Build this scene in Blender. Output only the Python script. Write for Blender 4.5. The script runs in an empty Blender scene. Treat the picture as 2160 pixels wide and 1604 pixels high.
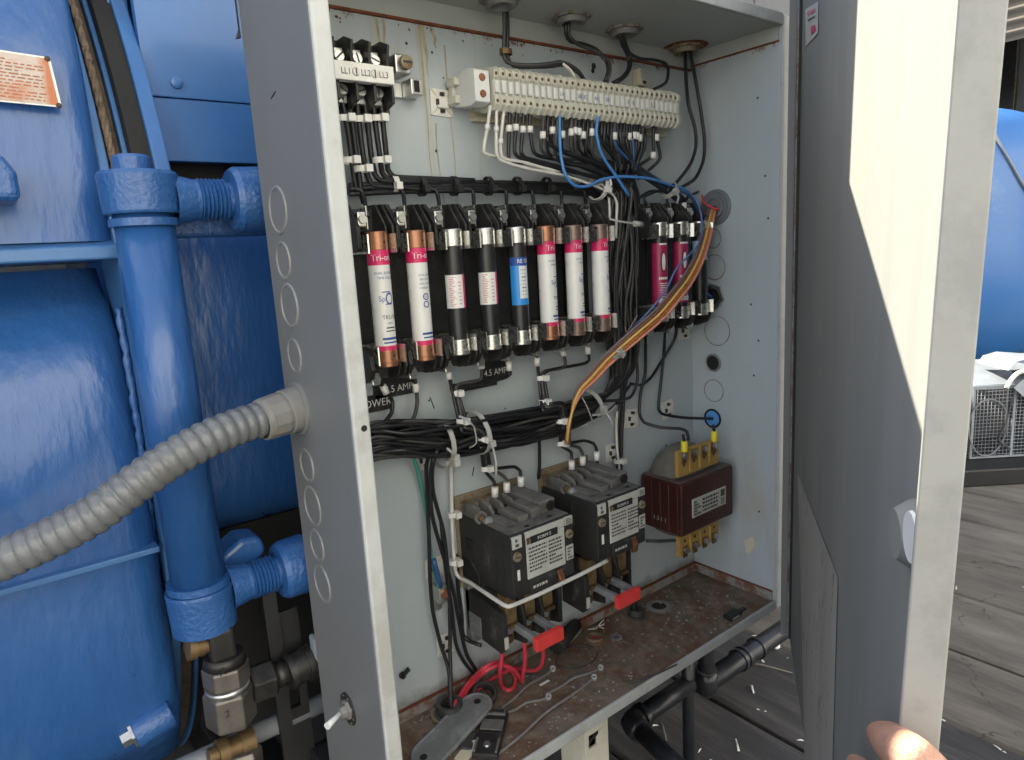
import bpy, bmesh, math, random
from mathutils import Vector, Matrix, noise as mnoise
random.seed(7)
S = bpy.context.scene
COL = S.collection
PI = math.pi

# ------------------------------------------------------------------ camera
CAM = Vector((-0.24403, -0.65156, 0.52139))
RX = Vector((0.78287567, -0.61947351, -0.05795051))
UP = Vector((0.15821576, 0.10813511, 0.98146552))
FW = Vector((0.60172541, 0.77753416, -0.18266682))
FPX = 1456.9
cd = bpy.data.cameras.new('camera')
cam = bpy.data.objects.new('camera', cd)
COL.objects.link(cam)
cd.sensor_fit = 'HORIZONTAL'
cd.sensor_width = 36.0
cd.lens = 36.0 * FPX / 2160.0
cd.clip_start = 0.01
cd.clip_end = 400.0
m = Matrix((RX, UP, -FW)).transposed().to_4x4()
m.translation = CAM
cam.matrix_world = m
S.camera = cam

# ------------------------------------------------------------------ light
SUN = Vector((-0.20, 0.980, 0.994)).normalized()
wd = bpy.data.worlds.new('World')
S.world = wd
wd.use_nodes = True
nt = wd.node_tree
sky = nt.nodes.new('ShaderNodeTexSky')
sky.sky_type = 'NISHITA'
sky.sun_disc = False
sky.sun_elevation = math.asin(SUN.z)
sky.sun_rotation = math.atan2(SUN.x, SUN.y)
sky.altitude = 200
sky.air_density = 1.0
sky.dust_density = 1.5
sky.ozone_density = 0.6
bg = nt.nodes['Background']
bg.inputs['Strength'].default_value = 0.10
hz = nt.nodes.new('ShaderNodeHueSaturation')          # hazy, washed-out sky
hz.inputs['Saturation'].default_value = 0.45
nt.links.new(sky.outputs[0], hz.inputs['Color'])
nt.links.new(hz.outputs[0], bg.inputs['Color'])
sd = bpy.data.lights.new('sun', 'SUN')
sd.energy = 2.9
sd.angle = math.radians(0.5)
sd.color = (1.0, 0.95, 0.78)
sun = bpy.data.objects.new('sun', sd)
sun.rotation_euler = (-SUN).to_track_quat('-Z', 'Y').to_euler()
sun.location = (-4, 3, 4)
COL.objects.link(sun)
S.view_settings.view_transform = 'Standard'
S.view_settings.look = 'None'
S.view_settings.gamma = 1.0
S.view_settings.exposure = 2.5
S.view_settings.use_curve_mapping = False
S.cycles.max_bounces = 8

# ------------------------------------------------------------------ materials
def pm(name, col, rough=0.5, metal=0.0, var=0.12, scale=25.0, bump=0.0, bscale=80.0, dirt=None, dscale=12.0, damt=0.5,
       coat=0.0, stretch=(1, 1, 1), spec=0.5, speck=None, speck_s=160.0, speck_t=0.72, alpha_rough=0.12, dsharp=0.12):
    M = bpy.data.materials.new(name)
    M.use_nodes = True
    t = M.node_tree
    N, L = t.nodes, t.links
    b = N['Principled BSDF']
    b.inputs['Metallic'].default_value = metal
    b.inputs['Coat Weight'].default_value = coat
    b.inputs['Coat Roughness'].default_value = 0.12
    b.inputs['Specular IOR Level'].default_value = spec
    tc = N.new('ShaderNodeTexCoord')
    mp = N.new('ShaderNodeMapping')
    mp.inputs['Scale'].default_value = stretch
    L.new(tc.outputs['Object'], mp.inputs['Vector'])
    vec = mp.outputs['Vector']
    n1 = N.new('ShaderNodeTexNoise')
    n1.inputs['Scale'].default_value = scale
    n1.inputs['Detail'].default_value = 6
    n1.inputs['Roughness'].default_value = 0.65
    L.new(vec, n1.inputs['Vector'])
    r1 = N.new('ShaderNodeMapRange')
    r1.inputs['From Min'].default_value = 0.3
    r1.inputs['From Max'].default_value = 0.7
    r1.inputs['To Min'].default_value = 1 - var
    r1.inputs['To Max'].default_value = 1 + var
    L.new(n1.outputs[0], r1.inputs[0])
    hs = N.new('ShaderNodeHueSaturation')
    hs.inputs['Color'].default_value = (*col, 1)
    L.new(r1.outputs[0], hs.inputs['Value'])
    out = hs.outputs[0]
    def layer(out, col2, sc, lo, amt, vec_in, sharp):
        n = N.new('ShaderNodeTexNoise')
        n.inputs['Scale'].default_value = sc
        n.inputs['Detail'].default_value = 8
        n.inputs['Roughness'].default_value = 0.7
        L.new(vec_in, n.inputs['Vector'])
        r = N.new('ShaderNodeMapRange')
        r.inputs['From Min'].default_value = lo
        r.inputs['From Max'].default_value = lo + sharp
        r.inputs['To Max'].default_value = amt
        L.new(n.outputs[0], r.inputs[0])
        mx = N.new('ShaderNodeMixRGB')
        mx.inputs[2].default_value = (*col2, 1)
        L.new(r.outputs[0], mx.inputs[0])
        L.new(out, mx.inputs[1])
        return mx.outputs[0]
    if dirt:
        out = layer(out, dirt, dscale, 1 - damt, 0.85, vec, dsharp)
    if speck:
        out = layer(out, speck, speck_s, speck_t, 0.9, tc.outputs['Object'], 0.04)
    L.new(out, b.inputs['Base Color'])
    r2 = N.new('ShaderNodeMapRange')
    r2.inputs['To Min'].default_value = max(0.03, rough - alpha_rough)
    r2.inputs['To Max'].default_value = min(1, rough + alpha_rough)
    L.new(n1.outputs[0], r2.inputs[0])
    L.new(r2.outputs[0], b.inputs['Roughness'])
    if bump > 0:
        nb = N.new('ShaderNodeTexNoise')
        nb.inputs['Scale'].default_value = bscale
        nb.inputs['Detail'].default_value = 5
        L.new(vec, nb.inputs['Vector'])
        bp = N.new('ShaderNodeBump')
        bp.inputs['Strength'].default_value = bump
        bp.inputs['Distance'].default_value = 0.004
        L.new(nb.outputs[0], bp.inputs['Height'])
        L.new(bp.outputs[0], b.inputs['Normal'])
    M['out'] = out.node.name
    return M

def add_mask_layer(M, col, axis, at, width, nscale, nstr, stretch=(1, 1, 1), amt=0.9, side=1, nthr=None):
    """a layer of rust / stain that follows an edge: object coordinate `axis` beyond `at` (soft over width), broken by noise"""
    t = M.node_tree
    N, L = t.nodes, t.links
    b = N['Principled BSDF']
    src = b.inputs['Base Color'].links[0].from_socket
    tc = N.new('ShaderNodeTexCoord')
    sp = N.new('ShaderNodeSeparateXYZ')
    L.new(tc.outputs['Object'], sp.inputs[0])
    mp = N.new('ShaderNodeMapping')
    mp.inputs['Scale'].default_value = stretch
    L.new(tc.outputs['Object'], mp.inputs[0])
    n = N.new('ShaderNodeTexNoise')
    n.inputs['Scale'].default_value = nscale
    n.inputs['Detail'].default_value = 7
    n.inputs['Roughness'].default_value = 0.7
    L.new(mp.outputs[0], n.inputs['Vector'])
    a = N.new('ShaderNodeMath')
    a.operation = 'MULTIPLY_ADD'
    L.new(n.outputs[0], a.inputs[0])
    a.inputs[1].default_value = nstr
    a.inputs[2].default_value = -0.5 * nstr
    s = N.new('ShaderNodeMath')
    s.operation = 'ADD'
    L.new(sp.outputs[axis], s.inputs[0])
    L.new(a.outputs[0], s.inputs[1])
    r = N.new('ShaderNodeMapRange')
    L.new(s.outputs[0], r.inputs[0])
    r.inputs['From Min'].default_value = at
    r.inputs['From Max'].default_value = at + side * width
    r.inputs['To Max'].default_value = amt
    f = r.outputs[0]
    if nthr is not None:
        r3 = N.new('ShaderNodeMapRange')
        L.new(n.outputs[0], r3.inputs[0])
        r3.inputs['From Min'].default_value = nthr
        r3.inputs['From Max'].default_value = nthr + 0.1
        mm = N.new('ShaderNodeMath')
        mm.operation = 'MULTIPLY'
        L.new(f, mm.inputs[0])
        L.new(r3.outputs[0], mm.inputs[1])
        f = mm.outputs[0]
    mx = N.new('ShaderNodeMixRGB')
    mx.inputs[2].default_value = (*col, 1)
    L.new(f, mx.inputs[0])
    L.new(src, mx.inputs[1])
    L.new(mx.outputs[0], b.inputs['Base Color'])
    return M

RUST = (0.16, 0.045, 0.014)
M = {}
M['panel'] = pm('grey_panel_paint', (0.445, 0.49, 0.515), 0.42, var=0.06, scale=6, bump=0.04, bscale=120, stretch=(1, 1, .5),
                speck=(0.05, 0.045, 0.04), speck_s=70, speck_t=0.765, dirt=(0.40, 0.395, 0.36), dscale=5, damt=0.42)
add_mask_layer(M['panel'], (0.40, 0.35, 0.21), 2, 0.42, 0.36, 15, 0.2, (2.6, 1, .10), 0.6, 1, 0.55)
add_mask_layer(M['panel'], (0.15, 0.06, 0.025), 2, 0.752, 0.006, 70, 0.03, (1, 1, .6), 0.9, 1, 0.52)
add_mask_layer(M['panel'], (0.07, 0.04, 0.025), 2, 0.03, 0.02, 40, 0.04, (1, 1, 1), 0.8, -1)
M['side'] = pm('grey_side_paint', (0.445, 0.49, 0.515), 0.42, var=0.06, scale=7, bump=0.04, bscale=120, stretch=(1, 1, .4),
               speck=(0.05, 0.045, 0.04), speck_s=60, speck_t=0.755, dirt=(0.41, 0.395, 0.35), dscale=4, damt=0.42)
add_mask_layer(M['side'], RUST, 2, 0.757, 0.004, 60, 0.02, (1, 1, 1), 0.9, 1, 0.5)
M['outer'] = pm('shaded_outer_paint', (0.165, 0.168, 0.168), 0.5, var=0.06, scale=9, bump=0.05, bscale=90, stretch=(1, 1, .5),
                speck=(0.5, 0.5, 0.48), speck_s=85, speck_t=0.745, dirt=(0.175, 0.175, 0.175), dscale=4, damt=0.5)  # darker than the inside grey, carries the outer wall's shade in its colour
M['lip'] = pm('chalky_lip_paint', (0.47, 0.48, 0.465), 0.55, var=0.08, scale=30, bump=0.12, bscale=90,
              speck=(0.08, 0.05, 0.03), speck_s=130, speck_t=0.72, dirt=(0.38, 0.372, 0.35), dscale=14, damt=0.5)
M['ceil'] = pm('cabinet_roof_paint', (0.40, 0.42, 0.40), 0.45, var=0.07, scale=9, bump=0.03, dirt=(0.22, 0.16, 0.11), dscale=9, damt=0.36,
               speck=RUST, speck_s=35, speck_t=0.70)
M['floor'] = pm('rusty_dirty_floor', (0.20, 0.155, 0.115), 0.75, var=0.45, scale=38, bump=0.35, bscale=110, dirt=(0.14, 0.070, 0.036), dscale=18,
                damt=0.54, speck=(0.36, 0.345, 0.31), speck_s=55, speck_t=0.62)
M['rim'] = pm('rust_streaked_rim', (0.30, 0.30, 0.28), 0.6, var=0.15, scale=30, dirt=RUST, dscale=30, damt=0.55, bump=0.2)
M['rustline'] = pm('rust', (0.17, 0.05, 0.018), 0.85, var=0.5, scale=70, bump=0.4, dirt=(0.3, 0.26, 0.2), dscale=40, damt=0.36)
M['door'] = pm('door_grey_paint', (0.245, 0.247, 0.238), 0.75, spec=0.15, var=0.09, scale=14, bump=0.06, bscale=50, stretch=(1, 1, .06),
               speck=(0.08, 0.075, 0.07), speck_s=60, speck_t=0.75, dirt=(0.275, 0.272, 0.25), dscale=9, damt=0.5)
M['doorflange'] = pm('door_edge_paint', (0.31, 0.307, 0.29), 0.5, var=0.1, scale=14, bump=0.08, bscale=60, dirt=(0.24, 0.24, 0.235), dscale=16,
                     damt=0.5, speck=(0.12, 0.12, 0.12), speck_s=90, speck_t=0.74)
def blue(name, col, rough, bump, bscale, stretch=(1, 1, 1)):
    return pm(name, col, rough, var=0.12, scale=10, bump=bump, bscale=bscale, stretch=stretch, coat=0.2,
              dirt=(0.05, 0.12, 0.25), dscale=7, damt=0.45, speck=(0.07, 0.06, 0.06), speck_s=62, speck_t=0.735, dsharp=0.25)
M['blue'] = blue('blue_brushed_enamel', (0.022, 0.090, 0.270), 0.31, 0.55, 75, (1, 1, .32))
M['bluesmooth'] = blue('blue_sheet_enamel', (0.032, 0.118, 0.315), 0.40, 0.06, 40)
M['bluepitted'] = blue('blue_enamel_on_casting', (0.022, 0.090, 0.270), 0.34, 0.4, 240)
M['bluelight'] = blue('blue_enamel_on_flange_edge', (0.045, 0.145, 0.34), 0.45, 0.15, 60)
M['bluefar'] = pm('blue_tank_paint', (0.035, 0.15, 0.42), 0.35, var=0.1, scale=3, bump=0.05, bscale=20, coat=0.3, dirt=(0.13, 0.26, 0.45), dscale=2.5, damt=0.45,
                  speck=(0.3, 0.32, 0.35), speck_s=18, speck_t=0.7)
M['black'] = pm('black_plastic', (0.020, 0.020, 0.020), 0.42, var=0.3, scale=60, bump=0.06, bscale=200, dirt=(0.06, 0.056, 0.05), dscale=40, damt=0.47)
M['blackdusty'] = pm('dusty_black_plastic', (0.022, 0.021, 0.020), 0.65, var=0.35, scale=50, bump=0.15, bscale=200, dirt=(0.10, 0.093, 0.083), dscale=28, damt=0.41)
M['dusttop'] = pm('dust_grey_plastic', (0.145, 0.138, 0.128), 0.75, var=0.22, scale=60, bump=0.2, bscale=180, dirt=(0.06, 0.057, 0.053), dscale=40, damt=0.48)
M['wireblack'] = pm('black_wire_sheath', (0.014, 0.014, 0.016), 0.38, var=0.25, scale=90, dirt=(0.045, 0.043, 0.04), dscale=40, damt=0.42)
M['wiregrey'] = pm('dusty_wire_sheath', (0.055, 0.054, 0.052), 0.5, var=0.25, scale=90)
M['wirewhite'] = pm('white_wire_sheath', (0.62, 0.60, 0.55), 0.45, var=0.1, scale=60, dirt=(0.35, 0.32, 0.27), dscale=40, damt=0.42)
M['wireblue'] = pm('blue_wire_sheath', (0.07, 0.24, 0.58), 0.4, var=0.1, scale=60)
M['wirenavy'] = pm('navy_wire_sheath', (0.03, 0.09, 0.22), 0.4, var=0.1, scale=60)
M['wireslate'] = pm('slate_blue_wire_sheath', (0.10, 0.16, 0.34), 0.45, var=0.1, scale=60)
M['wirered'] = pm('red_wire_sheath', (0.58, 0.045, 0.075), 0.4, var=0.12, scale=60, dirt=(0.35, 0.06, 0.06), dscale=30, damt=0.4)
M['wiregreen'] = pm('green_wire_sheath', (0.06, 0.30, 0.24), 0.45, var=0.1, scale=60)
M['wireyellow'] = pm('yellow_wire_sheath', (0.66, 0.40, 0.11), 0.4, var=0.1, scale=60)
M['wireorange'] = pm('orange_wire_sheath', (0.62, 0.22, 0.06), 0.4, var=0.1, scale=60)
M['wirebrown'] = pm('brown_wire_sheath', (0.17, 0.07, 0.045), 0.4, var=0.1, scale=60)
M['wirepink'] = pm('salmon_wire_sheath', (0.66, 0.27, 0.19), 0.4, var=0.1, scale=60)
M['wiremauve'] = pm('mauve_wire_sheath', (0.17, 0.13, 0.13), 0.45, var=0.1, scale=60)
M['white'] = pm('white_nylon', (0.72, 0.71, 0.67), 0.45, var=0.08, scale=60, dirt=(0.5, 0.47, 0.4), dscale=50, damt=0.4)
M['tieclear'] = pm('clear_nylon', (0.42, 0.41, 0.385), 0.4, var=0.1, scale=60)
M['tiedusty'] = pm('dusty_nylon', (0.21, 0.195, 0.18), 0.55, var=0.15, scale=60)
M['ivory'] = pm('ivory_nylon_pad', (0.62, 0.57, 0.42), 0.5, var=0.1, scale=40, dirt=(0.45, 0.36, 0.2), dscale=40, damt=0.4)
M['strip'] = pm('translucent_terminal_plastic', (0.54, 0.53, 0.46), 0.4, var=0.1, scale=30, dirt=(0.40, 0.33, 0.2), dscale=22, damt=0.42)
M['striptag'] = pm('terminal_tag_plastic', (0.66, 0.67, 0.66), 0.4, var=0.07, scale=40)
M['steel'] = pm('zinc_plated_steel', (0.55, 0.55, 0.53), 0.32, metal=0.9, var=0.15, scale=80, dirt=(0.3, 0.26, 0.2), dscale=60, damt=0.38)
M['tin'] = pm('tin_plated_cap', (0.66, 0.65, 0.60), 0.28, metal=0.9, var=0.12, scale=60)
M['copper'] = pm('tarnished_copper_cap', (0.40, 0.19, 0.11), 0.38, metal=0.8, var=0.18, scale=60, dirt=(0.2, 0.1, 0.07), dscale=50, damt=0.45)
M['copperdark'] = pm('oxidised_copper_cap', (0.25, 0.18, 0.15), 0.45, metal=0.7, var=0.2, scale=60)
M['brass'] = pm('tarnished_brass', (0.16, 0.105, 0.05), 0.5, metal=0.6, var=0.2, scale=60, dirt=(0.12, 0.08, 0.04), dscale=40, damt=0.45)
M['bronze'] = pm('bronze_heater_strip', (0.19, 0.13, 0.06), 0.5, metal=0.4, var=0.25, scale=60, dirt=(0.05, 0.04, 0.025), dscale=50, damt=0.45)
M['rustyplate'] = pm('rusty_plated_steel', (0.30, 0.26, 0.18), 0.6, metal=0.3, var=0.3, scale=60, dirt=(0.15, 0.05, 0.02), dscale=60, damt=0.52, bump=0.2)
M['greyplate'] = pm('grey_galvanised_plate', (0.20, 0.205, 0.21), 0.6, metal=0.2, var=0.2, scale=40, dirt=(0.30, 0.30, 0.30), dscale=25, damt=0.5, bump=0.1)
M['magenta'] = pm('magenta_fuse_print', (0.62, 0.02, 0.12), 0.35, var=0.06, scale=50)
M['wine'] = pm('wine_red_fuse_print', (0.34, 0.02, 0.085), 0.35, var=0.08, scale=50)
M['fusewhite'] = pm('white_fuse_tube', (0.76, 0.75, 0.71), 0.3, var=0.05, scale=50)
M['fuseblack'] = pm('black_fuse_tube', (0.02, 0.02, 0.021), 0.32, var=0.2, scale=40)
M['fuseblue'] = pm('blue_fuse_label', (0.03, 0.26, 0.66), 0.35, var=0.06, scale=50)
M['fusepale'] = pm('pale_blue_fuse_label', (0.38, 0.56, 0.72), 0.35, var=0.06, scale=50)
M['inkblue'] = pm('blue_ink', (0.02, 0.07, 0.30), 0.5, var=0.05)
M['inkblack'] = pm('black_ink', (0.02, 0.02, 0.02), 0.5, var=0.05)
M['inkpink'] = pm('pink_ink', (0.62, 0.16, 0.24), 0.5, var=0.05)
M['inkrust'] = pm('faded_rust_ink', (0.36, 0.13, 0.06), 0.6, var=0.3, scale=60)
M['inkwhite'] = pm('white_ink', (0.78, 0.78, 0.76), 0.5, var=0.05)
M['plate_label'] = pm('printed_metal_label', (0.50, 0.50, 0.45), 0.45, var=0.1, scale=40, dirt=(0.3, 0.28, 0.23), dscale=30, damt=0.4)
M['trafo'] = pm('oxblood_transformer_paint', (0.052, 0.014, 0.011), 0.38, var=0.2, scale=30, bump=0.05, dirt=(0.10, 0.06, 0.045), dscale=18, damt=0.4)
M['trafotop'] = pm('dust_on_transformer', (0.13, 0.10, 0.085), 0.8, var=0.25, scale=40, bump=0.2, dirt=(0.06, 0.03, 0.025), dscale=20, damt=0.45)
M['core'] = pm('dusty_coil_wrap', (0.15, 0.14, 0.115), 0.85, var=0.2, scale=50, bump=0.4, bscale=90)
M['ochre'] = pm('ochre_terminal_board', (0.40, 0.25, 0.07), 0.5, var=0.12, scale=60, dirt=(0.22, 0.13, 0.04), dscale=40, damt=0.4)
M['yellow'] = pm('yellow_lug_sleeve', (0.78, 0.66, 0.04), 0.4, var=0.05)
M['red'] = pm('red_reset_plastic', (0.66, 0.05, 0.045), 0.42, var=0.1, scale=60)
M['capblue'] = pm('blue_hole_plug', (0.10, 0.33, 0.72), 0.4, var=0.05)
M['conduit'] = pm('grey_pvc_conduit', (0.135, 0.142, 0.150), 0.28, var=0.08, scale=30, dirt=(0.115, 0.108, 0.097), dscale=14, damt=0.45)
M['fitting'] = pm('grey_conduit_fitting', (0.20, 0.196, 0.188), 0.42, var=0.1, scale=50, dirt=(0.25, 0.20, 0.145), dscale=30, damt=0.45)
M['rubber'] = pm('black_rubber', (0.02, 0.018, 0.016), 0.7, var=0.3, scale=60)
M['rope'] = pm('frayed_rope_packing', (0.17, 0.125, 0.085), 0.9, var=0.4, scale=140, bump=0.6, bscale=220, dirt=(0.05, 0.04, 0.03), dscale=80, damt=0.45)
M['gasket'] = pm('worn_brown_gasket', (0.085, 0.06, 0.04), 0.9, var=0.4, scale=80, bump=0.5, bscale=150)
M['darkmetal'] = pm('blackened_steel', (0.045, 0.042, 0.04), 0.42, metal=0.6, var=0.3, scale=60, dirt=(0.10, 0.085, 0.07), dscale=50, damt=0.42)
M['hexface'] = pm('worn_steel_hex', (0.17, 0.152, 0.135), 0.42, metal=0.65, var=0.25, scale=60, dirt=(0.08, 0.07, 0.06), dscale=60, damt=0.42)
M['pipegrey'] = pm('grey_painted_pipe', (0.17, 0.18, 0.195), 0.4, var=0.15, scale=30)
M['pipeblack'] = pm('black_painted_pipe', (0.016, 0.017, 0.021), 0.34, var=0.3, scale=40, bump=0.08, bscale=120, dirt=(0.06, 0.057, 0.055), dscale=50, damt=0.40)
M['frame'] = pm('black_frame_paint', (0.014, 0.014, 0.015), 0.5, var=0.3, scale=30, bump=0.1)
M['cream'] = pm('cream_painted_strut', (0.60, 0.57, 0.47), 0.5, var=0.08, scale=40, dirt=(0.4, 0.36, 0.27), dscale=30, damt=0.4)
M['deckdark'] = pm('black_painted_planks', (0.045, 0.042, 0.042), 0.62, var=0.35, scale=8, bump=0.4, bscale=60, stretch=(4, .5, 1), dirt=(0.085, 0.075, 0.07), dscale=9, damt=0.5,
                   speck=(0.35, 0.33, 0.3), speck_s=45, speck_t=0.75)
M['deck'] = pm('weathered_grey_planks', (0.14, 0.122, 0.104), 0.85, var=0.3, scale=7, bump=0.5, bscale=60, stretch=(2.6, .6, 1), dirt=(0.06, 0.052, 0.045), dscale=6, damt=0.53,
               speck=(0.03, 0.026, 0.024), speck_s=22, speck_t=0.69, dsharp=0.25)
M['deck2'] = pm('pale_weathered_planks', (0.165, 0.147, 0.126), 0.85, var=0.3, scale=7, bump=0.5, bscale=60, stretch=(2.6, .6, 1), dirt=(0.075, 0.066, 0.057), dscale=5, damt=0.53,
                speck=(0.03, 0.026, 0.024), speck_s=18, speck_t=0.69, dsharp=0.25)
def add_cracks(M_, col, scale, width, stretch, amt=0.9):
    t = M_.node_tree; N, L = t.nodes, t.links
    b = N['Principled BSDF']
    src = b.inputs['Base Color'].links[0].from_socket
    tc = N.new('ShaderNodeTexCoord')
    mp = N.new('ShaderNodeMapping'); mp.inputs['Scale'].default_value = stretch
    L.new(tc.outputs['Object'], mp.inputs[0])
    n = N.new('ShaderNodeTexNoise'); n.inputs['Scale'].default_value = scale * 2.2; n.inputs['Detail'].default_value = 6
    L.new(mp.outputs[0], n.inputs['Vector'])
    mx = N.new('ShaderNodeMixRGB'); mx.blend_type = 'ADD'; mx.inputs[0].default_value = 0.45
    L.new(mp.outputs[0], mx.inputs[1]); L.new(n.outputs['Color'], mx.inputs[2])
    v = N.new('ShaderNodeTexVoronoi'); v.feature = 'DISTANCE_TO_EDGE'; v.inputs['Scale'].default_value = scale
    L.new(mx.outputs[0], v.inputs['Vector'])
    r = N.new('ShaderNodeMapRange'); r.inputs['From Min'].default_value = width; r.inputs['From Max'].default_value = 0.0
    r.inputs['To Max'].default_value = amt
    L.new(v.outputs['Distance'], r.inputs[0])
    n2 = N.new('ShaderNodeTexNoise'); n2.inputs['Scale'].default_value = scale * 1.3
    L.new(tc.outputs['Object'], n2.inputs['Vector'])
    r2 = N.new('ShaderNodeMapRange'); r2.inputs['From Min'].default_value = 0.48; r2.inputs['From Max'].default_value = 0.56
    L.new(n2.outputs[0], r2.inputs[0])
    mm = N.new('ShaderNodeMath'); mm.operation = 'MULTIPLY'
    L.new(r.outputs[0], mm.inputs[0]); L.new(r2.outputs[0], mm.inputs[1])
    m2 = N.new('ShaderNodeMixRGB'); m2.inputs[2].default_value = (*col, 1)
    L.new(mm.outputs[0], m2.inputs[0]); L.new(src, m2.inputs[1])
    L.new(m2.outputs[0], b.inputs['Base Color'])
for k_ in ('deck', 'deck2'):
    add_cracks(M[k_], (0.03, 0.026, 0.023), 3.2, 0.012, (1.4, .8, 1))
M['yard'] = pm('dusty_yard_ground', (0.36, 0.34, 0.30), 0.9, var=0.2, scale=2, bump=0.3, bscale=12)
M['skin'] = pm('skin', (0.50, 0.28, 0.20), 0.5, var=0.14, scale=90, bump=0.35, bscale=420, dirt=(0.55, 0.22, 0.15), dscale=25, damt=0.45, dsharp=0.3)
M['skin'].node_tree.nodes['Principled BSDF'].inputs['Specular IOR Level'].default_value = 0.25
M['skin'].node_tree.nodes['Principled BSDF'].inputs['Subsurface Weight'].default_value = 0.15
M['skin'].node_tree.nodes['Principled BSDF'].inputs['Subsurface Radius'].default_value = (0.006, 0.002, 0.001)
M['nail'] = pm('fingernail', (0.58, 0.34, 0.27), 0.3, var=0.05)
M['plaque'] = pm('worn_orange_nameplate', (0.50, 0.42, 0.36), 0.5, var=0.1, scale=60, dirt=(0.42, 0.115, 0.025), dscale=16, damt=0.50, stretch=(1, 1, 2.2), dsharp=0.2)
add_mask_layer(M['plaque'], (0.45, 0.12, 0.025), 0, 0.008, 0.006, 60, 0.01, (1, 1, 1), 0.9, 1)
M['paper'] = pm('weathered_wiring_diagram', (0.42, 0.40, 0.37), 0.85, spec=0.15, var=0.14, scale=20, bump=0.12, bscale=60, stretch=(1, 1, .22), dirt=(0.30, 0.285, 0.26), dscale=10, damt=0.5,
                speck=(0.06, 0.028, 0.025), speck_s=40, speck_t=0.73, dsharp=0.22)
add_cracks(M['paper'], (0.04, 0.036, 0.032), 7.0, 0.012, (1, 1, .25))
M['galv'] = pm('galvanised_sheet', (0.25, 0.27, 0.30), 0.5, metal=0.1, var=0.12, scale=14)
M['corrugated'] = pm('tan_corrugated_sheet', (0.115, 0.095, 0.07), 0.6, var=0.15, scale=4)
M['darkwall'] = pm('dark_void_shade', (0.012, 0.011, 0.010), 0.8, var=0.3, scale=3)  # near-black tone stands for shade inside the shed, holes and gaps
M['cabgrey'] = pm('slate_grey_sheet', (0.12, 0.125, 0.14), 0.5, var=0.15, scale=10)
M['render_wall'] = pm('pale_bounce_wall', (0.72, 0.70, 0.66), 0.9, var=0.06, scale=1.5)
M['drip'] = pm('dried_rust_drip', (0.41, 0.375, 0.27), 0.7, var=0.15, scale=90, dirt=(0.32, 0.24, 0.12), dscale=60, damt=0.5, stretch=(1, 1, .3))
M['knockring'] = pm('scuffed_ring_paint', (0.215, 0.212, 0.205), 0.5, var=0.25, scale=60)
M['chalk'] = pm('pale_bright_scrap', (0.75, 0.75, 0.74), 0.6, var=0.05)

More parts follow.
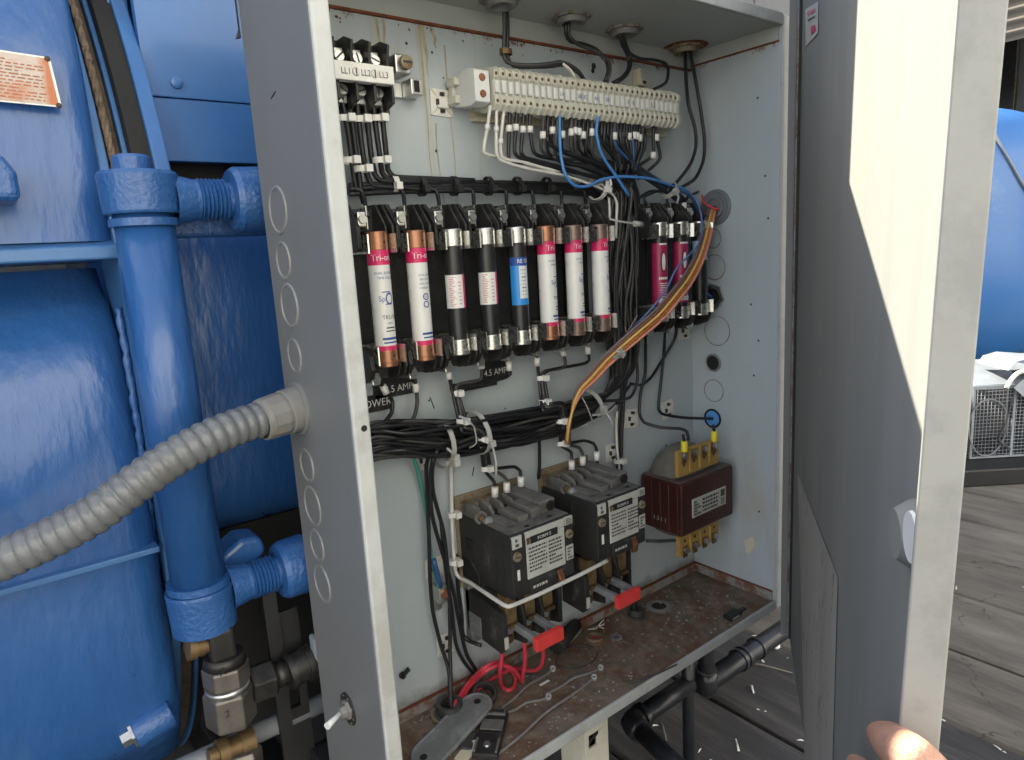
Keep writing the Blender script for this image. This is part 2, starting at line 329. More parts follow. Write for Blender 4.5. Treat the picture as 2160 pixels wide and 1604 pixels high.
# ------------------------------------------------------------------ mesh helpers
class MB:
    def __init__(s):
        s.v, s.f, s.sm = [], [], []
    def add(s, vs, fs, smooth=False):
        o = len(s.v)
        s.v += [Vector(v) for v in vs]
        for f in fs:
            s.f.append([i + o for i in f])
            s.sm.append(smooth)
        return s
    def box(s, x0, x1, y0, y1, z0, z1):
        vs = [(x, y, z) for z in (z0, z1) for y in (y0, y1) for x in (x0, x1)]
        return s.add(vs, [(0, 2, 3, 1), (4, 5, 7, 6), (0, 1, 5, 4), (2, 6, 7, 3), (0, 4, 6, 2), (1, 3, 7, 5)])
    def prism(s, poly, axis, a, b):
        """poly: 2-D outline; axis: extrusion axis 0/1/2, from a to b"""
        def mk(p, t):
            return {0: (t, p[0], p[1]), 1: (p[0], t, p[1]), 2: (p[0], p[1], t)}[axis]
        n = len(poly)
        vs = [mk(p, a) for p in poly] + [mk(p, b) for p in poly]
        fs = [tuple(range(n - 1, -1, -1)), tuple(range(n, 2 * n))]
        fs += [(i, (i + 1) % n, n + (i + 1) % n, n + i) for i in range(n)]
        return s.add(vs, fs)
    def tube(s, pts, r, n=8, cap=True, rs=None, sx=1.0):
        pts = [Vector(p) for p in pts]
        m_ = len(pts)
        T = []
        for i in range(m_):
            a, b = pts[max(0, i - 1)], pts[min(m_ - 1, i + 1)]
            d = b - a
            T.append(d.normalized() if d.length > 1e-9 else Vector((0, 0, 1)))
        u = T[0].orthogonal().normalized()
        vs = []
        for i in range(m_):
            u = (u - T[i] * u.dot(T[i]))
            u = u.normalized() if u.length > 1e-6 else T[i].orthogonal().normalized()
            w = T[i].cross(u)
            rr = rs[i] if rs else r
            for k in range(n):
                a = 2 * PI * k / n
                vs.append(pts[i] + u * (math.cos(a) * rr) + w * (math.sin(a) * rr * sx))
        fs = []
        for i in range(m_ - 1):
            for k in range(n):
                k2 = (k + 1) % n
                fs.append((i * n + k, i * n + k2, (i + 1) * n + k2, (i + 1) * n + k))
        s.add(vs, fs, True)
        if cap:
            o = len(s.v) - m_ * n
            s.f.append([o + k for k in range(n - 1, -1, -1)]); s.sm.append(False)
            s.f.append([o + (m_ - 1) * n + k for k in range(n)]); s.sm.append(False)
        return s
    def cyl(s, p0, p1, r0, r1=None, n=20):
        r1 = r0 if r1 is None else r1
        return s.tube([p0, p1], r0, n, True, [r0, r1])
    def lathe(s, p, ax, prof, n=24, smooth=True):
        """prof: list of (distance along ax, radius); each section its own ring pair so edges stay crisp"""
        ax = Vector(ax).normalized()
        u = ax.orthogonal().normalized()
        w = ax.cross(u)
        p = Vector(p)
        for (a, ra), (b, rb) in zip(prof[:-1], prof[1:]):
            vs = []
            for t, r in ((a, ra), (b, rb)):
                for k in range(n):
                    g = 2 * PI * k / n
                    vs.append(p + ax * t + (u * math.cos(g) + w * math.sin(g)) * max(r, 1e-6))
            s.add(vs, [(k, (k + 1) % n, n + (k + 1) % n, n + k) for k in range(n)], smooth)
        return s
    def xf(s, mat):
        s.v = [mat @ v for v in s.v]
        return s
    def build(s, name, mat, parent=None, bevel=0.0, seg=2, sub=0, weld=False):
        me = bpy.data.meshes.new(name)
        org = Vector((0, 0, 0))
        if parent is not None:
            q = parent
            while q is not None:
                org += Vector(q.location); q = q.parent
        elif s.v:
            lo = Vector([min(v[i] for v in s.v) for i in range(3)])
            hi = Vector([max(v[i] for v in s.v) for i in range(3)])
            org = Vector(((lo.x + hi.x) / 2, (lo.y + hi.y) / 2, lo.z))
        me.from_pydata([v - org for v in s.v], [], s.f)
        me.polygons.foreach_set('use_smooth', s.sm)
        if weld:
            bm = bmesh.new(); bm.from_mesh(me)
            bmesh.ops.remove_doubles(bm, verts=bm.verts, dist=1e-6)
            bmesh.ops.recalc_face_normals(bm, faces=bm.faces)
            bm.to_mesh(me); bm.free()
        me.update()
        me.materials.append(mat if not isinstance(mat, str) else M[mat])
        o = bpy.data.objects.new(name, me)
        COL.objects.link(o)
        if parent is not None:
            o.parent = parent
        else:
            o.location = org
        if bevel:
            b = o.modifiers.new('bevel', 'BEVEL')
            b.width = bevel; b.segments = seg; b.limit_method = 'ANGLE'; b.angle_limit = math.radians(40)
            b.harden_normals = False
        if sub:
            b = o.modifiers.new('subdivision', 'SUBSURF')
            b.levels = sub; b.render_levels = sub
        return o

def tag(o, label, cat, group=None, kind=None):
    if label: o['label'] = label
    if cat: o['category'] = cat
    if group: o['group'] = group
    if kind: o['kind'] = kind
    return o
def thing(name, loc, label, cat, group=None):
    o = bpy.data.objects.new(name, None)
    o.empty_display_size = 0.02
    COL.objects.link(o)
    o.location = loc
    return tag(o, label, cat, group)
def structure(o):
    o['kind'] = 'structure'
    return o
def kids(o):
    return [c for c in COL.objects if c.parent == o]
def copy_tree(o, loc=None, parent=None):
    c = o.copy(); COL.objects.link(c)
    if parent is not None: c.parent = parent
    if loc is not None: c.location = loc
    for ch in kids(o):
        copy_tree(ch, None, c)
    return c

def P(u, v, y):
    """point at depth y of the cabinet (back panel y=0) seen at photo position u, v"""
    d = FW + RX * ((u - 1080) / FPX) - UP * ((v - 802) / FPX)
    return CAM + d * ((y - CAM.y) / d.y)
def PX(u, v, x):
    d = FW + RX * ((u - 1080) / FPX) - UP * ((v - 802) / FPX)
    return CAM + d * ((x - CAM.x) / d.x)
def PZ(u, v, z):
    d = FW + RX * ((u - 1080) / FPX) - UP * ((v - 802) / FPX)
    return CAM + d * ((z - CAM.z) / d.z)

def smooth_path(pts, step=0.006, tight=0.5):
    """centripetal-like Catmull-Rom through the points"""
    pts = [Vector(p) for p in pts]
    if len(pts) < 3:
        return pts
    ext = [pts[0] * 2 - pts[1]] + pts + [pts[-1] * 2 - pts[-2]]
    out = []
    for i in range(1, len(ext) - 2):
        p0, p1, p2, p3 = ext[i - 1:i + 3]
        L = (p2 - p1).length
        n = max(2, min(14, int(L / step)))
        l0, l2 = max((p1 - p0).length, 1e-5), max((p3 - p2).length, 1e-5)
        m1 = ((p2 - p0) * (L / (L + l0))) * tight * 2
        m2 = ((p3 - p1) * (L / (L + l2))) * tight * 2
        for k in range(n):
            t = k / n
            h00 = 2 * t ** 3 - 3 * t ** 2 + 1; h10 = t ** 3 - 2 * t ** 2 + t
            h01 = -2 * t ** 3 + 3 * t ** 2; h11 = t ** 3 - t ** 2
            out.append(p1 * h00 + m1 * h10 + p2 * h01 + m2 * h11)
    out.append(pts[-1])
    return out
def WP(pts, y=-0.012):
    return [P(p[0], p[1], p[2] if len(p) > 2 else y) for p in pts]
def wire_mb(pts3, r=0.0021, n=7, tight=0.42):
    return MB().tube(smooth_path(pts3, tight=tight), r, n)
def wire(pts, label, mat='wireblack', r=0.0021, y=-0.012, group=None, name='wire', parent=None, tight=0.42, cat='wire'):
    o = wire_mb(WP(pts, y), r, 7, tight).build(name, mat, parent)
    if parent is None:
        tag(o, label, cat, group)
    return o
def sleeve(a, b, r, parent, mat='white', name='wire_marker'):
    return MB().cyl(a, b, r, n=10).build(name, mat, parent)
def marker(u, v, y, parent, h=15, du=0, r=0.0036, mat='white'):
    return sleeve(P(u - du / 2, v - h / 2, y), P(u + du / 2, v + h / 2, y), r, parent, mat)
def tie_ring(c, ax, r, parent=None, mat='tieclear', head=True, th=0.0012, wd=0.0028, sq=1.0, name='cable_tie', tail=None):
    """flat strap ring round axis ax with its square head"""
    ax = Vector(ax).normalized()
    u = Vector((0, -1, 0)); u = (u - ax * u.dot(ax)).normalized()
    w = ax.cross(u)
    c = Vector(c)
    b = MB()
    n = 18
    vs = []
    for k in range(n):
        a = 2 * PI * k / n
        d = u * math.cos(a) * sq + w * math.sin(a)
        for rr, hh in ((r, -wd), (r + th, -wd), (r + th, wd), (r, wd)):
            vs.append(c + d * rr + ax * hh)
    fs = []
    for k in range(n):
        q = (k + 1) % n
        for j in range(4):
            j2 = (j + 1) % 4
            fs.append((k * 4 + j, k * 4 + j2, q * 4 + j2, q * 4 + j))
    b.add(vs, fs)
    if head:
        hc = c + u * (r * sq + 0.002) + w * r * 0.35
        e = 0.0034
        b.add([hc + ax * (i * e) + u * (j * e) + w * (k * e) for k in (-1, 1) for j in (-1, 1) for i in (-1, 1)],
              [(0, 2, 3, 1), (4, 5, 7, 6), (0, 1, 5, 4), (2, 6, 7, 3), (0, 4, 6, 2), (1, 3, 7, 5)])
        if tail:
            b.tube([hc, hc + Vector(tail) * 0.5 + u * 0.004, hc + Vector(tail)], 0.0014, 5)
    return b.build(name, mat, parent)

FONT = None
def text_mesh(txt, size, align='CENTER', ext=0.0):
    cu = bpy.data.curves.new('lettering', 'FONT')
    cu.body = txt
    cu.size = size
    cu.align_x = align
    cu.align_y = 'CENTER'
    cu.resolution_u = 2
    cu.extrude = ext
    o = bpy.data.objects.new('lettering_tmp', cu)
    COL.objects.link(o)
    dg = bpy.context.evaluated_depsgraph_get()
    me = bpy.data.meshes.new_from_object(o.evaluated_get(dg))
    vs = [v.co.copy() for v in me.vertices]
    fs = [tuple(p.vertices) for p in me.polygons]
    bpy.data.objects.remove(o); bpy.data.curves.remove(cu); bpy.data.meshes.remove(me)
    return vs, fs
def text_flat(txt, size, origin, xdir, ydir, mat, parent, name='lettering', sx=1.0, bold=0.0):
    vs, fs = text_mesh(txt, size)
    X = Vector(xdir).normalized(); Y = Vector(ydir).normalized()
    b = MB().add([Vector(origin) + X * v.x * sx + Y * v.y for v in vs], fs)
    return b.build(name, mat, parent)
def text_wrap(b, txt, size, r, z, ang, sx=1.0):
    """print round a vertical tube (local axis z); angle 0 faces -y, x to the right"""
    vs, fs = text_mesh(txt, size)
    out = []
    for v in vs:
        a = ang + v.x * sx / r
        out.append((math.sin(a) * r, -math.cos(a) * r, z + v.y))
    b.add(out, fs)
    return b
def bars_wrap(b, r, z, ang, w, h, nseg=3):
    vs = []
    for i in range(nseg + 1):
        a = ang + (i / nseg - .5) * w / r
        vs += [(math.sin(a) * r, -math.cos(a) * r, z), (math.sin(a) * r, -math.cos(a) * r, z + h)]
    b.add(vs, [(2 * i, 2 * i + 2, 2 * i + 3, 2 * i + 1) for i in range(nseg)])
    return b
def print_lines(origin, X, Y, w, h, n, parent, mat='inkblack', seed=1, fill=0.85, gap=0.45, name='printed_text'):
    """rows of small print on a flat label: thin dashes a hair proud of it"""
    rnd = random.Random(seed)
    b = MB()
    X = Vector(X).normalized(); Y = Vector(Y).normalized(); O = Vector(origin)
    rh = h / n
    for i in range(n):
        x = 0.0
        lim = w * (fill + (1 - fill) * rnd.random()) if rnd.random() > .25 else w * rnd.uniform(.4, .8)
        while x < lim:
            L = rnd.uniform(.05, .16) * w
            L = min(L, lim - x)
            y0 = -(i + .25) * rh
            y1 = y0 - rh * (1 - gap)
            b.add([O + X * x + Y * y1, O + X * (x + L) + Y * y1, O + X * (x + L) + Y * y0, O + X * x + Y * y0], [(0, 1, 2, 3)])
            x += L + w * .035
    return b.build(name, mat, parent)
def screw(b, c, ax, r, h=0.0025, n=14):
    c = Vector(c); ax = Vector(ax).normalized()
    b.cyl(c, c + ax * h, r, r * .85, n)
    return b
def screw_part(c, ax, r, parent, mat='steel', h=0.0025, slot=True, name='screw', slot_ang=0.6):
    b = MB(); screw(b, c, ax, r, h)
    o = b.build(name, mat, parent)
    if slot:
        ax = Vector(ax).normalized(); u = ax.orthogonal().normalized(); w = ax.cross(u)
        d = u * math.cos(slot_ang) + w * math.sin(slot_ang); e = ax.cross(d)
        cc = Vector(c) + ax * (h + .0002)
        q = MB().add([cc + d * r * .8 * i + e * r * .14 * j for i, j in ((-1, -1), (1, -1), (1, 1), (-1, 1))], [(0, 1, 2, 3)])
        q.build('screw_slot', 'inkblack', o)
    return o

# ================================================================== THE SETTING
W, H, D, T = 0.61, 0.7793, 0.144, 0.0153      # cabinet inside width, height, depth, wall thickness
ZD = -0.30                                     # deck level
yard = structure(MB().add([(-120, -120, ZD - .07), (120, -120, ZD - .07), (120, 120, ZD - .07), (-120, 120, ZD - .07)], [(0, 1, 2, 3)]).build('ground', 'yard'))
deck = bpy.data.objects.new('plank_deck', None); COL.objects.link(deck); deck.location = (0.7, 0, ZD); structure(deck)
PW = 0.2335
plank_meshes = {}
for i in range(-9, 15):
    x0 = 0.712 + i * PW
    rnd = random.Random(i)
    b = MB()
    nseg = 24
    zoff = rnd.uniform(-.002, .002)
    prof = [(0.002, -0.006), (0.008, 0), (PW / 2, 0.001), (PW - 0.010, 0), (PW - 0.004, -0.006)]
    vs, fs = [], []
    for k in range(nseg + 1):
        y = -2.2 + 4.6 * k / nseg
        wob = .0018 * math.sin(k * 1.7 + i)
        ring = [(x0 + .002, y, ZD - .045)] + [(x0 + px + wob, y, ZD + pz + zoff) for px, pz in prof] + [(x0 + PW - .004, y, ZD - .045)]
        vs += ring
    nn = len(prof) + 2
    for k in range(nseg):
        for j in range(nn - 1):
            fs.append((k * nn + j, (k + 1) * nn + j, (k + 1) * nn + j + 1, k * nn + j + 1))
    b.add(vs, fs)
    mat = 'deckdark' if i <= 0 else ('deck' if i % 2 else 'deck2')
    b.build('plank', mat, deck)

# litter on the planks: pale flecks nobody could count
b = MB()
rnd = random.Random(3)
for k in range(60):
    x, y = rnd.uniform(.55, 1.0) if k % 5 else rnd.uniform(1.0, 1.9), rnd.uniform(-.5, .12)
    L = rnd.uniform(.002, .007) * (1.0 if rnd.random() < .8 else 1.8); a = rnd.uniform(0, PI)
    c = Vector((x, y, ZD + .004)); d = Vector((math.cos(a), math.sin(a), rnd.uniform(-.1, .3))) * L; e = Vector((-math.sin(a), math.cos(a), 0)) * L * rnd.uniform(.12, .35)
    b.add([c - d - e, c + d - e * .3, c + d + e * .4, c - d + e, c + Vector((0, 0, .002))], [(0, 1, 4), (1, 2, 4), (2, 3, 4), (3, 0, 4)])
lit = b.build('wood_litter', 'wirewhite'); lit['kind'] = 'stuff'

# shed behind on the right: corrugated roof over a dark interior
shed = thing('storage_shed', (4.6, 1.2, ZD), 'dark open shed with tan corrugated roof sheets behind the blue tank on the right', 'shed')
vs, fs = [], []
nx = 110
for k in range(nx + 1):
    z = 1.44 + 1.5 * k / nx
    x = 4.2 + .010 * math.sin(2 * PI * (z - 1.44) / .055)
    vs += [(x, -2.4, z), (x, 2.3, z)]
vs2 = [(v[0] + .004, v[1], v[2]) for v in vs]
for k in range(nx):
    q = k * 2
    fs += [(q, q + 1, q + 3, q + 2)]
o_ = len(vs)
MB().add(vs + vs2, fs + [tuple(i + o_ for i in f[::-1]) for f in fs], True).build('corrugated_front', 'corrugated', shed)
MB().box(4.18, 6.3, -2.4, 2.3, 2.95, 3.0).build('roof', 'corrugated', shed)
MB().box(6.2, 6.3, -2.4, 2.3, ZD, 2.95).build('back_wall', 'darkwall', shed)
MB().box(4.22, 6.2, 2.2, 2.3, ZD, 2.95).build('side_wall', 'darkwall', shed)
for (u, wx) in ((2122, .10), (2149, .07)):
    q = P(u, 170, .95)
    MB().box(q.x, q.x + wx * .5, .9, 1.0, ZD, 1.80).build('post', 'cabgrey' if wx < .08 else 'darkmetal', shed, bevel=.004)

# unseen containers added left of and behind the machine to block sky light
def container(x0, x1, y0, y1, h, label, mat):
    f = thing('blocker_container', ((x0 + x1) / 2, (y0 + y1) / 2, ZD - .07), label, 'container')
    MB().box(x0, x1, y0, y1, ZD - .06, ZD + h).build('body', mat, f, bevel=.03)
    b = MB()
    n = int((y1 - y0) / .28)
    for k in range(n):
        y = y0 + .1 + k * .28
        b.box(x1, x1 + .035, y, y + .13, ZD + .1, ZD + h - .12)
    n = int((x1 - x0) / .28)
    for k in range(n):
        x = x0 + .1 + k * .28
        b.box(x, x + .13, y0 - .035, y0, ZD + .1, ZD + h - .12)
    b.build('corrugation', mat, f)
wh = thing('bounce_facade', (1.0, -7.0, ZD - .07), 'pale rendered warehouse added unseen across the yard to bounce sunlight', 'building')  # pale front added opposite the cabinet as a sunlit reflector
MB().box(-9, 11, -10.0, -6.0, ZD - .06, 5.2).build('wall', 'render_wall', wh)
MB().box(-9.2, 11.2, -10.2, -5.9, 5.2, 5.4).build('roof', 'cabgrey', wh)
for k in range(5):
    MB().box(-7.6 + k * 4, -5.2 + k * 4, -6.0, -5.96, ZD - .05, 2.4).build('roller_door', 'galv', wh, bevel=.01)
container(-4.4, -1.95, -.2, 3.6, 2.9, 'unseen dark container added on the left to block sky light', 'cabgrey')
container(-1.4, 4.4, 2.45, 4.9, 2.6, 'unseen dark container added behind the machine to block sky light', 'cabgrey')

# ================================================================== THE BLUE MACHINE (left)
# vessel seen from the side: shell on the left of the flange, second section on the right
FX = -0.118
vessel = thing('pressure_vessel', (-0.4, 0.45, ZD), 'large blue painted pressure vessel with flanged joint left of the grey cabinet', 'machine')
YC, ZC = 0.753, 0.40
def arc_y(z, R):
    return YC - math.sqrt(max(R * R - (z - ZC) ** 2, .01))
def ring_strip(x0, x1, R, thick, z0, z1, n=60):
    vs, fs = [], []
    for k in range(n + 1):
        z = z0 + (z1 - z0) * k / n
        yf = arc_y(z, R)
        vs += [(x0, yf, z), (x1, yf, z), (x1, yf + thick, z), (x0, yf + thick, z)]
    for k in range(n):
        for j in range(4):
            j2 = (j + 1) % 4
            fs.append((4 * k + j, 4 * k + j2, 4 * k + 4 + j2, 4 * k + 4 + j))
    return MB().add(vs, fs, False)
Z0, Z1 = -0.16, 1.0
ring_strip(FX - .009, FX, .681, .10, Z0, Z1).build('flange', 'bluelight', vessel, bevel=.0015)
ring_strip(FX + .0005, FX + .014, .668, .08, Z0, Z1).build('gasket', 'gasket', vessel)
# twisted rope packing lying in the joint
pts = []
for k in range(160):
    z = .10 + .90 * k / 159
    pts.append((FX + .0055, arc_y(z, .676), z))
rp = MB()
for ph in (0, 2 * PI / 3, 4 * PI / 3):
    rp.tube([(p[0] + .0016 * math.cos(i * .9 + ph), p[1] + .0016 * math.sin(i * .9 + ph), p[2]) for i, p in enumerate(pts)], .0024, 6)
rp.build('rope_packing', 'rope', vessel)
ring_strip(FX + .015, FX + .0195, .676, .10, Z0, Z1).build('flange', 'bluelight', vessel, bevel=.001)
ring_strip(FX + .036, FX + .050, .695, .12, .585, Z1).build('flange', 'bluesmooth', vessel, bevel=.002)
ring_strip(FX + .0195, FX + .0362, .662, .02, Z0, .56).build('joint_gap', 'darkwall', vessel)  # near-black filler stands for the shade inside the flange joint
ring_strip(FX + .0195, FX + .0358, .690, .02, .56, Z1).build('joint_gap', 'darkwall', vessel)

# shell left of the flange: ledge over a bulging lower door
def shell(x0, x1, prof, rend, name, mat, nx=40, nz=48, amp=.0):
    """prof: list of (z, y); the right-hand end rounds back by rend"""
    vs, fs = [], []
    zs = prof
    for i in range(nz + 1):
        t = i / nz * (len(zs) - 1); k = min(int(t), len(zs) - 2); f = t - k
        f2 = f * f * (3 - 2 * f) if False else f
        z = zs[k][0] * (1 - f2) + zs[k + 1][0] * f2; y = zs[k][1] * (1 - f2) + zs[k + 1][1] * f2
        for j in range(nx + 1):
            s = j / nx
            x = x0 + (x1 - x0) * (1 - (1 - s) ** 2.2)
            e = max(0.0, (x - (x1 - rend)) / rend)
            yy = y + rend * .75 * (1 - math.sqrt(max(0, 1 - e * e)))
            yy += amp * mnoise.noise(Vector((x * 9, z * 9, 1.7)))
            vs.append((x, yy, z))
        vs.append((x1, yy + .14, z))
    for i in range(nz):
        for j in range(nx + 1):
            a = i * (nx + 2) + j
            fs.append((a, a + 1, a + nx + 3, a + nx + 2))
    o = MB().add(vs, fs, True).build(name, mat, vessel)
    return o
def spline2(pts, n=12):
    q = smooth_path([(p[0], p[1], 0) for p in pts], step=.004, tight=.5)
    return [(p.x, p.y) for p in q]
low = spline2([(-.12, .36), (-.085, .27), (-.03, .17), (.03, .115), (.10, .093), (.20, .087), (.32, .088), (.40, .094), (.45, .108), (.485, .135), (.508, .165), (.53, .185)])
shell(-1.3, FX - .012, low, .030, 'shell', 'blue', amp=.004)
up = spline2([(.553, .094), (.62, .098), (.72, .107), (.85, .145), (1.0, .21)])
shell(-1.3, FX - .008, up, .020, 'shell', 'blue', amp=.003)
# ledge closing the upper shell
b = MB()
b.add([(-1.3, .079, .535), (FX - .009, .079, .536), (FX - .009, .079, .548), (-1.3, .081, .547), (-1.3, .3, .535), (FX - .009, .3, .536), (FX - .009, .11, .556), (-1.3, .11, .556)],
      [(0, 1, 2, 3), (3, 2, 6, 7), (0, 4, 5, 1)])
b.build('ledge', 'bluelight', vessel, bevel=.002)
MB().box(-1.3, FX - .014, .24, .7, .0, .95).build('inner_body', 'blue', vessel)
MB().box(FX + .034, FX + .052, .185, .34, .50, 1.0).build('joint_plate', 'bluesmooth', vessel)
# weld bead where shell meets flange
b = MB()
rnd = random.Random(5)
pts = []
for k in range(70):
    z = .06 + .43 * k / 69
    pts.append((FX - .0128 + rnd.uniform(-.0004, .0004), arc_y(z, .672) + .016 + rnd.uniform(-.0004, .0004), z))
MB().tube(pts, .0042, 7, True, [.0036 + .0008 * math.sin(k * 2.1) for k in range(len(pts))]).build('weld_bead', 'bluepitted', vessel)
# horizontal seam of the lower door
q0, q1 = P(150, 1166, .078), P(338, 1158, .078)
MB().box(-.7, q1.x, .080, .10, q1.z - .004, q1.z + .002).build('seam_bar', 'bluelight', vessel, bevel=.001)
# bracket at the far left
c0 = P(-60, 372, .062)
b = MB().prism([(c0.x - .1, .585), (P(45, 420, .05).x, .585), (P(45, 420, .05).x, .607), (P(10, 365, .05).x, .622), (c0.x - .1, .622)], 1, .045, .10)
b.build('lug', 'bluepitted', vessel, bevel=.006, seg=3)
# drain stub under the shell with its steel bolt
a0, a1 = P(362, 1500, .10), P(283, 1548, .10)
st = MB().cyl(a0, a1, .0165, n=24).build('drain_stub', 'bluepitted', vessel, bevel=.002)
ax = (a1 - a0).normalized()
b = MB().lathe(a1, ax, [(0, .001), (0, .0135), (.003, .0135), (.003, .008), (.012, .008), (.012, .0)], 6, False)
b.build('bolt', 'steel', vessel)

# right-hand section: two sheets with a black gap, seam and bolt head
def sheet(x0, x1, y, z0, z1, name, mat, bow=0.0, n=16, bev=.001):
    vs, fs = [], []
    for i in range(n + 1):
        z = z0 + (z1 - z0) * i / n
        yy = y + bow * ((i / n - .5) * 2) ** 2
        vs += [(x0, yy, z), (x1, yy, z), (x1, yy + .012, z), (x0, yy + .012, z)]
    for i in range(n):
        for j in range(4):
            j2 = (j + 1) % 4
            fs.append((4 * i + j, 4 * i + j2, 4 * i + 4 + j2, 4 * i + 4 + j))
    fs += [(3, 2, 1, 0), (4 * n, 4 * n + 1, 4 * n + 2, 4 * n + 3)]
    return MB().add(vs, fs).build(name, mat, vessel, bevel=bev)
zs = .6965
sheet(FX + .050, .66, .150, .634, zs, 'cover_sheet', 'bluesmooth', n=2)
sheet(FX + .050, .66, .1485, zs + .0008, 1.0, 'cover_sheet', 'bluesmooth', n=2)
MB().box(-.70, .202, .30, .9, .951, 1.157).build('sun_block', 'bluesmooth', vessel)  # hidden box added to keep sun off the cabinet's outer side wall
MB().box(FX + .05, .66, .175, .19, .50, .66).build('inner_void', 'darkwall', vessel)
bp = P(372, 175, .1485)
MB().lathe(bp, (0, -1, 0), [(0, .0062), (.003, .0058), (.0042, .003), (.0044, 0)], 18).build('bolt_head', 'bluesmooth', vessel)
bow = spline2([(.20, .215), (.224, .172), (.26, .155), (.34, .15), (.45, .15), (.53, .152), (.566, .160), (.585, .185)])
vs, fs = [], []
for z, y in bow:
    vs += [(FX + .050, y, z), (.62, y, z)]
fs = [(2 * k, 2 * k + 1, 2 * k + 3, 2 * k + 2) for k in range(len(bow) - 1)]
MB().add(vs, fs, True).build('shell', 'blue', vessel)
MB().box(FX + .05, .62, .17, .5, -.05, .22).build('under_void', 'darkwall', vessel)

# worn nameplate
np0 = P(62, 170, .088)
def plq(u, v): return P(u, v, .094)
plate = thing('nameplate', np0, 'worn orange and white data plate riveted to the blue vessel at upper left', 'nameplate')
cs = [plq(-75, 97), plq(104, 124), plq(130, 229), plq(-60, 211)]
nrm = Vector((0, -1, 0))
b = MB().add([c + nrm * .004 for c in cs] + [c + nrm * .0025 for c in cs], [(0, 3, 2, 1), (0, 1, 5, 4), (1, 2, 6, 5), (2, 3, 7, 6), (3, 0, 4, 7)])
b.build('border', 'white', plate)
cen = sum(cs, Vector()) / 4
ins = [cen + (c - cen) * .93 for c in cs]
MB().add([c + nrm * .0044 for c in ins], [(0, 3, 2, 1)]).build('face', 'plaque', plate)
print_lines(ins[0] + nrm * .0047 + Vector((.004, 0, -.004)), ins[1] - ins[0], ins[0] - ins[3], (ins[1] - ins[0]).length * .86, (ins[3] - ins[0]).length * .85, 12, plate, 'inkrust', 4, .95, .62, 'worn_print')
for c in (cs[1], cs[2], cs[0], cs[3]):
    cc = cen + (c - cen) * .93 + nrm * .004
    MB().lathe(cc, nrm, [(0, .0024), (.0015, .0018), (.002, 0)], 10).build('rivet', 'gasket', plate)

# lift cylinder with threaded eyes top and bottom
TX, TY = -.108, .045
cyl = thing('lift_cylinder', (TX, TY, .17), 'upright blue hydraulic cylinder tube with threaded eyes standing beside the cabinet', 'cylinder')
MB().cyl((TX, TY, .20), (TX, TY, .585), .0245, n=40).build('tube', 'blue', cyl)
MB().lathe((TX, TY, .5725), (0, 0, 1), [(0, .020), (0, .0305), (.002, .0315), (.033, .0325), (.036, .031), (.036, 0)], 40).build('collar', 'bluepitted', cyl)
MB().lathe((TX, TY, .562), (0, 0, 1), [(0, .0245), (0, .0285), (.0065, .0285), (.0065, .02)], 40).build('lock_ring', 'bluepitted', cyl)
MB().lathe((TX - .003, TY, .6085), (0, 0, 1), [(0, .0155), (.012, .0155), (.0145, .013), (.0145, 0)], 32).build('end_cap', 'bluepitted', cyl)
MB().lathe((TX, TY, .171), (0, 0, 1), [(0, 0), (0, .024), (.003, .030), (.043, .0315), (.046, .031), (.046, .02)], 40).build('collar', 'bluepitted', cyl)
MB().lathe((TX, TY, .2175), (0, 0, 1), [(0, .02), (0, .029), (.007, .029), (.007, .02)], 40).build('lock_ring', 'bluepitted', cyl)
hq = P(460, 1293, TY - .030)
MB().lathe(hq + Vector((0, .004, 0)), (.15, -1, 0), [(0, .0062), (.004, .0062), (.004, .0034), (-.002, .0034), (-.002, 0)], 20).build('port', 'bluepitted', cyl)
def eye(z, nm):
    e = MB()
    x0 = TX + .026
    e.lathe((x0, TY, z), (1, 0, 0), [(0, .0225), (.012, .020), (.018, .0185), (.021, .0185)], 32)
    e.build('eye_neck', 'bluepitted', cyl)
    th = MB()
    pr = []
    for k in range(7):
        pr += [(.021 + k * .0037, .0165), (.021 + k * .0037 + .0018, .0195)]
    pr += [(.021 + 7 * .0037, .0165), (.052, .0165)]
    th.lathe((x0, TY, z), (1, 0, 0), pr, 32)
    th.build('thread', 'bluepitted', cyl)
    g = MB().lathe((x0 + .050, TY, z), (1, 0, 0), [(0, .0165), (.001, .0275), (.006, .0305), (.030, .0315), (.036, .028), (.038, 0)], 36)
    g.build('eye_nut', 'bluepitted', cyl)
eye(.585, 'top')
eye(.205, 'bottom')
ear = MB().prism([(TX + .02, .205), (TX + .03, .232), (TX + .05, .243), (TX + .07, .240), (TX + .075, .222), (TX + .05, .20)], 1, TY + .02, TY + .06)
ear.build('clevis_ear', 'blue', cyl, bevel=.006, seg=3)
MB().box(TX + .03, TX + .13, TY + .035, TY + .060, .553, .573).build('support_bar', 'bluepitted', cyl, bevel=.004)

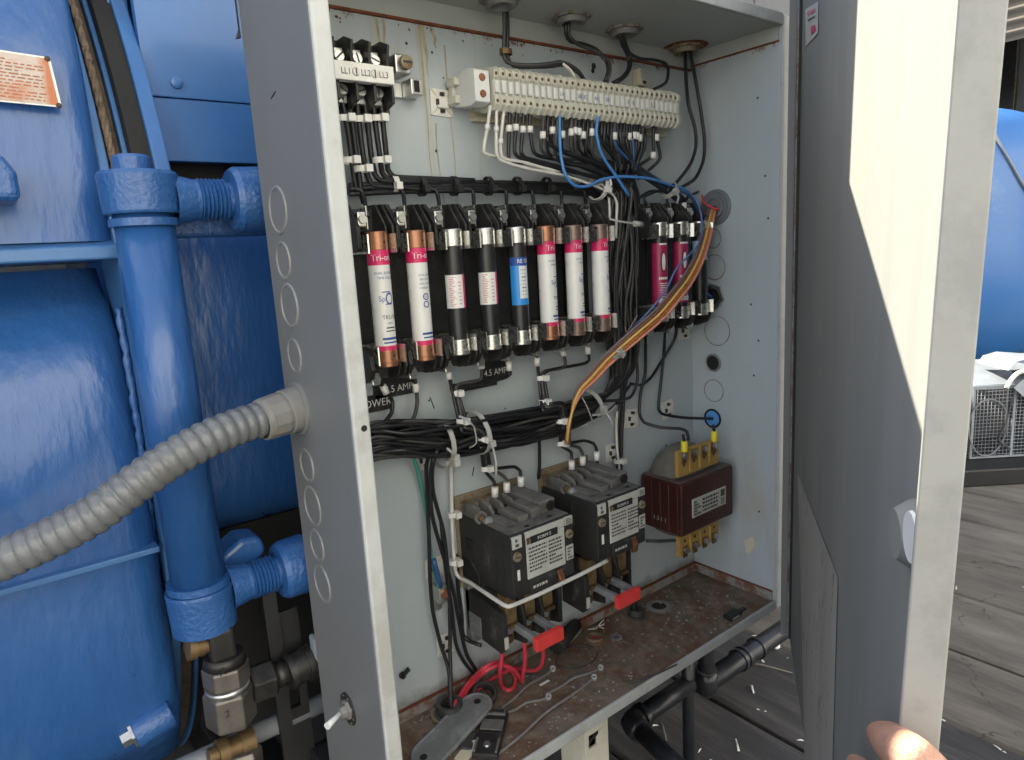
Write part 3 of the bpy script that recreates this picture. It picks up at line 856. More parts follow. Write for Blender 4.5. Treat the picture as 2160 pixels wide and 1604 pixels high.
# hydraulic fittings below the cylinder
fit = thing('hose_fitting', P(480, 1450, .03), 'worn steel hex swivel fitting stamped R on a brass elbow under the blue cylinder', 'pipe fitting')
e0, e1, e2 = P(415, 1366, .03), P(462, 1352, .03), P(470, 1388, .03)
MB().lathe(P(452, 1358, .03), P(400, 1368, .03) - P(452, 1358, .03), [(0, .008), (.010, .008), (.010, .0095), (.017, .0095), (.017, .0115), (.0245, .0115), (.0245, 0)], 20).build('brass_nut', 'brass', fit)
b = MB()
c = P(464, 1352, .03)
b.box(c.x - .012, c.x + .012, .018, .042, c.z - .022, c.z + .016)
b.build('elbow_body', 'darkmetal', fit, bevel=.004, seg=3)
def hexbody(pa, pb, r, name, mat, par, chamfer=.12, rot=0.0):
    a = Vector(pa); d = Vector(pb) - a; L = d.length; ax = d.normalized()
    u = Vector((0, -1, 0)); u = (u - ax * u.dot(ax)).normalized(); w = ax.cross(u)
    vs = []
    secs = [(0, .86), (L * chamfer, 1), (L * (1 - chamfer), 1), (L, .86)]
    for t, s in secs:
        for k in range(6):
            g = rot + PI / 6 + k * PI / 3
            vs.append(a + ax * t + (u * math.cos(g) + w * math.sin(g)) * r * s)
    fs = [tuple(range(5, -1, -1)), tuple(range(18, 24))]
    for i in range(3):
        fs += [(i * 6 + k, i * 6 + (k + 1) % 6, i * 6 + 6 + (k + 1) % 6, i * 6 + 6 + k) for k in range(6)]
    return MB().add(vs, fs).build(name, mat, par, bevel=.0012)
p0, p1, p2, p3 = P(472, 1378, .030), P(474, 1398, .030), P(480, 1442, .030), P(490, 1525, .030)
MB().cyl(p0, p1, .0185, .021, 24).build('collar', 'darkmetal', fit)
hexbody(p1, p2, .0225, 'hex_swivel', 'hexface', fit, .10, .25)
MB().cyl(P(479, 1440, .03), P(481, 1452, .03), .0215, n=24).build('bright_ring', 'steel', fit)
hexbody(P(481, 1450, .03), p3, .0245, 'hex_nut', 'hexface', fit, .08, .25)
tq = P(470, 1418, .0055)
text_flat('R', .0125, tq, (1, .25, 0), (0, -.05, 1), 'inkblack', fit, 'stamped_letter')
text_flat('2', .0105, P(480, 1507, .003), (1, .25, 0), (0, -.05, 1), 'inkblack', fit, 'stamped_number')

tee = thing('pipe_union', P(560, 1430, .03), 'blackened steel hex union on a short pipe running behind the cabinet edge', 'pipe fitting')
hexbody(P(527, 1447, .03), P(578, 1428, .03), .0205, 'hex_nut', 'darkmetal', tee, .12, .1)
MB().cyl(P(575, 1430, .03), P(612, 1415, .03), .0125, n=24).build('nipple', 'darkmetal', tee)
MB().lathe(P(606, 1420, .03), P(650, 1398, .03) - P(606, 1420, .03), [(0, .001), (0, .019), (.006, .019), (.006, .0165), (.02, .0165), (.02, .019), (.028, .019), (.028, .014), (.05, .014)], 24).build('coupling', 'darkmetal', tee)

brk = thing('support_bracket', P(610, 1500, .055), 'black slotted flat steel bracket standing behind the lower left cabinet edge', 'bracket')
b = MB()
x0, x1 = P(585, 1500, .055).x, P(652, 1500, .055).x
sl = P(618, 1470, .055)
zt, zb = .155, ZD
sx0, sx1, sz0, sz1 = sl.x - .006, sl.x + .007, sl.z - .012, sl.z + .012
for (a, b_, c, d) in ((x0, sx0, zb, zt), (sx1, x1, zb, zt), (sx0, sx1, sz1, zt), (sx0, sx1, zb, sz0)):
    b.box(a, b_, .052, .058, c, d)
b.build('slotted_plate', 'frame', brk)
b = MB().box(x0 - .002, x0 + .012, .046, .052, .02, .22).box(x0 + .012, x1 + .03, .046, .0515, -.06, -.045)
b.build('angle_leg', 'frame', brk)
MB().box(P(655, 1340, .02).x, P(668, 1340, .02).x, .012, .028, P(660, 1412, .02).z, P(660, 1342, .02).z).build('pale_clip', 'galv', brk, bevel=.003)

rail = MB().cyl((-.30, .062, .0235), (.10, .062, .0235), .0105, n=24).build('steel_pipe', 'pipegrey')
tag(rail, 'slim grey painted pipe running low along the machine at lower left', 'pipe')
fit2 = thing('brass_tee', P(500, 1585, .045), 'tarnished brass fitting with hex nut on the grey pipe at lower left corner', 'pipe fitting')
MB().lathe(P(535, 1560, .040), P(450, 1595, .040) - P(535, 1560, .040), [(0, .001), (0, .0135), (.014, .0135), (.014, .0115), (.026, .0115), (.026, .014), (.036, .014), (.036, .009), (.045, .009), (.045, 0)], 24).build('tee_body', 'brass', fit2)
hexbody(P(512, 1578, .035), P(520, 1660, .035), .019, 'hex_nut', 'hexface', fit2, .12, .2)
# dark skid frame below the vessel
sk = thing('skid_frame', (-.4, .3, ZD), 'black steel skid frame under the blue vessel', 'frame')
MB().box(-1.4, .30, .20, .26, ZD + .004, -.17).build('rail', 'frame', sk, bevel=.004)
MB().box(-1.4, .30, .66, .72, ZD + .004, -.17).build('rail', 'frame', sk, bevel=.004)
MB().box(-.06, .02, .262, .66, ZD + .02, -.18).build('cross_member', 'frame', sk, bevel=.004)

# unseen tall housing behind the cabinet, shaped to cast the shadow edge on the door
hs = thing('shade_housing', (-.3, .9, ZD), 'unseen tall blue housing behind the cabinet, shaped to shade the door', 'machine')
MB().box(.210, .66, .1625, 1.5, .951, 1.62).build('cover', 'bluesmooth', hs, bevel=.004)
MB().box(-.10, .66, 1.02, 1.5, ZD, .949).build('cover', 'bluesmooth', hs)
MB().box(.200, .67, .15, 1.51, 1.62, 1.64).build('roof_sheet', 'bluesmooth', hs, bevel=.004)
cb = thing('grey_cabinet', (1.3, .9, ZD), 'slate grey sheet metal cabinet just showing above the top right cabinet corner, extended unseen to shade the deck', 'cabinet')
MB().box(.67, 1.92, .24, 1.9, ZD + .04, 1.60).build('body', 'cabgrey', cb, bevel=.01)  # mostly unseen bulk, sized to shade the deck and the tank at right
MB().box(.72, 1.88, .26, 1.86, ZD, ZD + .04).build('plinth', 'frame', cb)
for k in range(5):
    MB().box(.70 + k * .22, .89 + k * .22, .236, .2405, .30, 1.14).build('door_panel', 'cabgrey', cb, bevel=.003)

# ================================================================== ELECTRICAL CABINET
box = thing('electrical_cabinet', (.305, 0, 0), 'open grey steel electrical cabinet full of fuses, contactors and wiring', 'electrical cabinet')
MB().box(0, W, 0, .004, 0, H).build('back_panel', 'panel', box)
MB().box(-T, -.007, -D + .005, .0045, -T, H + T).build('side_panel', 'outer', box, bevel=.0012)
MB().box(-.007, 0, -D + .005, 0, -.0005, H).build('side_lining', 'side', box)
MB().box(W, W + T, -D + .004, .0045, -T, H + T).build('side_panel', 'side', box, bevel=.001)
MB().box(-.007, W, -D + .004, .0045, H, H + T).build('top_panel', 'ceil', box)
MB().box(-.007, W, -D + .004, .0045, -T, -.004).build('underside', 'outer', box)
# floor with knock-out hole ring cut as a thin dished sheet
MB().box(0, W, -D + .004, 0, -.004, 0).build('bottom_panel', 'floor', box)
# front lips
MB().box(-T, 0, -D, -D + .0052, -T, H + T).build('front_lip', 'lip', box, bevel=.0022, seg=3)
MB().box(W, W + .0125, -D, -D + .004, -.0125, H + .0125).build('front_lip', 'lip', box, bevel=.0015)
MB().box(0, W, -D, -D + .004, -.0128, .0012).build('front_lip', 'lip', box, bevel=.0015)
MB().box(0, W, -D, -D + .004, H, H + .0145).build('front_lip', 'lip', box, bevel=.0015)
# rims where panels overlap, rust along the joint
MB().box(.0005, W - .0005, -.003, 0, H - .0205, H).build('top_rim', 'ceil', box)
MB().box(.0005, W - .0005, -.0042, 0, H - .0230, H - .0205).build('rust_seam', 'rustline', box)
MB().box(W - .003, W, -D + .006, -.0045, H - .0165, H).build('top_rim', 'ceil', box)
MB().box(W - .0036, W, -D + .006, -.0045, H - .0180, H - .0165).build('rust_seam', 'rustline', box)
MB().box(.0005, W - .0005, -.003, 0, 0, .0135).build('bottom_rim', 'rim', box)
MB().box(.0005, W - .0005, -.0042, 0, .0135, .0152).build('rust_seam', 'rustline', box)
MB().box(W - .003, W, -D + .006, -.0045, 0, .0135).build('bottom_rim', 'rim', box)
MB().box(W - .0036, W, -D + .006, -.0045, .0135, .0148).build('rust_seam', 'rustline', box)
# flakes of rust hanging from the top seam
b = MB(); rnd = random.Random(11)
for k in range(120):
    x = rnd.uniform(.01, .56)
    if mnoise.noise(Vector((x * 14, 3.1, 0))) < -.12 and rnd.random() < .8: continue
    z = H - .023 - abs(rnd.gauss(0, .0042)); s = rnd.uniform(.0004, .0013)
    if x < .085: z -= abs(rnd.gauss(0, .004)); s *= 1.2
    a = rnd.uniform(0, 6)
    pts = [(x + s * math.cos(a + g) * rnd.uniform(.5, 1.3), -.0012, z + s * math.sin(a + g) * rnd.uniform(.6, 1.7)) for g in (0, 1.2, 2.4, 3.7, 5)]
    b.add(pts, [(4, 3, 2, 1, 0)])
o = b.build('rust_flakes', 'rustline', box); o['kind'] = 'stuff'
# yellow-brown drips that ran down from the top seam
rnd = random.Random(17)
for (x, za, zb_, w) in ((.118, .755, .655, .0022), (.124, .755, .715, .0030), (.166, .757, .60, .0026), (.171, .757, .705, .0050), (.178, .66, .50, .0014), (.182, .755, .735, .004), (.06, .757, .70, .0045), (.045, .757, .725, .006), (.196, .74, .56, .0016)):
    vs = []
    n = 16
    for k in range(n + 1):
        t = k / n
        xx = x + .0022 * mnoise.noise(Vector((x * 90, t * 3, 0))) + .003 * t
        ww = w * (1 - t) ** .6 * (1 + .4 * mnoise.noise(Vector((x * 50, t * 9, 5)))) * .5 + .0003
        z = za + (zb_ - za) * t
        vs += [(xx - ww, -.0003, z), (xx + ww, -.0003, z)]
    MB().add(vs, [(2 * k, 2 * k + 2, 2 * k + 3, 2 * k + 1) for k in range(n)]).build('drip_stain', 'drip', box)
# knock-outs: pressed rings
def ring_mb(c, ax, r, wd=.0011, h=.0008, n=32, flat=False):
    return MB().lathe(Vector(c), ax, [(-.0004, r - wd), (h, r - wd * .5), (h, r + wd * .5), (-.0004, r + wd)], n)
for (y, z, r) in ((-.034, .569, .0195), (-.033, .525, .0155), (-.035, .485, .0188), (-.033, .439, .0148), (-.032, .334, .0150), (-.034, .294, .0185), (-.034, .254, .0150), (-.036, .215, .0180)):
    ring_mb((-T, y, z), (-1, 0, 0), r, .0019, .0012).build('knockout', 'knockring', box)
    MB().lathe((-T, y, z), (-1, 0, 0), [(.0003, r - .0018), (.0003, 0)], 32).build('knockout_disc', 'outer', box)
for (y, z, r) in ((-.038, .523, .0135), (-.040, .482, .0180), (-.044, .390, .0215), (-.038, .300, .0165)):
    ring_mb((W, y, z), (-1, 0, 0), r, .0009, .0006).build('knockout', 'rim', box)
ring_mb((W, -.044, .390), (-1, 0, 0), .0165, .0006, .0004).build('knockout', 'side', box)
# open knock-out hole and screw hole, plugged hole
MB().lathe((W, -.037, .342), (-1, 0, 0), [(.0006, 0), (.0006, .0105)], 28).build('knockout_hole', 'darkwall', box)
ring_mb((W, -.037, .342), (-1, 0, 0), .0125, .0022, .0012).build('hole_rim', 'steel', box)
for (yy, zz) in ((-.108, .70), (-.12, .60), (-.125, .545), (-.10, .43), (-.112, .38), (-.105, .33), (-.115, .13)):
    MB().lathe((W, yy, zz), (-1, 0, 0), [(.0003, .0016), (.0003, 0)], 10).build('paint_chip', 'darkmetal', box)
for (u, v, r_) in ((857, 92, .0016), (911, 111, .0014), (920, 319, .0016), (935, 165, .001), (1252, 140, .004), (1250, 150, .003), (905, 845, .0013), (1065, 862, .0012), (1405, 940, .0018)):
    q = P(u, v, 0)
    MB().lathe((q.x, 0, q.z), (0, -1, 0), [(.0003, r_), (.0003, 0)], 9).build('paint_chip', 'darkmetal', box)
for (u0, v0, u1, v1) in ((907, 838, 916, 862), (1000, 985, 996, 1005)):
    a, b_ = P(u0, v0, -.0004), P(u1, v1, -.0004)
    MB().tube([a, b_], .0006, 4).build('scratch', 'darkmetal', box)
for (u0, v0, u1, v1) in ((572, 208, 581, 193),):
    a, b_ = PX(u0, v0, -T - .0003), PX(u1, v1, -T - .0003)
    MB().tube([a, b_], .0005, 4).build('scratch', 'darkmetal', box)
bl = MB().cyl(P(768, 904, -D), P(768, 904, -D) + Vector((0, -.0004, 0)), .0027, n=14).build('screw_hole', 'darkwall', box)
# hinge
MB().cyl((W + .0190, -D - .003, -.045), (W + .0190, -D - .003, H + .03), .0034, n=12).build('hinge', 'darkmetal', box)
for k in range(15):
    z0 = -.04 + k * .055
    MB().cyl((W + .0190, -D - .003, z0), (W + .0190, -D - .003, z0 + .051), .0046, n=12).build('hinge_knuckle', 'rim' if k % 3 else 'outer', box)

# ---- door (hinged at the right, swung towards the camera)
DH = Vector((.6315, -.151, 0)); DD = Vector((-.8124, -.5831, 0)).normalized(); DN = Vector((-.5831, .8124, 0)).normalized()
DW = .678
def DP(w, n, z):
    tw = (w / .68) * (.007 - .024 * (z - .27))
    return DH + DD * w + DN * (n + tw) + Vector((0, 0, z))
def door_px(u, v, n=0.0):
    """point of the door face seen at photo position u, v"""
    d = FW + RX * ((u - 1080) / FPX) - UP * ((v - 802) / FPX)
    off = n
    for _ in range(14):
        t = (DH + DN * off - CAM).dot(DN) / d.dot(DN)
        X = CAM + d * t
        w = (X - DH).dot(DD); z = X.z
        off = n + (w / .68) * (.007 - .024 * (z - .27))
    return w, z
def door_slab(w0, w1, n0, n1, z0, z1, nw=14, nz=14, wfun=None):
    vs, fs = [], []
    for k in range(nz + 1):
        z = z0 + (z1 - z0) * k / nz
        for j in range(nw + 1):
            w = w0 + (w1 - w0) * j / nw
            vs += [DP(w, n0, z), DP(w, n1, z)]
    def id(j, k, s): return (k * (nw + 1) + j) * 2 + s
    for k in range(nz):
        for j in range(nw):
            fs.append((id(j, k, 1), id(j + 1, k, 1), id(j + 1, k + 1, 1), id(j, k + 1, 1)))
            fs.append((id(j, k, 0), id(j, k + 1, 0), id(j + 1, k + 1, 0), id(j + 1, k, 0)))
        fs.append((id(0, k, 0), id(0, k, 1), id(0, k + 1, 1), id(0, k + 1, 0)))
        fs.append((id(nw, k, 0), id(nw, k + 1, 0), id(nw, k + 1, 1), id(nw, k, 1)))
    for j in range(nw):
        fs.append((id(j, 0, 0), id(j + 1, 0, 0), id(j + 1, 0, 1), id(j, 0, 1)))
        fs.append((id(j, nz, 0), id(j, nz, 1), id(j + 1, nz, 1), id(j + 1, nz, 0)))
    return MB().add(vs, fs)
ZB, ZT = -.052, .84
door = door_slab(.012, DW - .002, -.003, 0, ZB, ZT).build('door', 'door', box)
FD = .0145
fl = door_slab(DW - .002, DW, -.003, FD, ZB, ZT, 1, 18).build('door_flange', 'doorflange', door, bevel=.0012, seg=2)
door_slab(.012, DW - .0025, .0003, FD, ZT - .002, ZT, 10, 1).build('door_flange', 'doorflange', door)
door_slab(.012, .0136, .0003, .012, ZB, ZT, 1, 12).build('door_flange', 'outer', door)
# weather strip beside the hinge: pale worn strip and dark rubber
door_slab(.016, .030, .0003, .004, ZB + .01, ZT - .01, 2, 12).build('weather_strip', 'rim', door)
door_slab(.034, .040, .0003, .003, ZB + .01, ZT - .01, 1, 12).build('weather_strip', 'rubber', door)
# warning sticker at the top
def door_quad(pts, n, name, mat, sub=10):
    c = [door_px(u, v) for u, v in pts]
    vs, fs = [], []
    for k in range(sub + 1):
        for j in range(sub + 1):
            s, t = j / sub, k / sub
            w = (c[0][0] * (1 - s) + c[1][0] * s) * (1 - t) + (c[3][0] * (1 - s) + c[2][0] * s) * t
            z = (c[0][1] * (1 - s) + c[1][1] * s) * (1 - t) + (c[3][1] * (1 - s) + c[2][1] * s) * t
            vs.append(DP(w, n, z))
    for k in range(sub):
        for j in range(sub):
            a = k * (sub + 1) + j
            fs.append((a, a + 1, a + sub + 2, a + sub + 1))
    return MB().add(vs, fs).build(name, mat, door)
door_quad(((1700, 20), (1728, 3), (1727, 70), (1701, 98)), .0008, 'sticker', 'plate_label', 4)
door_quad(((1713, 57), (1722, 52), (1722, 66), (1713, 73)), .0014, 'sticker_stripe', 'magenta', 2)
door_quad(((1706, 26), (1722, 17), (1722, 24), (1706, 33)), .0014, 'sticker_stripe', 'inkpink', 2)
door_quad(((1706, 42), (1722, 33), (1722, 36), (1706, 45)), .0014, 'sticker_stripe', 'inkblack', 2)
# weathered wiring diagram sheet
pp = door_quad(((1684, 1000), (1769, 1218), (1757, 1640), (1700, 1700)), .0007, 'wiring_diagram', 'paper', 14)
# latch boss near the free edge; white disc stands for sunlit brightness at its hole
lw, lz = door_px(1932, 1128)
lc = DP(lw, 0, lz)
MB().lathe(lc, DN, [(0, .0185), (.002, .0180), (.005, .0162), (.0085, .0140), (.0100, .0128), (.0100, 0)], 48).build('latch_boss', 'door', door)
lw2, lz2 = door_px(1913, 1140, .014)
MB().lathe(DP(lw2 - .004, .0105, lz2), DN, [(0, .0125), (.0016, .0120), (.0016, 0)], 36).build('latch_hole_light', 'chalk', door)

# ================================================================== DEVICES ON THE BACK PANEL
# ---- power terminal block
tb = thing('power_terminal_block', (.07, 0, .655), 'black three pole power terminal block with white strip lettered LL1 LL2 LL3', 'terminal block')
MB().box(.026, .112, -.022, 0, .660, .722).build('base', 'black', tb, bevel=.001)
fin = [(-.02, .655), (-.052, .664), (-.052, .676), (-.046, .700), (-.050, .716), (-.036, .722), (-.02, .722)]
for k, x in enumerate((.0275, .0455, .0635, .0815, .1000)):
    poly = [(p[0], p[1]) for p in fin]
    MB().prism(poly, 0, x - .0013, x + .0013).build('barrier', 'black', tb, bevel=.0005)
for k, x in enumerate((.0365, .0545, .0725, .0905)):
    MB().box(x - .006, x + .006, -.036, -.022, .664, .680).build('terminal_saddle', 'steel', tb, bevel=.001)
    MB().box(x - .006, x + .006, -.036, -.022, .696, .712).build('terminal_saddle', 'steel', tb, bevel=.001)
    screw_part((x, -.036, .6735), (0, -1, .25), .0056, tb, 'steel', .006, slot_ang=.7 + k)
    screw_part((x, -.036, .7030), (0, -1, .15), .0056, tb, 'steel', .005, slot_ang=2.1 + k)
MB().box(.024, .1005, -.0555, -.046, .6795, .6955).build('label_strip', 'white', tb, bevel=.0008)
for tx, t in ((.052, 'LL1'), (.0715, 'LL2'), (.0895, 'LL3')):
    text_flat(t, .0078, (tx, -.0559, .6868), (1, 0, 0), (0, 0, 1), 'inkblack', tb, sx=.85)
for sx in (.0620, .0805):
    screw_part((sx, -.0555, .6872), (0, -1, 0), .0040, tb, 'steel', .0008, slot_ang=.8)

# ---- two ground lugs
for (x, z, lab, both) in ((.1290, .708, 'upper plated ground lug with a rusty slotted screw beside the terminal block', True),
                          (.1270, .689, 'lower plated ground lug with flat mounting tongue beside the terminal block', False)):
    g = thing('ground_lug', (x, 0, z - .008), lab, 'ground lug', 'ground lugs beside the power terminal block')
    if both:
        MB().box(x - .009, x + .008, -.026, -.001, z - .009, z + .009).build('body', 'steel', g, bevel=.0015)
        MB().cyl((x + .0015, -.026, z + .001), (x + .0015, -.031, z + .001), .0068, n=18).build('screw', 'rustyplate', g, bevel=.0008)
        MB().box(x - .003, x + .0065, -.0314, -.031, z, z + .002).build('screw_slot', 'inkblack', g)
    else:
        MB().box(x - .010, x + .028, -.004, -.001, z - .008, z + .007).build('tongue', 'steel', g, bevel=.0008)
        MB().lathe((x - .001, -.004, z), (0, -1, 0), [(0, .0075), (.002, .0075), (.002, .005), (.005, .005), (.005, 0)], 20).build('mounting_screw', 'steel', g)
        MB().box(x + .011, x + .025, -.022, -.004, z - .008, z + .008).build('body', 'steel', g, bevel=.0012)
        MB().box(x + .0145, x + .0205, -.0225, -.022, z - .005, z + .006).build('wire_hole', 'darkwall', g)

# ---- adhesive cable tie pads
pads = [(.1865, .681, .0275, 0.03, 'largest ivory tie pad stuck alone between terminal block and terminal strip'),
        (.469, .2795, .0270, .12, 'white tie pad beside the vertical harness above the transformer'),
        (.549, .2775, .0265, -.1, 'white tie pad near the right corner behind the looping transformer wire'),
        (.590, .391, .0265, .0, 'white tie pad half hidden under the small fuse holders at right'),
        (.372, .300, .0255, .05, 'white tie pad behind the orange cable bend above the right contactor'),
        (.129, .300, .0240, -.1, 'ivory tie pad under the harness by the green wire'),
        (.138, .070, .0260, .05, 'white tie pad low on the panel behind the black wires'),
        (.428, .239, .0240, .0, 'tall white tie pad right of the right contactor wires'),
        (.130, .170, .0230, .03, 'white tie pad midway down the black wires left of the contactor')]
for (x, z, w, tilt, lab) in pads:
    p = thing('cable_tie_pad', (x, 0, z - w / 2), lab, 'cable tie pad', 'adhesive cable tie pads on the back panel')
    R = Matrix.Translation((x, 0, z)) @ Matrix.Rotation(tilt, 4, 'Y') @ Matrix.Translation((-x, 0, -z))
    h = w / 2
    MB().box(x - h, x + h, -.0016, -.0002, z - h, z + h).xf(R).build('base', 'ivory' if w > .028 else 'white', p, bevel=.0006)
    MB().box(x - h * .5, x + h * .5, -.0044, -.0016, z - h * .42, z + h * .42).xf(R).build('saddle', 'ivory' if w > .028 else 'white', p, bevel=.0009)
    b = MB()
    for sgx in (-1, 1):
        for sgz in (-1, 1):
            b.prism([(x + sgx * h * .9, z + sgz * h * .98), (x + sgx * h * .98, z + sgz * h * .9), (x + sgx * h * .52, z + sgz * h * .44), (x + sgx * h * .44, z + sgz * h * .52)], 1, -.0023, -.0014)
    b.xf(R).build('rib', 'brass' if w > .028 else 'ivory', p)
    b = MB()
    for dz in (-.62, .62):
        b.box(x - .0022, x + .0022, -.0046, -.0012, z + dz * h - .0018, z + dz * h + .0018)
    b.box(x - h * .5 - .0003, x - h * .5 + .002, -.0046, -.0012, z - .003, z + .003)
    b.xf(R).build('slot', 'brass' if w > .028 else 'inkblack', p)
cl = thing('wall_clip', P(1343, 168, 0), 'small ivory L-shaped clip above the right end of the terminal strip', 'clip')
q = P(1343, 168, 0)
MB().prism([(q.x - .009, q.z - .010), (q.x + .009, q.z - .010), (q.x + .009, q.z - .003), (q.x - .002, q.z - .002), (q.x - .003, q.z + .011), (q.x - .009, q.z + .011)], 1, -.012, -.0002).build('body', 'ivory', cl, bevel=.0015)
MB().box(q.x - .002, q.x + .005, -.0125, -.012, q.z - .008, q.z - .004).build('slot', 'inkblack', cl)

# ---- terminal strip on its rail
ts = thing('terminal_strip', (.37, 0, .66), 'long cream terminal strip of many clamped plates across the top of the panel', 'terminal strip')
MB().box(.222, .548, -.009, -.001, .664, .668).box(.222, .548, -.0035, -.001, .668, .700).box(.222, .548, -.009, -.001, .700, .704).build('mounting_rail', 'ivory', ts)
prof = [(-.006, .674), (-.030, .668), (-.0455, .668), (-.050, .6735), (-.050, .681), (-.0475, .684), (-.0475, .698), (-.050, .7005), (-.050, .707), (-.044, .711), (-.030, .713), (-.006, .708)]
NT = 33; x0, x1 = .2215, .5205; pit = (x1 - x0) / NT
term_me = tag_me = None
for k in range(NT):
    x = x0 + k * pit
    if term_me is None:
        b = MB().prism(prof, 0, x, x + pit * .60)
        b.prism([(p[0] * 1.045 if p[0] < -.02 else p[0], .6905 + (p[1] - .6905) * 1.05) for p in prof], 0, x + pit * .60, x + pit * .86)
        o = b.build('terminal', 'strip', ts, bevel=.0004, seg=1)
        term_me = o; tx0 = x
        g = MB().box(x + pit * .05, x + pit * .55, -.0512, -.0470, .6850, .6970).build('marker_tag', 'striptag', o, bevel=.0003, seg=1)
        hl = MB().lathe((x + pit * .3, -.0503, .7040), (0, -1, 0), [(0, .0019), (.0003, 0)], 10).build('screw_hole', 'brass', o)
        hl2 = MB().lathe((x + pit * .3, -.0503, .6770), (0, -1, 0), [(0, .0019), (.0003, 0)], 10).build('screw_hole', 'brass', o)
    else:
        c = term_me.copy(); COL.objects.link(c); c.location.x += (x - tx0) ; c.location.z += .0004 * math.sin(k * 2.7)
        for gg in (g, hl, hl2):
            e = gg.copy(); COL.objects.link(e); e.parent = c
for k, t in ((10, '1A'), (13, '3B'), (14, '3C'), (16, '4A'), (18, '5B'), (22, '7'), (23, '8'), (27, '51')):
    text_flat(t, .0062 if k < 27 else .009, (x0 + (k + .3) * pit, -.0516, .6905), (1, 0, 0), (0, 0, 1), 'inkblue' if k < 20 else 'inkblack', ts)
MB().prism([(-.006, .676), (-.036, .672), (-.047, .675), (-.047, .706), (-.036, .710), (-.006, .706)], 0, .1985, .2175).build('end_bracket', 'striptag', ts, bevel=.001)
MB().box(.1920, .1985, -.020, -.004, .678, .686).box(.1920, .1985, -.020, -.004, .696, .704).box(.1940, .1985, -.012, -.004, .676, .706).build('end_clip', 'strip', ts, bevel=.0012)
for z in (.683, .699):
    MB().lathe((.208, -.047, z), (0, -1, 0), [(0, .0040), (.0012, .0036), (.0012, 0)], 16).build('screw', 'copper', ts)
MB().prism(prof, 0, .5215, .5255).build('end_plate', 'strip', ts, bevel=.0005)

# ---- fuse holders
FY, FZ0, FZ1, FR = -.055, .4195, .5470, .0104
def make_holder(label):
    """built at the origin: fuse axis at (0, FY), z as on the panel"""
    h = thing('fuse_holder', (0, 0, .392), label, 'fuse holder')
    hw = .0196
    MB().box(-hw, hw, -.014, -.0005, .404, .560).build('base', 'black', h, bevel=.0008)
    wall_t = [(-.0005, .529), (-.053, .529), (-.056, .532), (-.056, .552), (-.037, .5735), (-.0005, .5735)]
    wall_b = [(-.0005, .438), (-.046, .438), (-.057, .431), (-.060, .418), (-.054, .408), (-.037, .402), (-.0005, .402)]
    for x in (-hw, hw - .0026):
        MB().prism(wall_t, 0, x, x + .0026).build('barrier', 'black', h, bevel=.0005)
        MB().prism(wall_b, 0, x, x + .0026).build('barrier', 'black', h, bevel=.0005)
    for x in (-hw + .0045, hw - .0070):
        MB().prism([(p[0] * .9, p[1]) for p in wall_t], 0, x, x + .0022).build('inner_rib', 'black', h, bevel=.0004)
        MB().prism([(p[0] * .93, p[1]) for p in wall_b], 0, x, x + .0022).build('inner_rib', 'black', h, bevel=.0004)
    MB().box(-hw + .002, hw - .002, -.026, -.012, .548, .570).build('block', 'black', h, bevel=.001)
    MB().box(-hw + .002, hw - .002, -.030, -.012, .403, .416).build('block', 'black', h, bevel=.001)
    for z0, z1 in ((.527, .5445), (.4225, .440)):
        b = MB()
        for sg in (-1, 1):
            b.prism([(sg * .0112, -.030), (sg * .0124, -.030), (sg * .0124, -.060), (sg * .0150, -.0665), (sg * .0138, -.0668), (sg * .0112, -.0610)], 2, z0, z1)
        b.box(-.0124, .0124, -.030, -.0285, z0, z1)
        b.build('clip', 'tin', h)
    b = MB().box(-.0125, -.0035, -.046, -.026, .552, .566)
    b.build('terminal', 'tin', h, bevel=.0012)
    MB().lathe((-.008, -.046, .559), (0, -1, .1), [(0, .0042), (.0022, .0040), (.0022, 0)], 14).build('screw', 'steel', h)
    MB().box(-.0125, -.0035, -.044, -.028, .400, .412).build('terminal', 'tin', h, bevel=.0012)
    MB().lathe((-.008, -.044, .406), (0, -1, -.1), [(0, .0042), (.0022, .0040), (.0022, 0)], 14).build('screw', 'steel', h)
    MB().box(-.0006, .0006, -.040, -.026, .550, .572).build('divider', 'tin', h)
    return h
FXS = [.0668, .1083, .1512, .1929, .2345, .2768, .3190, .3620]
hl_lab = ['first fuse holder from the left, beside the cabinet edge', 'second fuse holder from the left holding a copper capped fuse',
          'third fuse holder from the left holding the first black fuse', 'fourth fuse holder from the left holding the second black fuse',
          'fifth fuse holder from the left holding the blue labelled fuse', 'sixth fuse holder from the left holding a bright copper capped fuse',
          'seventh fuse holder from the left in the main row', 'eighth fuse holder, last of the main row beside the vertical harness',
          'left one of the small fuse holder bank right of the harness', 'middle one of the fuse holder bank right of the harness', 'rightmost fuse holder of the bank in the cabinet corner']
FXR = [.4715, .5145, .5560]
proto = make_holder(hl_lab[0])
proto['group'] = 'black fuse holders'
protokids = {}
for i, x in enumerate(FXS + FXR):
    o = proto if i == 0 else copy_tree(proto)
    o.location = (x, 0, .392)
    o['label'] = hl_lab[i]; o['group'] = 'black fuse holders'

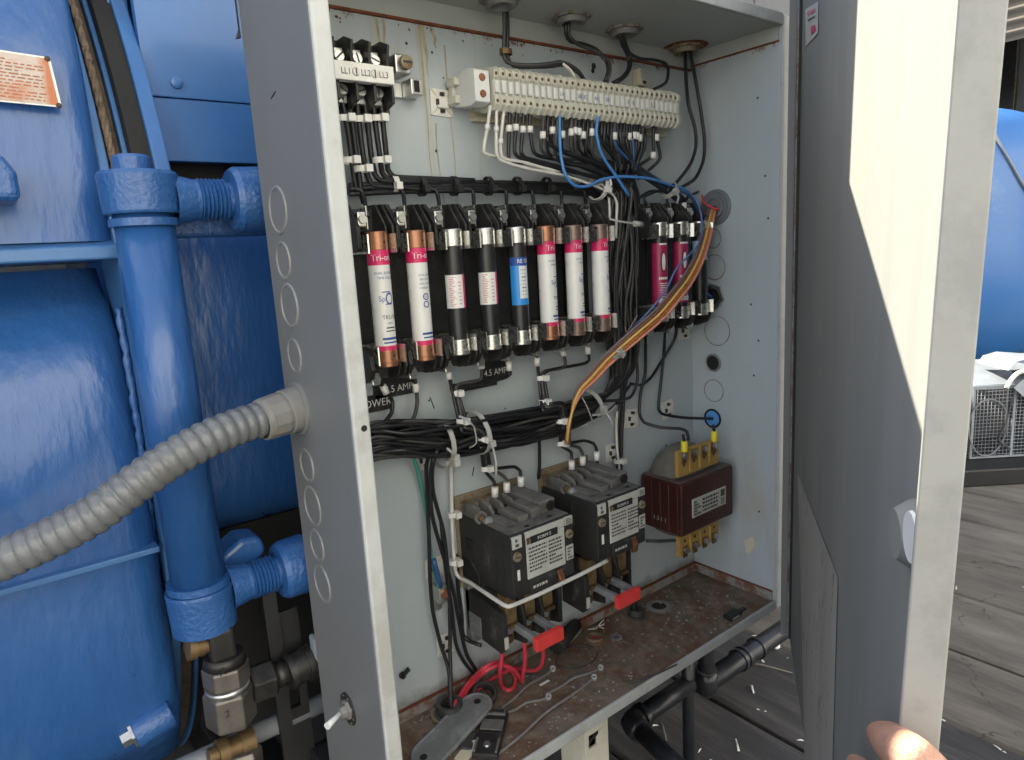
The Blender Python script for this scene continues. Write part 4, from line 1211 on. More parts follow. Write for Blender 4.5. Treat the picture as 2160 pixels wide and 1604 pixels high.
# ---- fuses
def caps(f, mat, n=28, holes=True):
    MB().lathe((0, 0, FZ0 - .392 + 0), (0, 0, 1), [(0, 0), (0, FR * .97), (.0008, FR * 1.02), (.0155, FR * 1.02), (.016, FR)], n).xf(Matrix.Translation((0, 0, .392))).build('cap', mat, f)
    MB().lathe((0, 0, FZ1), (0, 0, -1), [(0, 0), (0, FR * .97), (.0008, FR * 1.02), (.0165, FR * 1.02), (.017, FR)], n).build('cap', mat, f)
    MB().lathe((0, 0, FZ0 + .0032), (0, 0, 1), [(0, FR * 1.02), (.0004, FR * 1.09), (.0016, FR * 1.09), (.002, FR * 1.02)], n).build('crimp_ring', mat, f)
    if holes:
        for z in (FZ1 - .010, FZ0 + .0105):
            b = MB()
            vs = []
            for k in range(10):
                a = .25 + .0012 / FR * math.cos(k * PI / 5)
                vs.append((math.sin(a) * FR * 1.03, -math.cos(a) * FR * 1.03, z + .0012 * math.sin(k * PI / 5)))
            b.add(vs, [tuple(range(10))]).build('pin_mark', 'inkblack', f)
def band(f, z0, z1, r, mat, name, n=28):
    return MB().lathe((0, 0, z0), (0, 0, 1), [(0, r * .985), (0, r), (z1 - z0, r), (z1 - z0, r * .985)], n).build(name, mat, f)
def fuse_white(capmat, ang, variant, lab):
    f = thing('cartridge_fuse', (0, 0, FZ0), lab, 'fuse')
    caps(f, capmat)
    band(f, FZ0 + .0155, FZ1 - .0165, FR * .99, 'fusewhite', 'tube')
    band(f, FZ1 - .0310, FZ1 - .0165, FR, 'magenta', 'band')
    band(f, FZ0 + .0155, FZ0 + .0205, FR, 'magenta', 'band')
    r = FR * 1.012
    b = MB(); text_wrap(b, 'Tri-onic', .0086, r, FZ1 - .0243, ang, .92)
    b.build('lettering', 'inkwhite', f)
    b = MB()
    if variant == 0:
        text_wrap(b, 'DUAL ELEMENT', .0032, r, FZ1 - .0385, ang, 1)
        text_wrap(b, 'TIME DELAY', .0032, r, FZ1 - .0430, ang, 1)
        # swirl emblem
        for k in range(22):
            a0 = k / 22 * 2 * PI; a1 = (k + 1) / 22 * 2 * PI
            def e(a, q): 
                g = ang + .18 + q * .0042 * math.cos(a) / r
                return (math.sin(g) * r, -math.cos(g) * r, FZ1 - .0625 + q * .0058 * math.sin(a))
            b.add([e(a0, 1), e(a1, 1), e(a1, .72), e(a0, .72)], [(0, 1, 2, 3)])
        text_wrap(b, 'Sp', .0070, r, FZ1 - .0625, ang - .55, 1)
        bars_wrap(b, r, FZ1 - .0565, ang - .1, .009, .0009); bars_wrap(b, r, FZ1 - .0680, ang + .1, .008, .0008)
    else:
        for k in range(4):
            text_wrap(b, ('DUAL ELEMENT', '600 VOLTS OR', 'LESS CLASS RK5', 'CURRENT LIMIT')[k], .0027, r, FZ1 - .0430 - k * .0042, ang + .05, .9)
        for zc in (.064, .0715):
            for k in range(16):
                a0 = k / 16 * 2 * PI; a1 = (k + 1) / 16 * 2 * PI
                def e(a, q):
                    g = ang - .18 + q * .0034 * math.cos(a) / r
                    return (math.sin(g) * r, -math.cos(g) * r, FZ1 - zc + q * .0034 * math.sin(a))
                b.add([e(a0, 1), e(a1, 1), e(a1, .70), e(a0, .70)], [(0, 1, 2, 3)])
        text_wrap(b, 'UL', .0032, r, FZ1 - .064, ang - .18, .8)
        text_wrap(b, 'CSA', .0028, r, FZ1 - .0715, ang + .42, .8)
    bars_wrap(b, r, FZ0 + .0262, ang, .017, .0022, 5); bars_wrap(b, r, FZ0 + .0228, ang, .015, .0014, 5)
    b.build('blue_print', 'inkblue', f)
    if variant == 0:
        b = MB()
        text_wrap(b, 'TRS15R', .0056, r, FZ1 - .0800, ang + .08, .85)
        text_wrap(b, '600V', .0026, r, FZ1 - .0855, ang + .05, 1)
        bars_wrap(b, r, FZ1 - .0905, ang + .1, .010, .0012); bars_wrap(b, r, FZ1 - .0935, ang + .1, .011, .0010)
        b.build('black_print', 'inkblack', f)
    return f
def place(f, x, y=FY):
    f.location = (x, y, FZ0); return f
G = 'cartridge fuses in the holders'
def shift_children(f):
    pass
fuses = []
specs = [('w', 'copper', .10, 0, 'leftmost white fuse with copper caps and the number TRS15R'),
         ('w', 'copper', .30, 1, 'second white fuse from the left with copper caps and small blue certification print'),
         ('k', 0, 0, 0, 'left one of the two black fuses with pink labels and tinned caps'),
         ('k', 0, .15, 1, 'right one of the two black fuses with pink labels and tinned caps'),
         ('b', 0, 0, 0, 'black fuse with a bright blue label and tinned caps'),
         ('w', 'copper', .55, 0, 'white magenta banded fuse with bright copper caps right of the blue labelled fuse'),
         ('w', 'copperdark', .60, 0, 'white magenta banded fuse with dull caps, second from the harness'),
         ('w', 'copperdark', .85, 0, 'white magenta banded fuse with dull caps right beside the harness')]
for i, (k, cm, ang, var, lab) in enumerate(specs):
    if k == 'w':
        f = fuse_white(cm, ang, var, lab)
    else:
        f = thing('cartridge_fuse', (0, 0, FZ0), lab, 'fuse')
        caps(f, 'tin')
        band(f, FZ0 + .0155, FZ1 - .0165, FR * .97, 'fuseblack', 'tube')
        r = FR * .995
        def patch(a0, a1, z0, z1, mat, name, rr=r, n=14):
            vs = []
            for j in range(n + 1):
                a = a0 + (a1 - a0) * j / n
                vs += [(math.sin(a) * rr, -math.cos(a) * rr, z0), (math.sin(a) * rr, -math.cos(a) * rr, z1)]
            MB().add(vs, [(2 * j, 2 * j + 2, 2 * j + 3, 2 * j + 1) for j in range(n)], True).build(name, mat, f)
        if k == 'k':
            zt, zb = FZ1 - .0455, FZ1 - .0790
            patch(-1.75, .62, zb, zt, 'fusewhite', 'label')
            patch(.28 + var * .02, .62, zb, zt, 'magenta', 'label_edge', r * 1.004)
            b = MB()
            rq = random.Random(40 + var)
            for q in range(17):
                wq = rq.uniform(.0030, .0078)
                bars_wrap(b, r * 1.004, zb + .002 + q * .0018, -1.2 + wq / r * .5, wq, .0007)
            for q in range(7):
                bars_wrap(b, r * 1.004, zb + .004 + q * .0036, -.12, rq.uniform(.002, .0042), .0009)
            b.build('label_print', 'inkpink', f)
        else:
            zt, zb = FZ1 - .0320, FZ1 - .0835
            patch(-1.6, .75, zb, zt, 'fuseblue', 'label')
            patch(-1.6, .75, zt - .009, zt, 'inkblue', 'label_header', r * 1.004)
            patch(-.55, .55, zb + .007, zt - .0095, 'fusewhite', 'label_panel', r * 1.004)
            b = MB(); text_wrap(b, 'RE ON', .0062, r * 1.01, zt - .0045, 0.1, .9); b.build('lettering', 'inkwhite', f)
            b = MB()
            for q in range(8):
                bars_wrap(b, r * 1.008, zb + .0105 + q * .0038, -.02, .009 - (q % 3) * .0015, .0011)
            b.build('label_print', 'inkblue', f)
    f['group'] = G
    # children were built around the axis x=0,y=0
    f.location = (FXS[i], FY, FZ0)
    fuses.append(f)
for i, (x, lab) in enumerate(((FXR[0], 'wine red fuse with an oval window, left one of the pair right of the harness'), (FXR[1], 'wine red fuse with an oval window, right one of the pair right of the harness'))):
    f = thing('cartridge_fuse', (0, 0, FZ0), lab, 'fuse', G)
    caps(f, 'tin')
    band(f, FZ0 + .0155, FZ1 - .0165, FR * .93, 'fuseblack', 'tube')
    r = FR * .99
    band(f, FZ0 + .022, FZ1 - .026, r, 'wine', 'label')
    def ov(b, a_c, zc, wa, hz, rr, n=18):
        vs = []
        for k in range(n):
            g = a_c + wa * math.cos(2 * PI * k / n) / rr
            vs.append((math.sin(g) * rr, -math.cos(g) * rr, zc + hz * math.sin(2 * PI * k / n)))
        b.add(vs, [tuple(range(n))])
    b = MB(); ov(b, -.35, FZ1 - .050, .0044, .0130, r * 1.012); b.build('window_frame', 'inkblack', f)
    b = MB(); ov(b, -.35, FZ1 - .050, .0026, .0110, r * 1.05); b.build('window', 'striptag', f)
    b = MB(); bars_wrap(b, r * 1.006, FZ1 - .0285, -.3, .013, .0022, 5); bars_wrap(b, r * 1.006, FZ1 - .0725, -.3, .014, .0030, 5)
    for q in range(7):
        bars_wrap(b, r * 1.006, FZ1 - .078 - q * .0028, -.3, .012 - (q % 3) * .001, .0009, 5)
    bars_wrap(b, r * 1.006, FZ0 + .0245, -.3, .014, .0058, 5)
    text_wrap(b, 'FNQ', .0068, r * 1.012, FZ1 - .1005 + .002, -.25, .8)
    b.build('lettering', 'inkwhite', f)
    f.location = (x, FY, FZ0)
f = thing('cartridge_fuse', (0, 0, FZ0), 'short fuse with a pale blue label in the cabinet corner behind the blue wire', 'fuse', G)
caps(f, 'tin', holes=False)
band(f, FZ0 + .0155, FZ1 - .0165, FR * .95, 'fuseblack', 'tube'); band(f, FZ1 - .052, FZ1 - .026, FR * .98, 'fusepale', 'label')
f.location = (FXR[2], FY, FZ0)

# ---- engraved plates under the fuses
for (x, z, w, h, t, lab, tilt, off) in ((.1000, .3905, .050, .027, '4.5 AMP', 'black plate engraved 4.5 AMP under the second fuse, the larger of two', 0, .004),
                              (.2330, .3880, .040, .026, '4.5 AMP', 'black plate engraved 4.5 AMP under the fourth and fifth fuse', 0, 0),
                              (.0750, .3735, .040, .017, 'POWER', 'black plate engraved POWER half hidden behind the cabinet edge', 0, 0)):
    p = thing('engraved_plate', (x, 0, z - h / 2), lab, 'label plate', 'black engraved plates')
    MB().box(x - w / 2, x + w / 2, -.0040, -.0006, z - h / 2, z + h / 2).build('plate', 'black', p, bevel=.0006)
    text_flat(t, .0105 if t != 'POWER' else .0115, (x + off, -.0043, z - (.0052 if t != 'POWER' else 0)), (1, 0, 0), (0, 0, 1), 'inkwhite', p, sx=.92)
q = P(1000, 812, -.002)
tag(MB().box(q.x - .033, q.x + .033, -.003, -.0006, q.z - .0055, q.z + .0055).build('blank_plate', 'black', bevel=.0006), 'thin blank black plate behind the paired wires under the fifth fuse', 'label plate')

# ---- contactors
def contactor(x0, w, z0, lab, labr, idx):
    """z0: underside of the body"""
    f = thing('contactor', (x0 + w / 2, 0, z0), lab, 'contactor', 'motor contactors')
    yf = -.1035
    zt = z0 + .074
    zb = z0
    # rusty mounting plate
    MB().box(x0 - .002, x0 + w + .003, -.0035, -.0005, zb - .02, zt + .0195).build('mounting_plate', 'rustyplate', f, bevel=.0006)
    MB().box(x0 + .004, x0 + w - .012, -.020, -.0035, zt - .002, zt + .012).build('contact_bracket', 'rustyplate', f, bevel=.0012)
    # base
    side = [(-.0035, zb - .006), (-.045, zb - .006), (-.045, zt - .012), (-.040, zt - .002), (-.0035, zt - .002)]
    MB().prism(side, 0, x0 + .001, x0 + w - .001).build('base', 'blackdusty', f, bevel=.0015)
    # latch shape on the left flank
    MB().prism([(-.010, zb + .022), (-.024, zb + .022), (-.040, zb + .008), (-.040, zb - .004), (-.010, zb + .004)], 0, x0 - .0006, x0 + .002).build('side_latch', 'black', f, bevel=.0006)
    b = MB().box(x0 - .0008, x0 + .0012, -.030, -.018, zb + .034, zb + .048)
    b.build('side_notch', 'darkwall', f)
    # front body
    body = [(-.040, zb), (-.100, zb), (yf, zb + .003), (yf, zt - .004), (-.1005, zt), (-.046, zt), (-.040, zt - .004)]
    MB().prism(body, 0, x0, x0 + w).build('arc_hood', 'blackdusty', f, bevel=.0012)
    MB().box(x0 + .0015, x0 + w - .0015, -.099, -.047, zt, zt + .0008).build('hood_top', 'dusttop', f, bevel=.0003)
    # vertical ribs on the left flank
    for k, yy in enumerate((-.088, -.073, -.060)):
        MB().box(x0 - .0007, x0 + .001, yy - .0009, yy + .0009, zb + .006, zt - .006).build('side_rib', 'blackdusty', f)
    # three ribs on top and holes
    for k, xx in enumerate((.018, .037, .0545)):
        hgt = .002 + .0042 * k
        MB().box(x0 + xx - .0065, x0 + xx + .0065, -.082, -.046, zt + .0005, zt + .0015 + hgt).build('top_rib', 'dusttop', f, bevel=.0012)
    for xx, yy in ((.030, -.0945), (.066, -.091)):
        MB().box(x0 + xx - .003, x0 + xx + .003, yy - .0025, yy + .0025, zt + .0008, zt + .0011).build('vent_hole', 'darkwall', f)
    # terminal barriers with screws behind the ribs
    for k, xx in enumerate((.006, .0215, .0370, .0525)):
        MB().prism([(-.008, zt - .004), (-.046, zt - .004), (-.046, zt + .006), (-.040, zt + .012), (-.026, zt + .0155), (-.012, zt + .013), (-.008, zt + .008)], 0, x0 + xx - .0022, x0 + xx + .0022).build('terminal_barrier', 'dusttop', f, bevel=.0012)
    for k, xx in enumerate((.0137, .0292, .0447)):
        MB().box(x0 + xx - .005, x0 + xx + .005, -.036, -.012, zt - .004, zt + .004).build('terminal_pad', 'darkmetal', f, bevel=.001)
        MB().lathe((x0 + xx, -.024, zt + .004), (0, -.15, 1), [(0, .0045), (.0028, .0042), (.0028, 0)], 16).build('terminal_screw', 'greyplate', f)
    MB().lathe((x0 + .004, -.044, zt + .004), (-.2, -1, .3), [(0, .0075), (.004, .0075), (.004, .005), (.001, .0045), (.001, 0)], 18).build('terminal_collar', 'dusttop', f)
    MB().lathe((x0 + .009, -.0505, zt - .001), (-.1, -1, .35), [(0, .0065), (.006, .006), (.008, .003), (.008, 0)], 16).build('terminal_boss', 'greyplate', f)
    MB().lathe((x0 + .003, -.049, zt + .005), (-.2, -1, .3), [(-.001, .0036), (.0004, .0032), (.0004, 0)], 12).build('collar_screw', 'brass', f)
    # coil terminal block at the right
    MB().box(x0 + .061, x0 + w - .004, -.080, -.012, zt, zt + .0155).build('coil_block', 'dusttop', f, bevel=.0014)
    MB().lathe((x0 + w - .0115, -.080, zt + .0078), (0, -1, 0), [(0, .0062), (.0016, .006), (.0016, .0045), (.0004, .0042), (.0004, 0)], 18).build('coil_screw', 'darkmetal', f)
    # front: nameplate, corner tags, screws
    yp = yf - .0012
    MB().box(x0 + .020, x0 + w - .0135, yp, yf + .001, zb + .019, zt - .0105).build('nameplate', 'plate_label', f, bevel=.0003)
    MB().box(x0 + .0195, x0 + w - .0130, yp + .0006, yf + .001, zt - .0100, zt - .0012).build('header_strip', 'plate_label', f)
    MB().box(x0 + .0255, x0 + w - .0235, yp - .0003, yp + .0008, zt - .0155, zt - .0075).build('header_block', 'inkblack', f)
    text_flat('FORM S', .0052, (x0 + (w + .002) / 2, yp - .0006, zt - .0116), (1, 0, 0), (0, 0, 1), 'inkwhite', f, sx=1.1)
    MB().box(x0 + .0205, x0 + .0245, yp - .0004, yp + .001, zt - .0150, zt - .0080).build('emblem_square', 'brass', f)
    print_lines((x0 + .0225, yp - .0003, zt - .0185), (1, 0, 0), (0, 0, 1), .026, .030, 7, f, 'inkblack', 5 + idx, .9, .55)
    print_lines((x0 + .0510, yp - .0003, zt - .0185), (1, 0, 0), (0, 0, 1), .020, .030, 7, f, 'inkblack', 15 + idx, .95, .5)
    MB().box(x0 + .0012, x0 + .0140, yp, yf + .001, zt - .0150, zt - .0015).build('corner_tag', 'plate_label', f)
    print_lines((x0 + .005, yp - .0003, zt - .003), (1, 0, 0), (0, 0, 1), .005, .011, 2, f, 'inkblack', 3, 1, .4)
    MB().box(x0 + w - .0118, x0 + w - .0008, yp, yf + .001, zt - .0100, zt - .0008).build('corner_tag', 'plate_label', f)
    print_lines((x0 + w - .0105, yp - .0003, zt - .0018), (1, 0, 0), (0, 0, 1), .0085, .0075, 4, f, 'inkblack', 8, 1, .4)
    MB().box(x0 + w - .0112, x0 + w - .0010, yp, yf + .001, zb + .022, zb + .039).build('corner_tag', 'plate_label', f)
    print_lines((x0 + w - .0100, yp - .0003, zb + .038), (1, 0, 0), (0, 0, 1), .008, .015, 4, f, 'inkblack', 9, 1, .4)
    for xx, zz in ((.007, zt - .0245), (w - .006, zt - .0215)):
        MB().lathe((x0 + xx, yf, zz), (0, -1, 0), [(0, .0052), (.0026, .0048), (.0026, 0)], 16).build('screw', 'rustyplate', f)
        MB().box(x0 + xx - .0035, x0 + xx + .0035, yf - .0029, yf - .0026, zz - .0006, zz + .0006).build('screw_slot', 'inkblack', f)
    MB().box(x0 + .0065, x0 + .0100, yf - .0006, yf + .001, zb + .022, zb + .034).build('white_tab', 'white', f, bevel=.0003)
    # lower moulding with the reset lettering and a rusty pawl
    MB().prism([(yf - .0045, zb + .003), (yf - .0045, zb + .0155), (yf, zb + .0185), (yf, zb)], 0, x0 + .0215, x0 + w - .030).build('moulding', 'blackdusty', f, bevel=.0008)
    b = print_lines((x0 + .0235, yf - .0048, zb + .013), (1, 0, 0), (0, 0, 1), .030, .005, 1, f, 'plate_label', 21, .9, .4)
    MB().prism([(yf - .004, zb - .004), (yf - .006, zb + .006), (yf - .001, zb + .016), (yf, zb - .004)], 0, x0 + w - .027, x0 + w - .019).build('rusty_pawl', 'copper', f, bevel=.0008)
    # overload relay hanging below
    g = thing('overload_relay', (x0 + w / 2 + .002, 0, z0 - .09), labr, 'overload relay', 'overload relays under the contactors')
    rx0, rx1 = x0 + .002, x0 + w + .006
    rt, rb = zb - .0075, zb - .078
    MB().box(rx0, rx1 + .004, -.012, -.0006, rb - .012, rt).build('mounting_plate', 'greyplate', g, bevel=.0006)
    MB().prism([(-.004, rb + .004), (-.070, rb), (-.076, rb + .006), (-.076, rt - .024), (-.070, rt - .020), (-.004, rt - .012)], 0, rx0, rx0 + .0075).build('side_cheek', 'blackdusty', g, bevel=.001)
    MB().box(rx0 - .0008, rx0 + .001, -.034, -.010, rb + .004, rb + .030).build('side_window', 'greyplate', g)
    MB().prism([(-.012, rb + .002), (-.058, rb + .002), (-.058, rt - .002), (-.012, rt - .002)], 0, rx0 + .0075, rx1 - .002).build('housing', 'blackdusty', g, bevel=.001)
    for k in range(3):
        xx = rx0 + .0150 + k * .0270
        MB().box(xx - .0065, xx + .0085, -.0735, -.058, rb + .034, rt - .003).build('heater_strip', 'bronze', g, bevel=.001)
        MB().box(xx - .0060, xx + .0080, -.0785, -.0735, rb + .030, rb + .0345).build('heater_bend', 'brass', g, bevel=.0008)
        MB().box(xx - .0065, xx + .0085, -.066, -.058, rb + .006, rb + .029).build('terminal_plate', 'bronze', g, bevel=.001)
        MB().lathe((xx + .001, -.066, rb + .023), (0, -1, .1), [(0, .0052), (.003, .0048), (.003, 0)], 16).build('heater_screw', 'steel', g)
        MB().lathe((xx + .001, -.066, rb + .011), (0, -1, -.1), [(0, .0048), (.0025, .0045), (.0025, 0)], 16).build('terminal_screw', 'brass', g)
        if k < 2:
            MB().prism([(-.058, rb + .002), (-.080, rb + .006), (-.080, rb + .040), (-.070, rt - .004), (-.058, rt - .002)], 0, xx + .0125, xx + .0165).build('barrier', 'black', g, bevel=.0008)
    MB().prism([(-.058, rb + .002), (-.074, rb + .006), (-.074, rt - .010), (-.058, rt - .002)], 0, rx1 - .006, rx1 - .001).build('barrier', 'black', g, bevel=.0008)
    MB().box(rx0 + .0012, rx0 + .0062, -.0775, -.0758, rb + .008, rb + .022).build('white_mark', 'plate_label', g)
    # red reset lever on grey arms
    ya = -.112; zr = rb + .0235
    xa, xb = x0 + .0135 + .002, x0 + .0555
    for xx in (xa + .002, xb - .010):
        MB().prism([(-.058, zr - .004), (-.075, zr + .002), (ya, zr + .0005), (ya, zr + .009), (-.072, zr + .011), (-.058, zr + .006)], 0, xx, xx + .007).build('reset_arm', 'greyplate', g, bevel=.0012)
    MB().prism([(ya - .0065, zr - .006), (ya - .0065, zr + .0085), (ya + .0005, zr + .0100), (ya + .0005, zr - .004)], 0, xa, xb).build('reset_bar', 'red', g, bevel=.0010)
    return f
contactor(.1655, .0885, .1525, 'front left black contactor with a printed nameplate, dusty top and white wire round its foot', 'overload relay under the left contactor with red reset bar above the red wires', 0)
contactor(.2935, .0830, .1530, 'right hand black contactor with a printed nameplate standing beside the transformer', 'overload relay under the right contactor with red reset bar over the bare floor', 1)

# ---- control transformer
tr = thing('control_transformer', (.53, 0, .09), 'dark red control transformer with ochre terminal boards in the right corner', 'transformer')
tx0, tx1, ty, tz0, tz1 = .472, .5905, -.085, .1235, .1985
MB().box(tx0, tx1, ty, -.012, tz0, tz1).build('laminated_core', 'trafo', tr, bevel=.003, seg=3)
MB().box(tx0 + .002, tx1 - .002, ty + .003, -.014, tz1 + .0002, tz1 + .0012).build('core_top', 'trafotop', tr)
for k in range(5):
    MB().box(tx0 - .0005, tx0 + .001, -.078 + k * .015, -.0775 + k * .015, tz0 + .004, tz1 - .004).build('lamination_edge', 'trafotop', tr)
# coil dome on top and below
def dome(zb_, h, sg, nm):
    vs, fs = [], []
    nu, nv = 14, 20
    for i in range(nu + 1):
        a = PI * i / nu
        for j in range(nv + 1):
            t = j / nv
            x = .482 + .092 * t
            e = math.sin(PI * min(1, max(0, t))) ** .35
            y = -.042 - .028 * math.cos(a) * (0.55 + .45 * e)
            z = zb_ + sg * h * math.sin(a) ** .6 * e
            vs.append((x, y, z))
    for i in range(nu):
        for j in range(nv):
            q = i * (nv + 1) + j
            fs.append((q, q + 1, q + nv + 2, q + nv + 1))
    return MB().add(vs, fs, True).build(nm, 'core', tr)
dome(tz1, .040, 1, 'coil_winding')
dome(tz0, .020, -1, 'coil_winding')
for (z0, z1, nm) in ((.207, .244, 0), (.092, .122, 1)):
    bx0, bx1 = .4735, .5640
    MB().box(bx0, bx1, -.0785, -.0725, z0, z1).build('terminal_board', 'ochre', tr, bevel=.001)
    for k in range(4):
        xx = bx0 + .012 + k * .0222
        zz = z1 - .008 if nm == 0 else z0 + .008
        MB().box(xx - .0048, xx + .0048, -.0800, -.0785, zz - .011, zz + .005).build('terminal_plate', 'brass', tr, bevel=.0004)
        MB().lathe((xx, -.080, zz), (0, -1, .15), [(0, .0044), (.0034, .0040), (.0034, 0)], 14).build('terminal_screw', 'steel', tr)
        MB().lathe((xx, -.0790, zz - .013 if nm == 0 else zz + .013), (0, -1, 0), [(0, .0022), (.0008, 0)], 10).build('rivet', 'darkmetal', tr)
        if k < 3:
            MB().box(xx + .0100, xx + .0125, -.0815, -.0785, z0 + .004, z1 - .002).build('board_barrier', 'ochre', tr, bevel=.0006)
MB().box(.4940, .5710, ty - .0008, ty + .001, .1455, .1725).build('rating_label', 'plate_label', tr, bevel=.0004)
print_lines((.497, ty - .0012, .170), (1, 0, 0), (0, 0, 1), .016, .022, 5, tr, 'inkblack', 31, 1, .35)
print_lines((.516, ty - .0012, .170), (1, 0, 0), (0, 0, 1), .038, .022, 4, tr, 'inkblack', 33, .95, .45)
MB().box(.5585, .5675, ty - .0013, ty - .0008, .160, .170).build('label_emblem', 'brass', tr)
print_lines((.5585, ty - .0012, .158), (1, 0, 0), (0, 0, 1), .009, .010, 3, tr, 'inkblack', 36, 1, .4)
text_flat('1 3 1 1', .0085, (tx0 - .0007, -.047, .141), (0, -1, 0), (0, 0, 1), 'plate_label', tr, 'stencilled_number')

# ================================================================== WIRING
def rail_path(u0, v0, u1, v1, n):
    return [(u0 + (u1 - u0) * k / n, v0 + (v1 - v0) * k / n) for k in range(n + 1)]

# ---- main loom: from the terminal strip down the trunk and along the lower run
loom = thing('wiring_loom', P(1310, 600, 0), 'thick loom of black wires from the terminal strip down and along under the fuses', 'wiring loom')
rnd = random.Random(21)
NW = 58
tops = [(1146, 240), (1156, 238), (1166, 240), (1176, 242), (1187, 244), (1206, 246), (1214, 247), (1222, 248), (1231, 248), (1240, 249), (1249, 250),
        (1270, 252), (1276, 252), (1283, 253), (1290, 253), (1297, 254), (1303, 254), (1310, 255), (1317, 256), (1322, 256), (1328, 257), (1333, 257), (1338, 258),
        (1344, 258), (1350, 258), (1356, 259)]
def lerp(a, b, t): return a + (b - a) * t
mk_at = {0: 286, 2: 276, 4: 285, 5: 280, 6: 277, 7: 279, 8: 286, 10: 280, 15: 288, 20: 289, 22: 287, 24: 292, 23: 288}
for k in range(NW):
    a = rnd.uniform(-1, 1); bq = rnd.uniform(-1, 1)
    path = []
    if k < len(tops):
        tu, tv = tops[k]
        path.append((tu, tv, -.043)); path.append((tu - 1, tv + 30, -.046))
        drop = rnd.uniform(298, 330)
        side = 1 if tu < 1310 else -1
        bend = rnd.uniform(.35, .6)
        if tu < 1255:
            path.append((tu + rnd.uniform(-4, 2), drop, -.040))
            path.append((lerp(tu, 1290, .35), lerp(drop, 352, .55) + rnd.uniform(-6, 6), -.036))
            path.append((lerp(tu, 1302, .78), 352 + rnd.uniform(-14, 14), -.034))
        else:
            path.append((tu + rnd.uniform(-3, 3), 300 + rnd.uniform(-10, 14), -.044))
            path.append((lerp(tu, 1318, .5) + rnd.uniform(-8, 8), 345 + rnd.uniform(-10, 10), -.040))
    else:
        path.append((1300 + 22 * a, 372 + rnd.uniform(-12, 12), -.030))
    for (u, v, hw, yd) in ((1316, 405, 25, -.030), (1316, 470, 28, -.028), (1312, 560, 31, -.026), (1310, 650, 30, -.026), (1314, 730, 29, -.028)):
        a = max(-1.1, min(1.1, a + rnd.uniform(-.35, .35))); bq = max(-1, min(1, bq + rnd.uniform(-.4, .4)))
        path.append((u + hw * a, v + rnd.uniform(-8, 8), yd - .011 * bq))
    if k % 9 == 8:      # some keep straight down behind the right contactor
        for (u, v) in ((1314, 800), (1306, 880), (1303, 960), (1302, 1000)):
            path.append((u + 7 * a, v, -.014))
    else:
        c = -a
        path.append((1312 + 22 * a, 790 + 10 * c, -.026))
        path.append((1278 + 16 * a, 838 + 20 * a * 0 + 14 * c, -.026))
        for (u, v, hv) in ((1220, 868, 22), (1130, 893, 30), (1040, 913, 33), (960, 925, 34), (880, 926, 36), (800, 930, 36), (730, 950, 34)):
            c = max(-1.05, min(1.05, c + rnd.uniform(-.42, .42))); bq = max(-1, min(1, bq + rnd.uniform(-.5, .5)))
            path.append((u + rnd.uniform(-14, 14), v + hv * c, -.022 - .013 * bq))
    o = wire(path, None, 'wireblack' if rnd.random() < .8 else 'wiregrey', rnd.choice((.0019, .0021, .0021, .0023)), parent=loom, tight=.45)
    if k in mk_at:
        marker(tops[k][0] - 1, mk_at[k], -.0455, o, 15)
# loose strands sagging under the lower run
for pts in (((786, 958, -.03), (850, 950, -.045), (920, 962, -.045), (1000, 935, -.045), (1100, 938, -.04), (1200, 902, -.035), (1290, 862, -.03), (1330, 812, -.03)),
            ((786, 905, -.03), (860, 915, -.045), (960, 900, -.045), (1060, 880, -.045), (1150, 868, -.04), (1260, 848, -.04), (1330, 838, -.03), (1345, 800, -.03), (1336, 700, -.03)),
            ((1010, 945, -.04), (1090, 935, -.044), (1180, 918, -.04), (1200, 905, -.035), (1280, 870, -.03)),
            ((786, 915, -.02), (840, 897, -.03), (900, 905, -.03), (970, 890, -.04), (1040, 905, -.045), (1110, 905, -.04), (1190, 880, -.04))):
    wire(pts, None, 'wireblack', .0021, parent=loom)
tie_ring(P(930, 938, -.024), (1, 0, -.05), .026, loom, 'tieclear', tail=(-.012, -.004, .014))
tie_ring(P(1005, 912, -.026), (1, 0, .12), .025, loom, 'tieclear', tail=(-.006, -.012, -.036))
tie_ring(P(1245, 850, -.026), (1, 0, .4), .020, loom, 'tieclear', tail=(.008, -.008, -.026))
for pt in (((1228, 838, -.05), (1240, 862, -.053), (1252, 895, -.05)), ((1250, 876, -.05), (1282, 872, -.045), (1300, 855, -.04)), ((1000, 900, -.055), (1005, 935, -.056), (990, 945, -.05)), ((1000, 900, -.055), (985, 885, -.055), (968, 878, -.052))):
    MB().tube(smooth_path(WP(pt)), .0016, 6, sx=.5).build('cable_tie', 'tieclear', loom)

# ---- wires of the left end of the terminal strip joining the loom
lw_ = thing('wiring_loom', P(1150, 345, 0), 'fan of four black marked wires from the left end of the terminal strip', 'wiring loom')
for (pts, mv) in ((((1076, 228), (1074, 272), (1073, 334), (1080, 341), (1120, 346), (1200, 372), (1262, 402), (1300, 420)), (1074, 272)),
                  (((1091, 230), (1088, 270), (1085, 319), (1092, 331), (1114, 339), (1200, 361), (1280, 380), (1310, 400)), (1088, 270)),
                  (((1105, 232), (1103, 274), (1099, 322), (1108, 333), (1179, 352), (1250, 374), (1300, 384)), (1103, 274)),
                  (((1118, 234), (1118, 274), (1126, 322), (1140, 330), (1200, 342), (1260, 366), (1305, 372)), (1118, 274))):
    o = wire([(p[0], p[1], -.043) for p in pts], None, 'wireblack', .0022, parent=lw_, tight=.34)
    marker(mv[0], mv[1], -.043, o, 14)
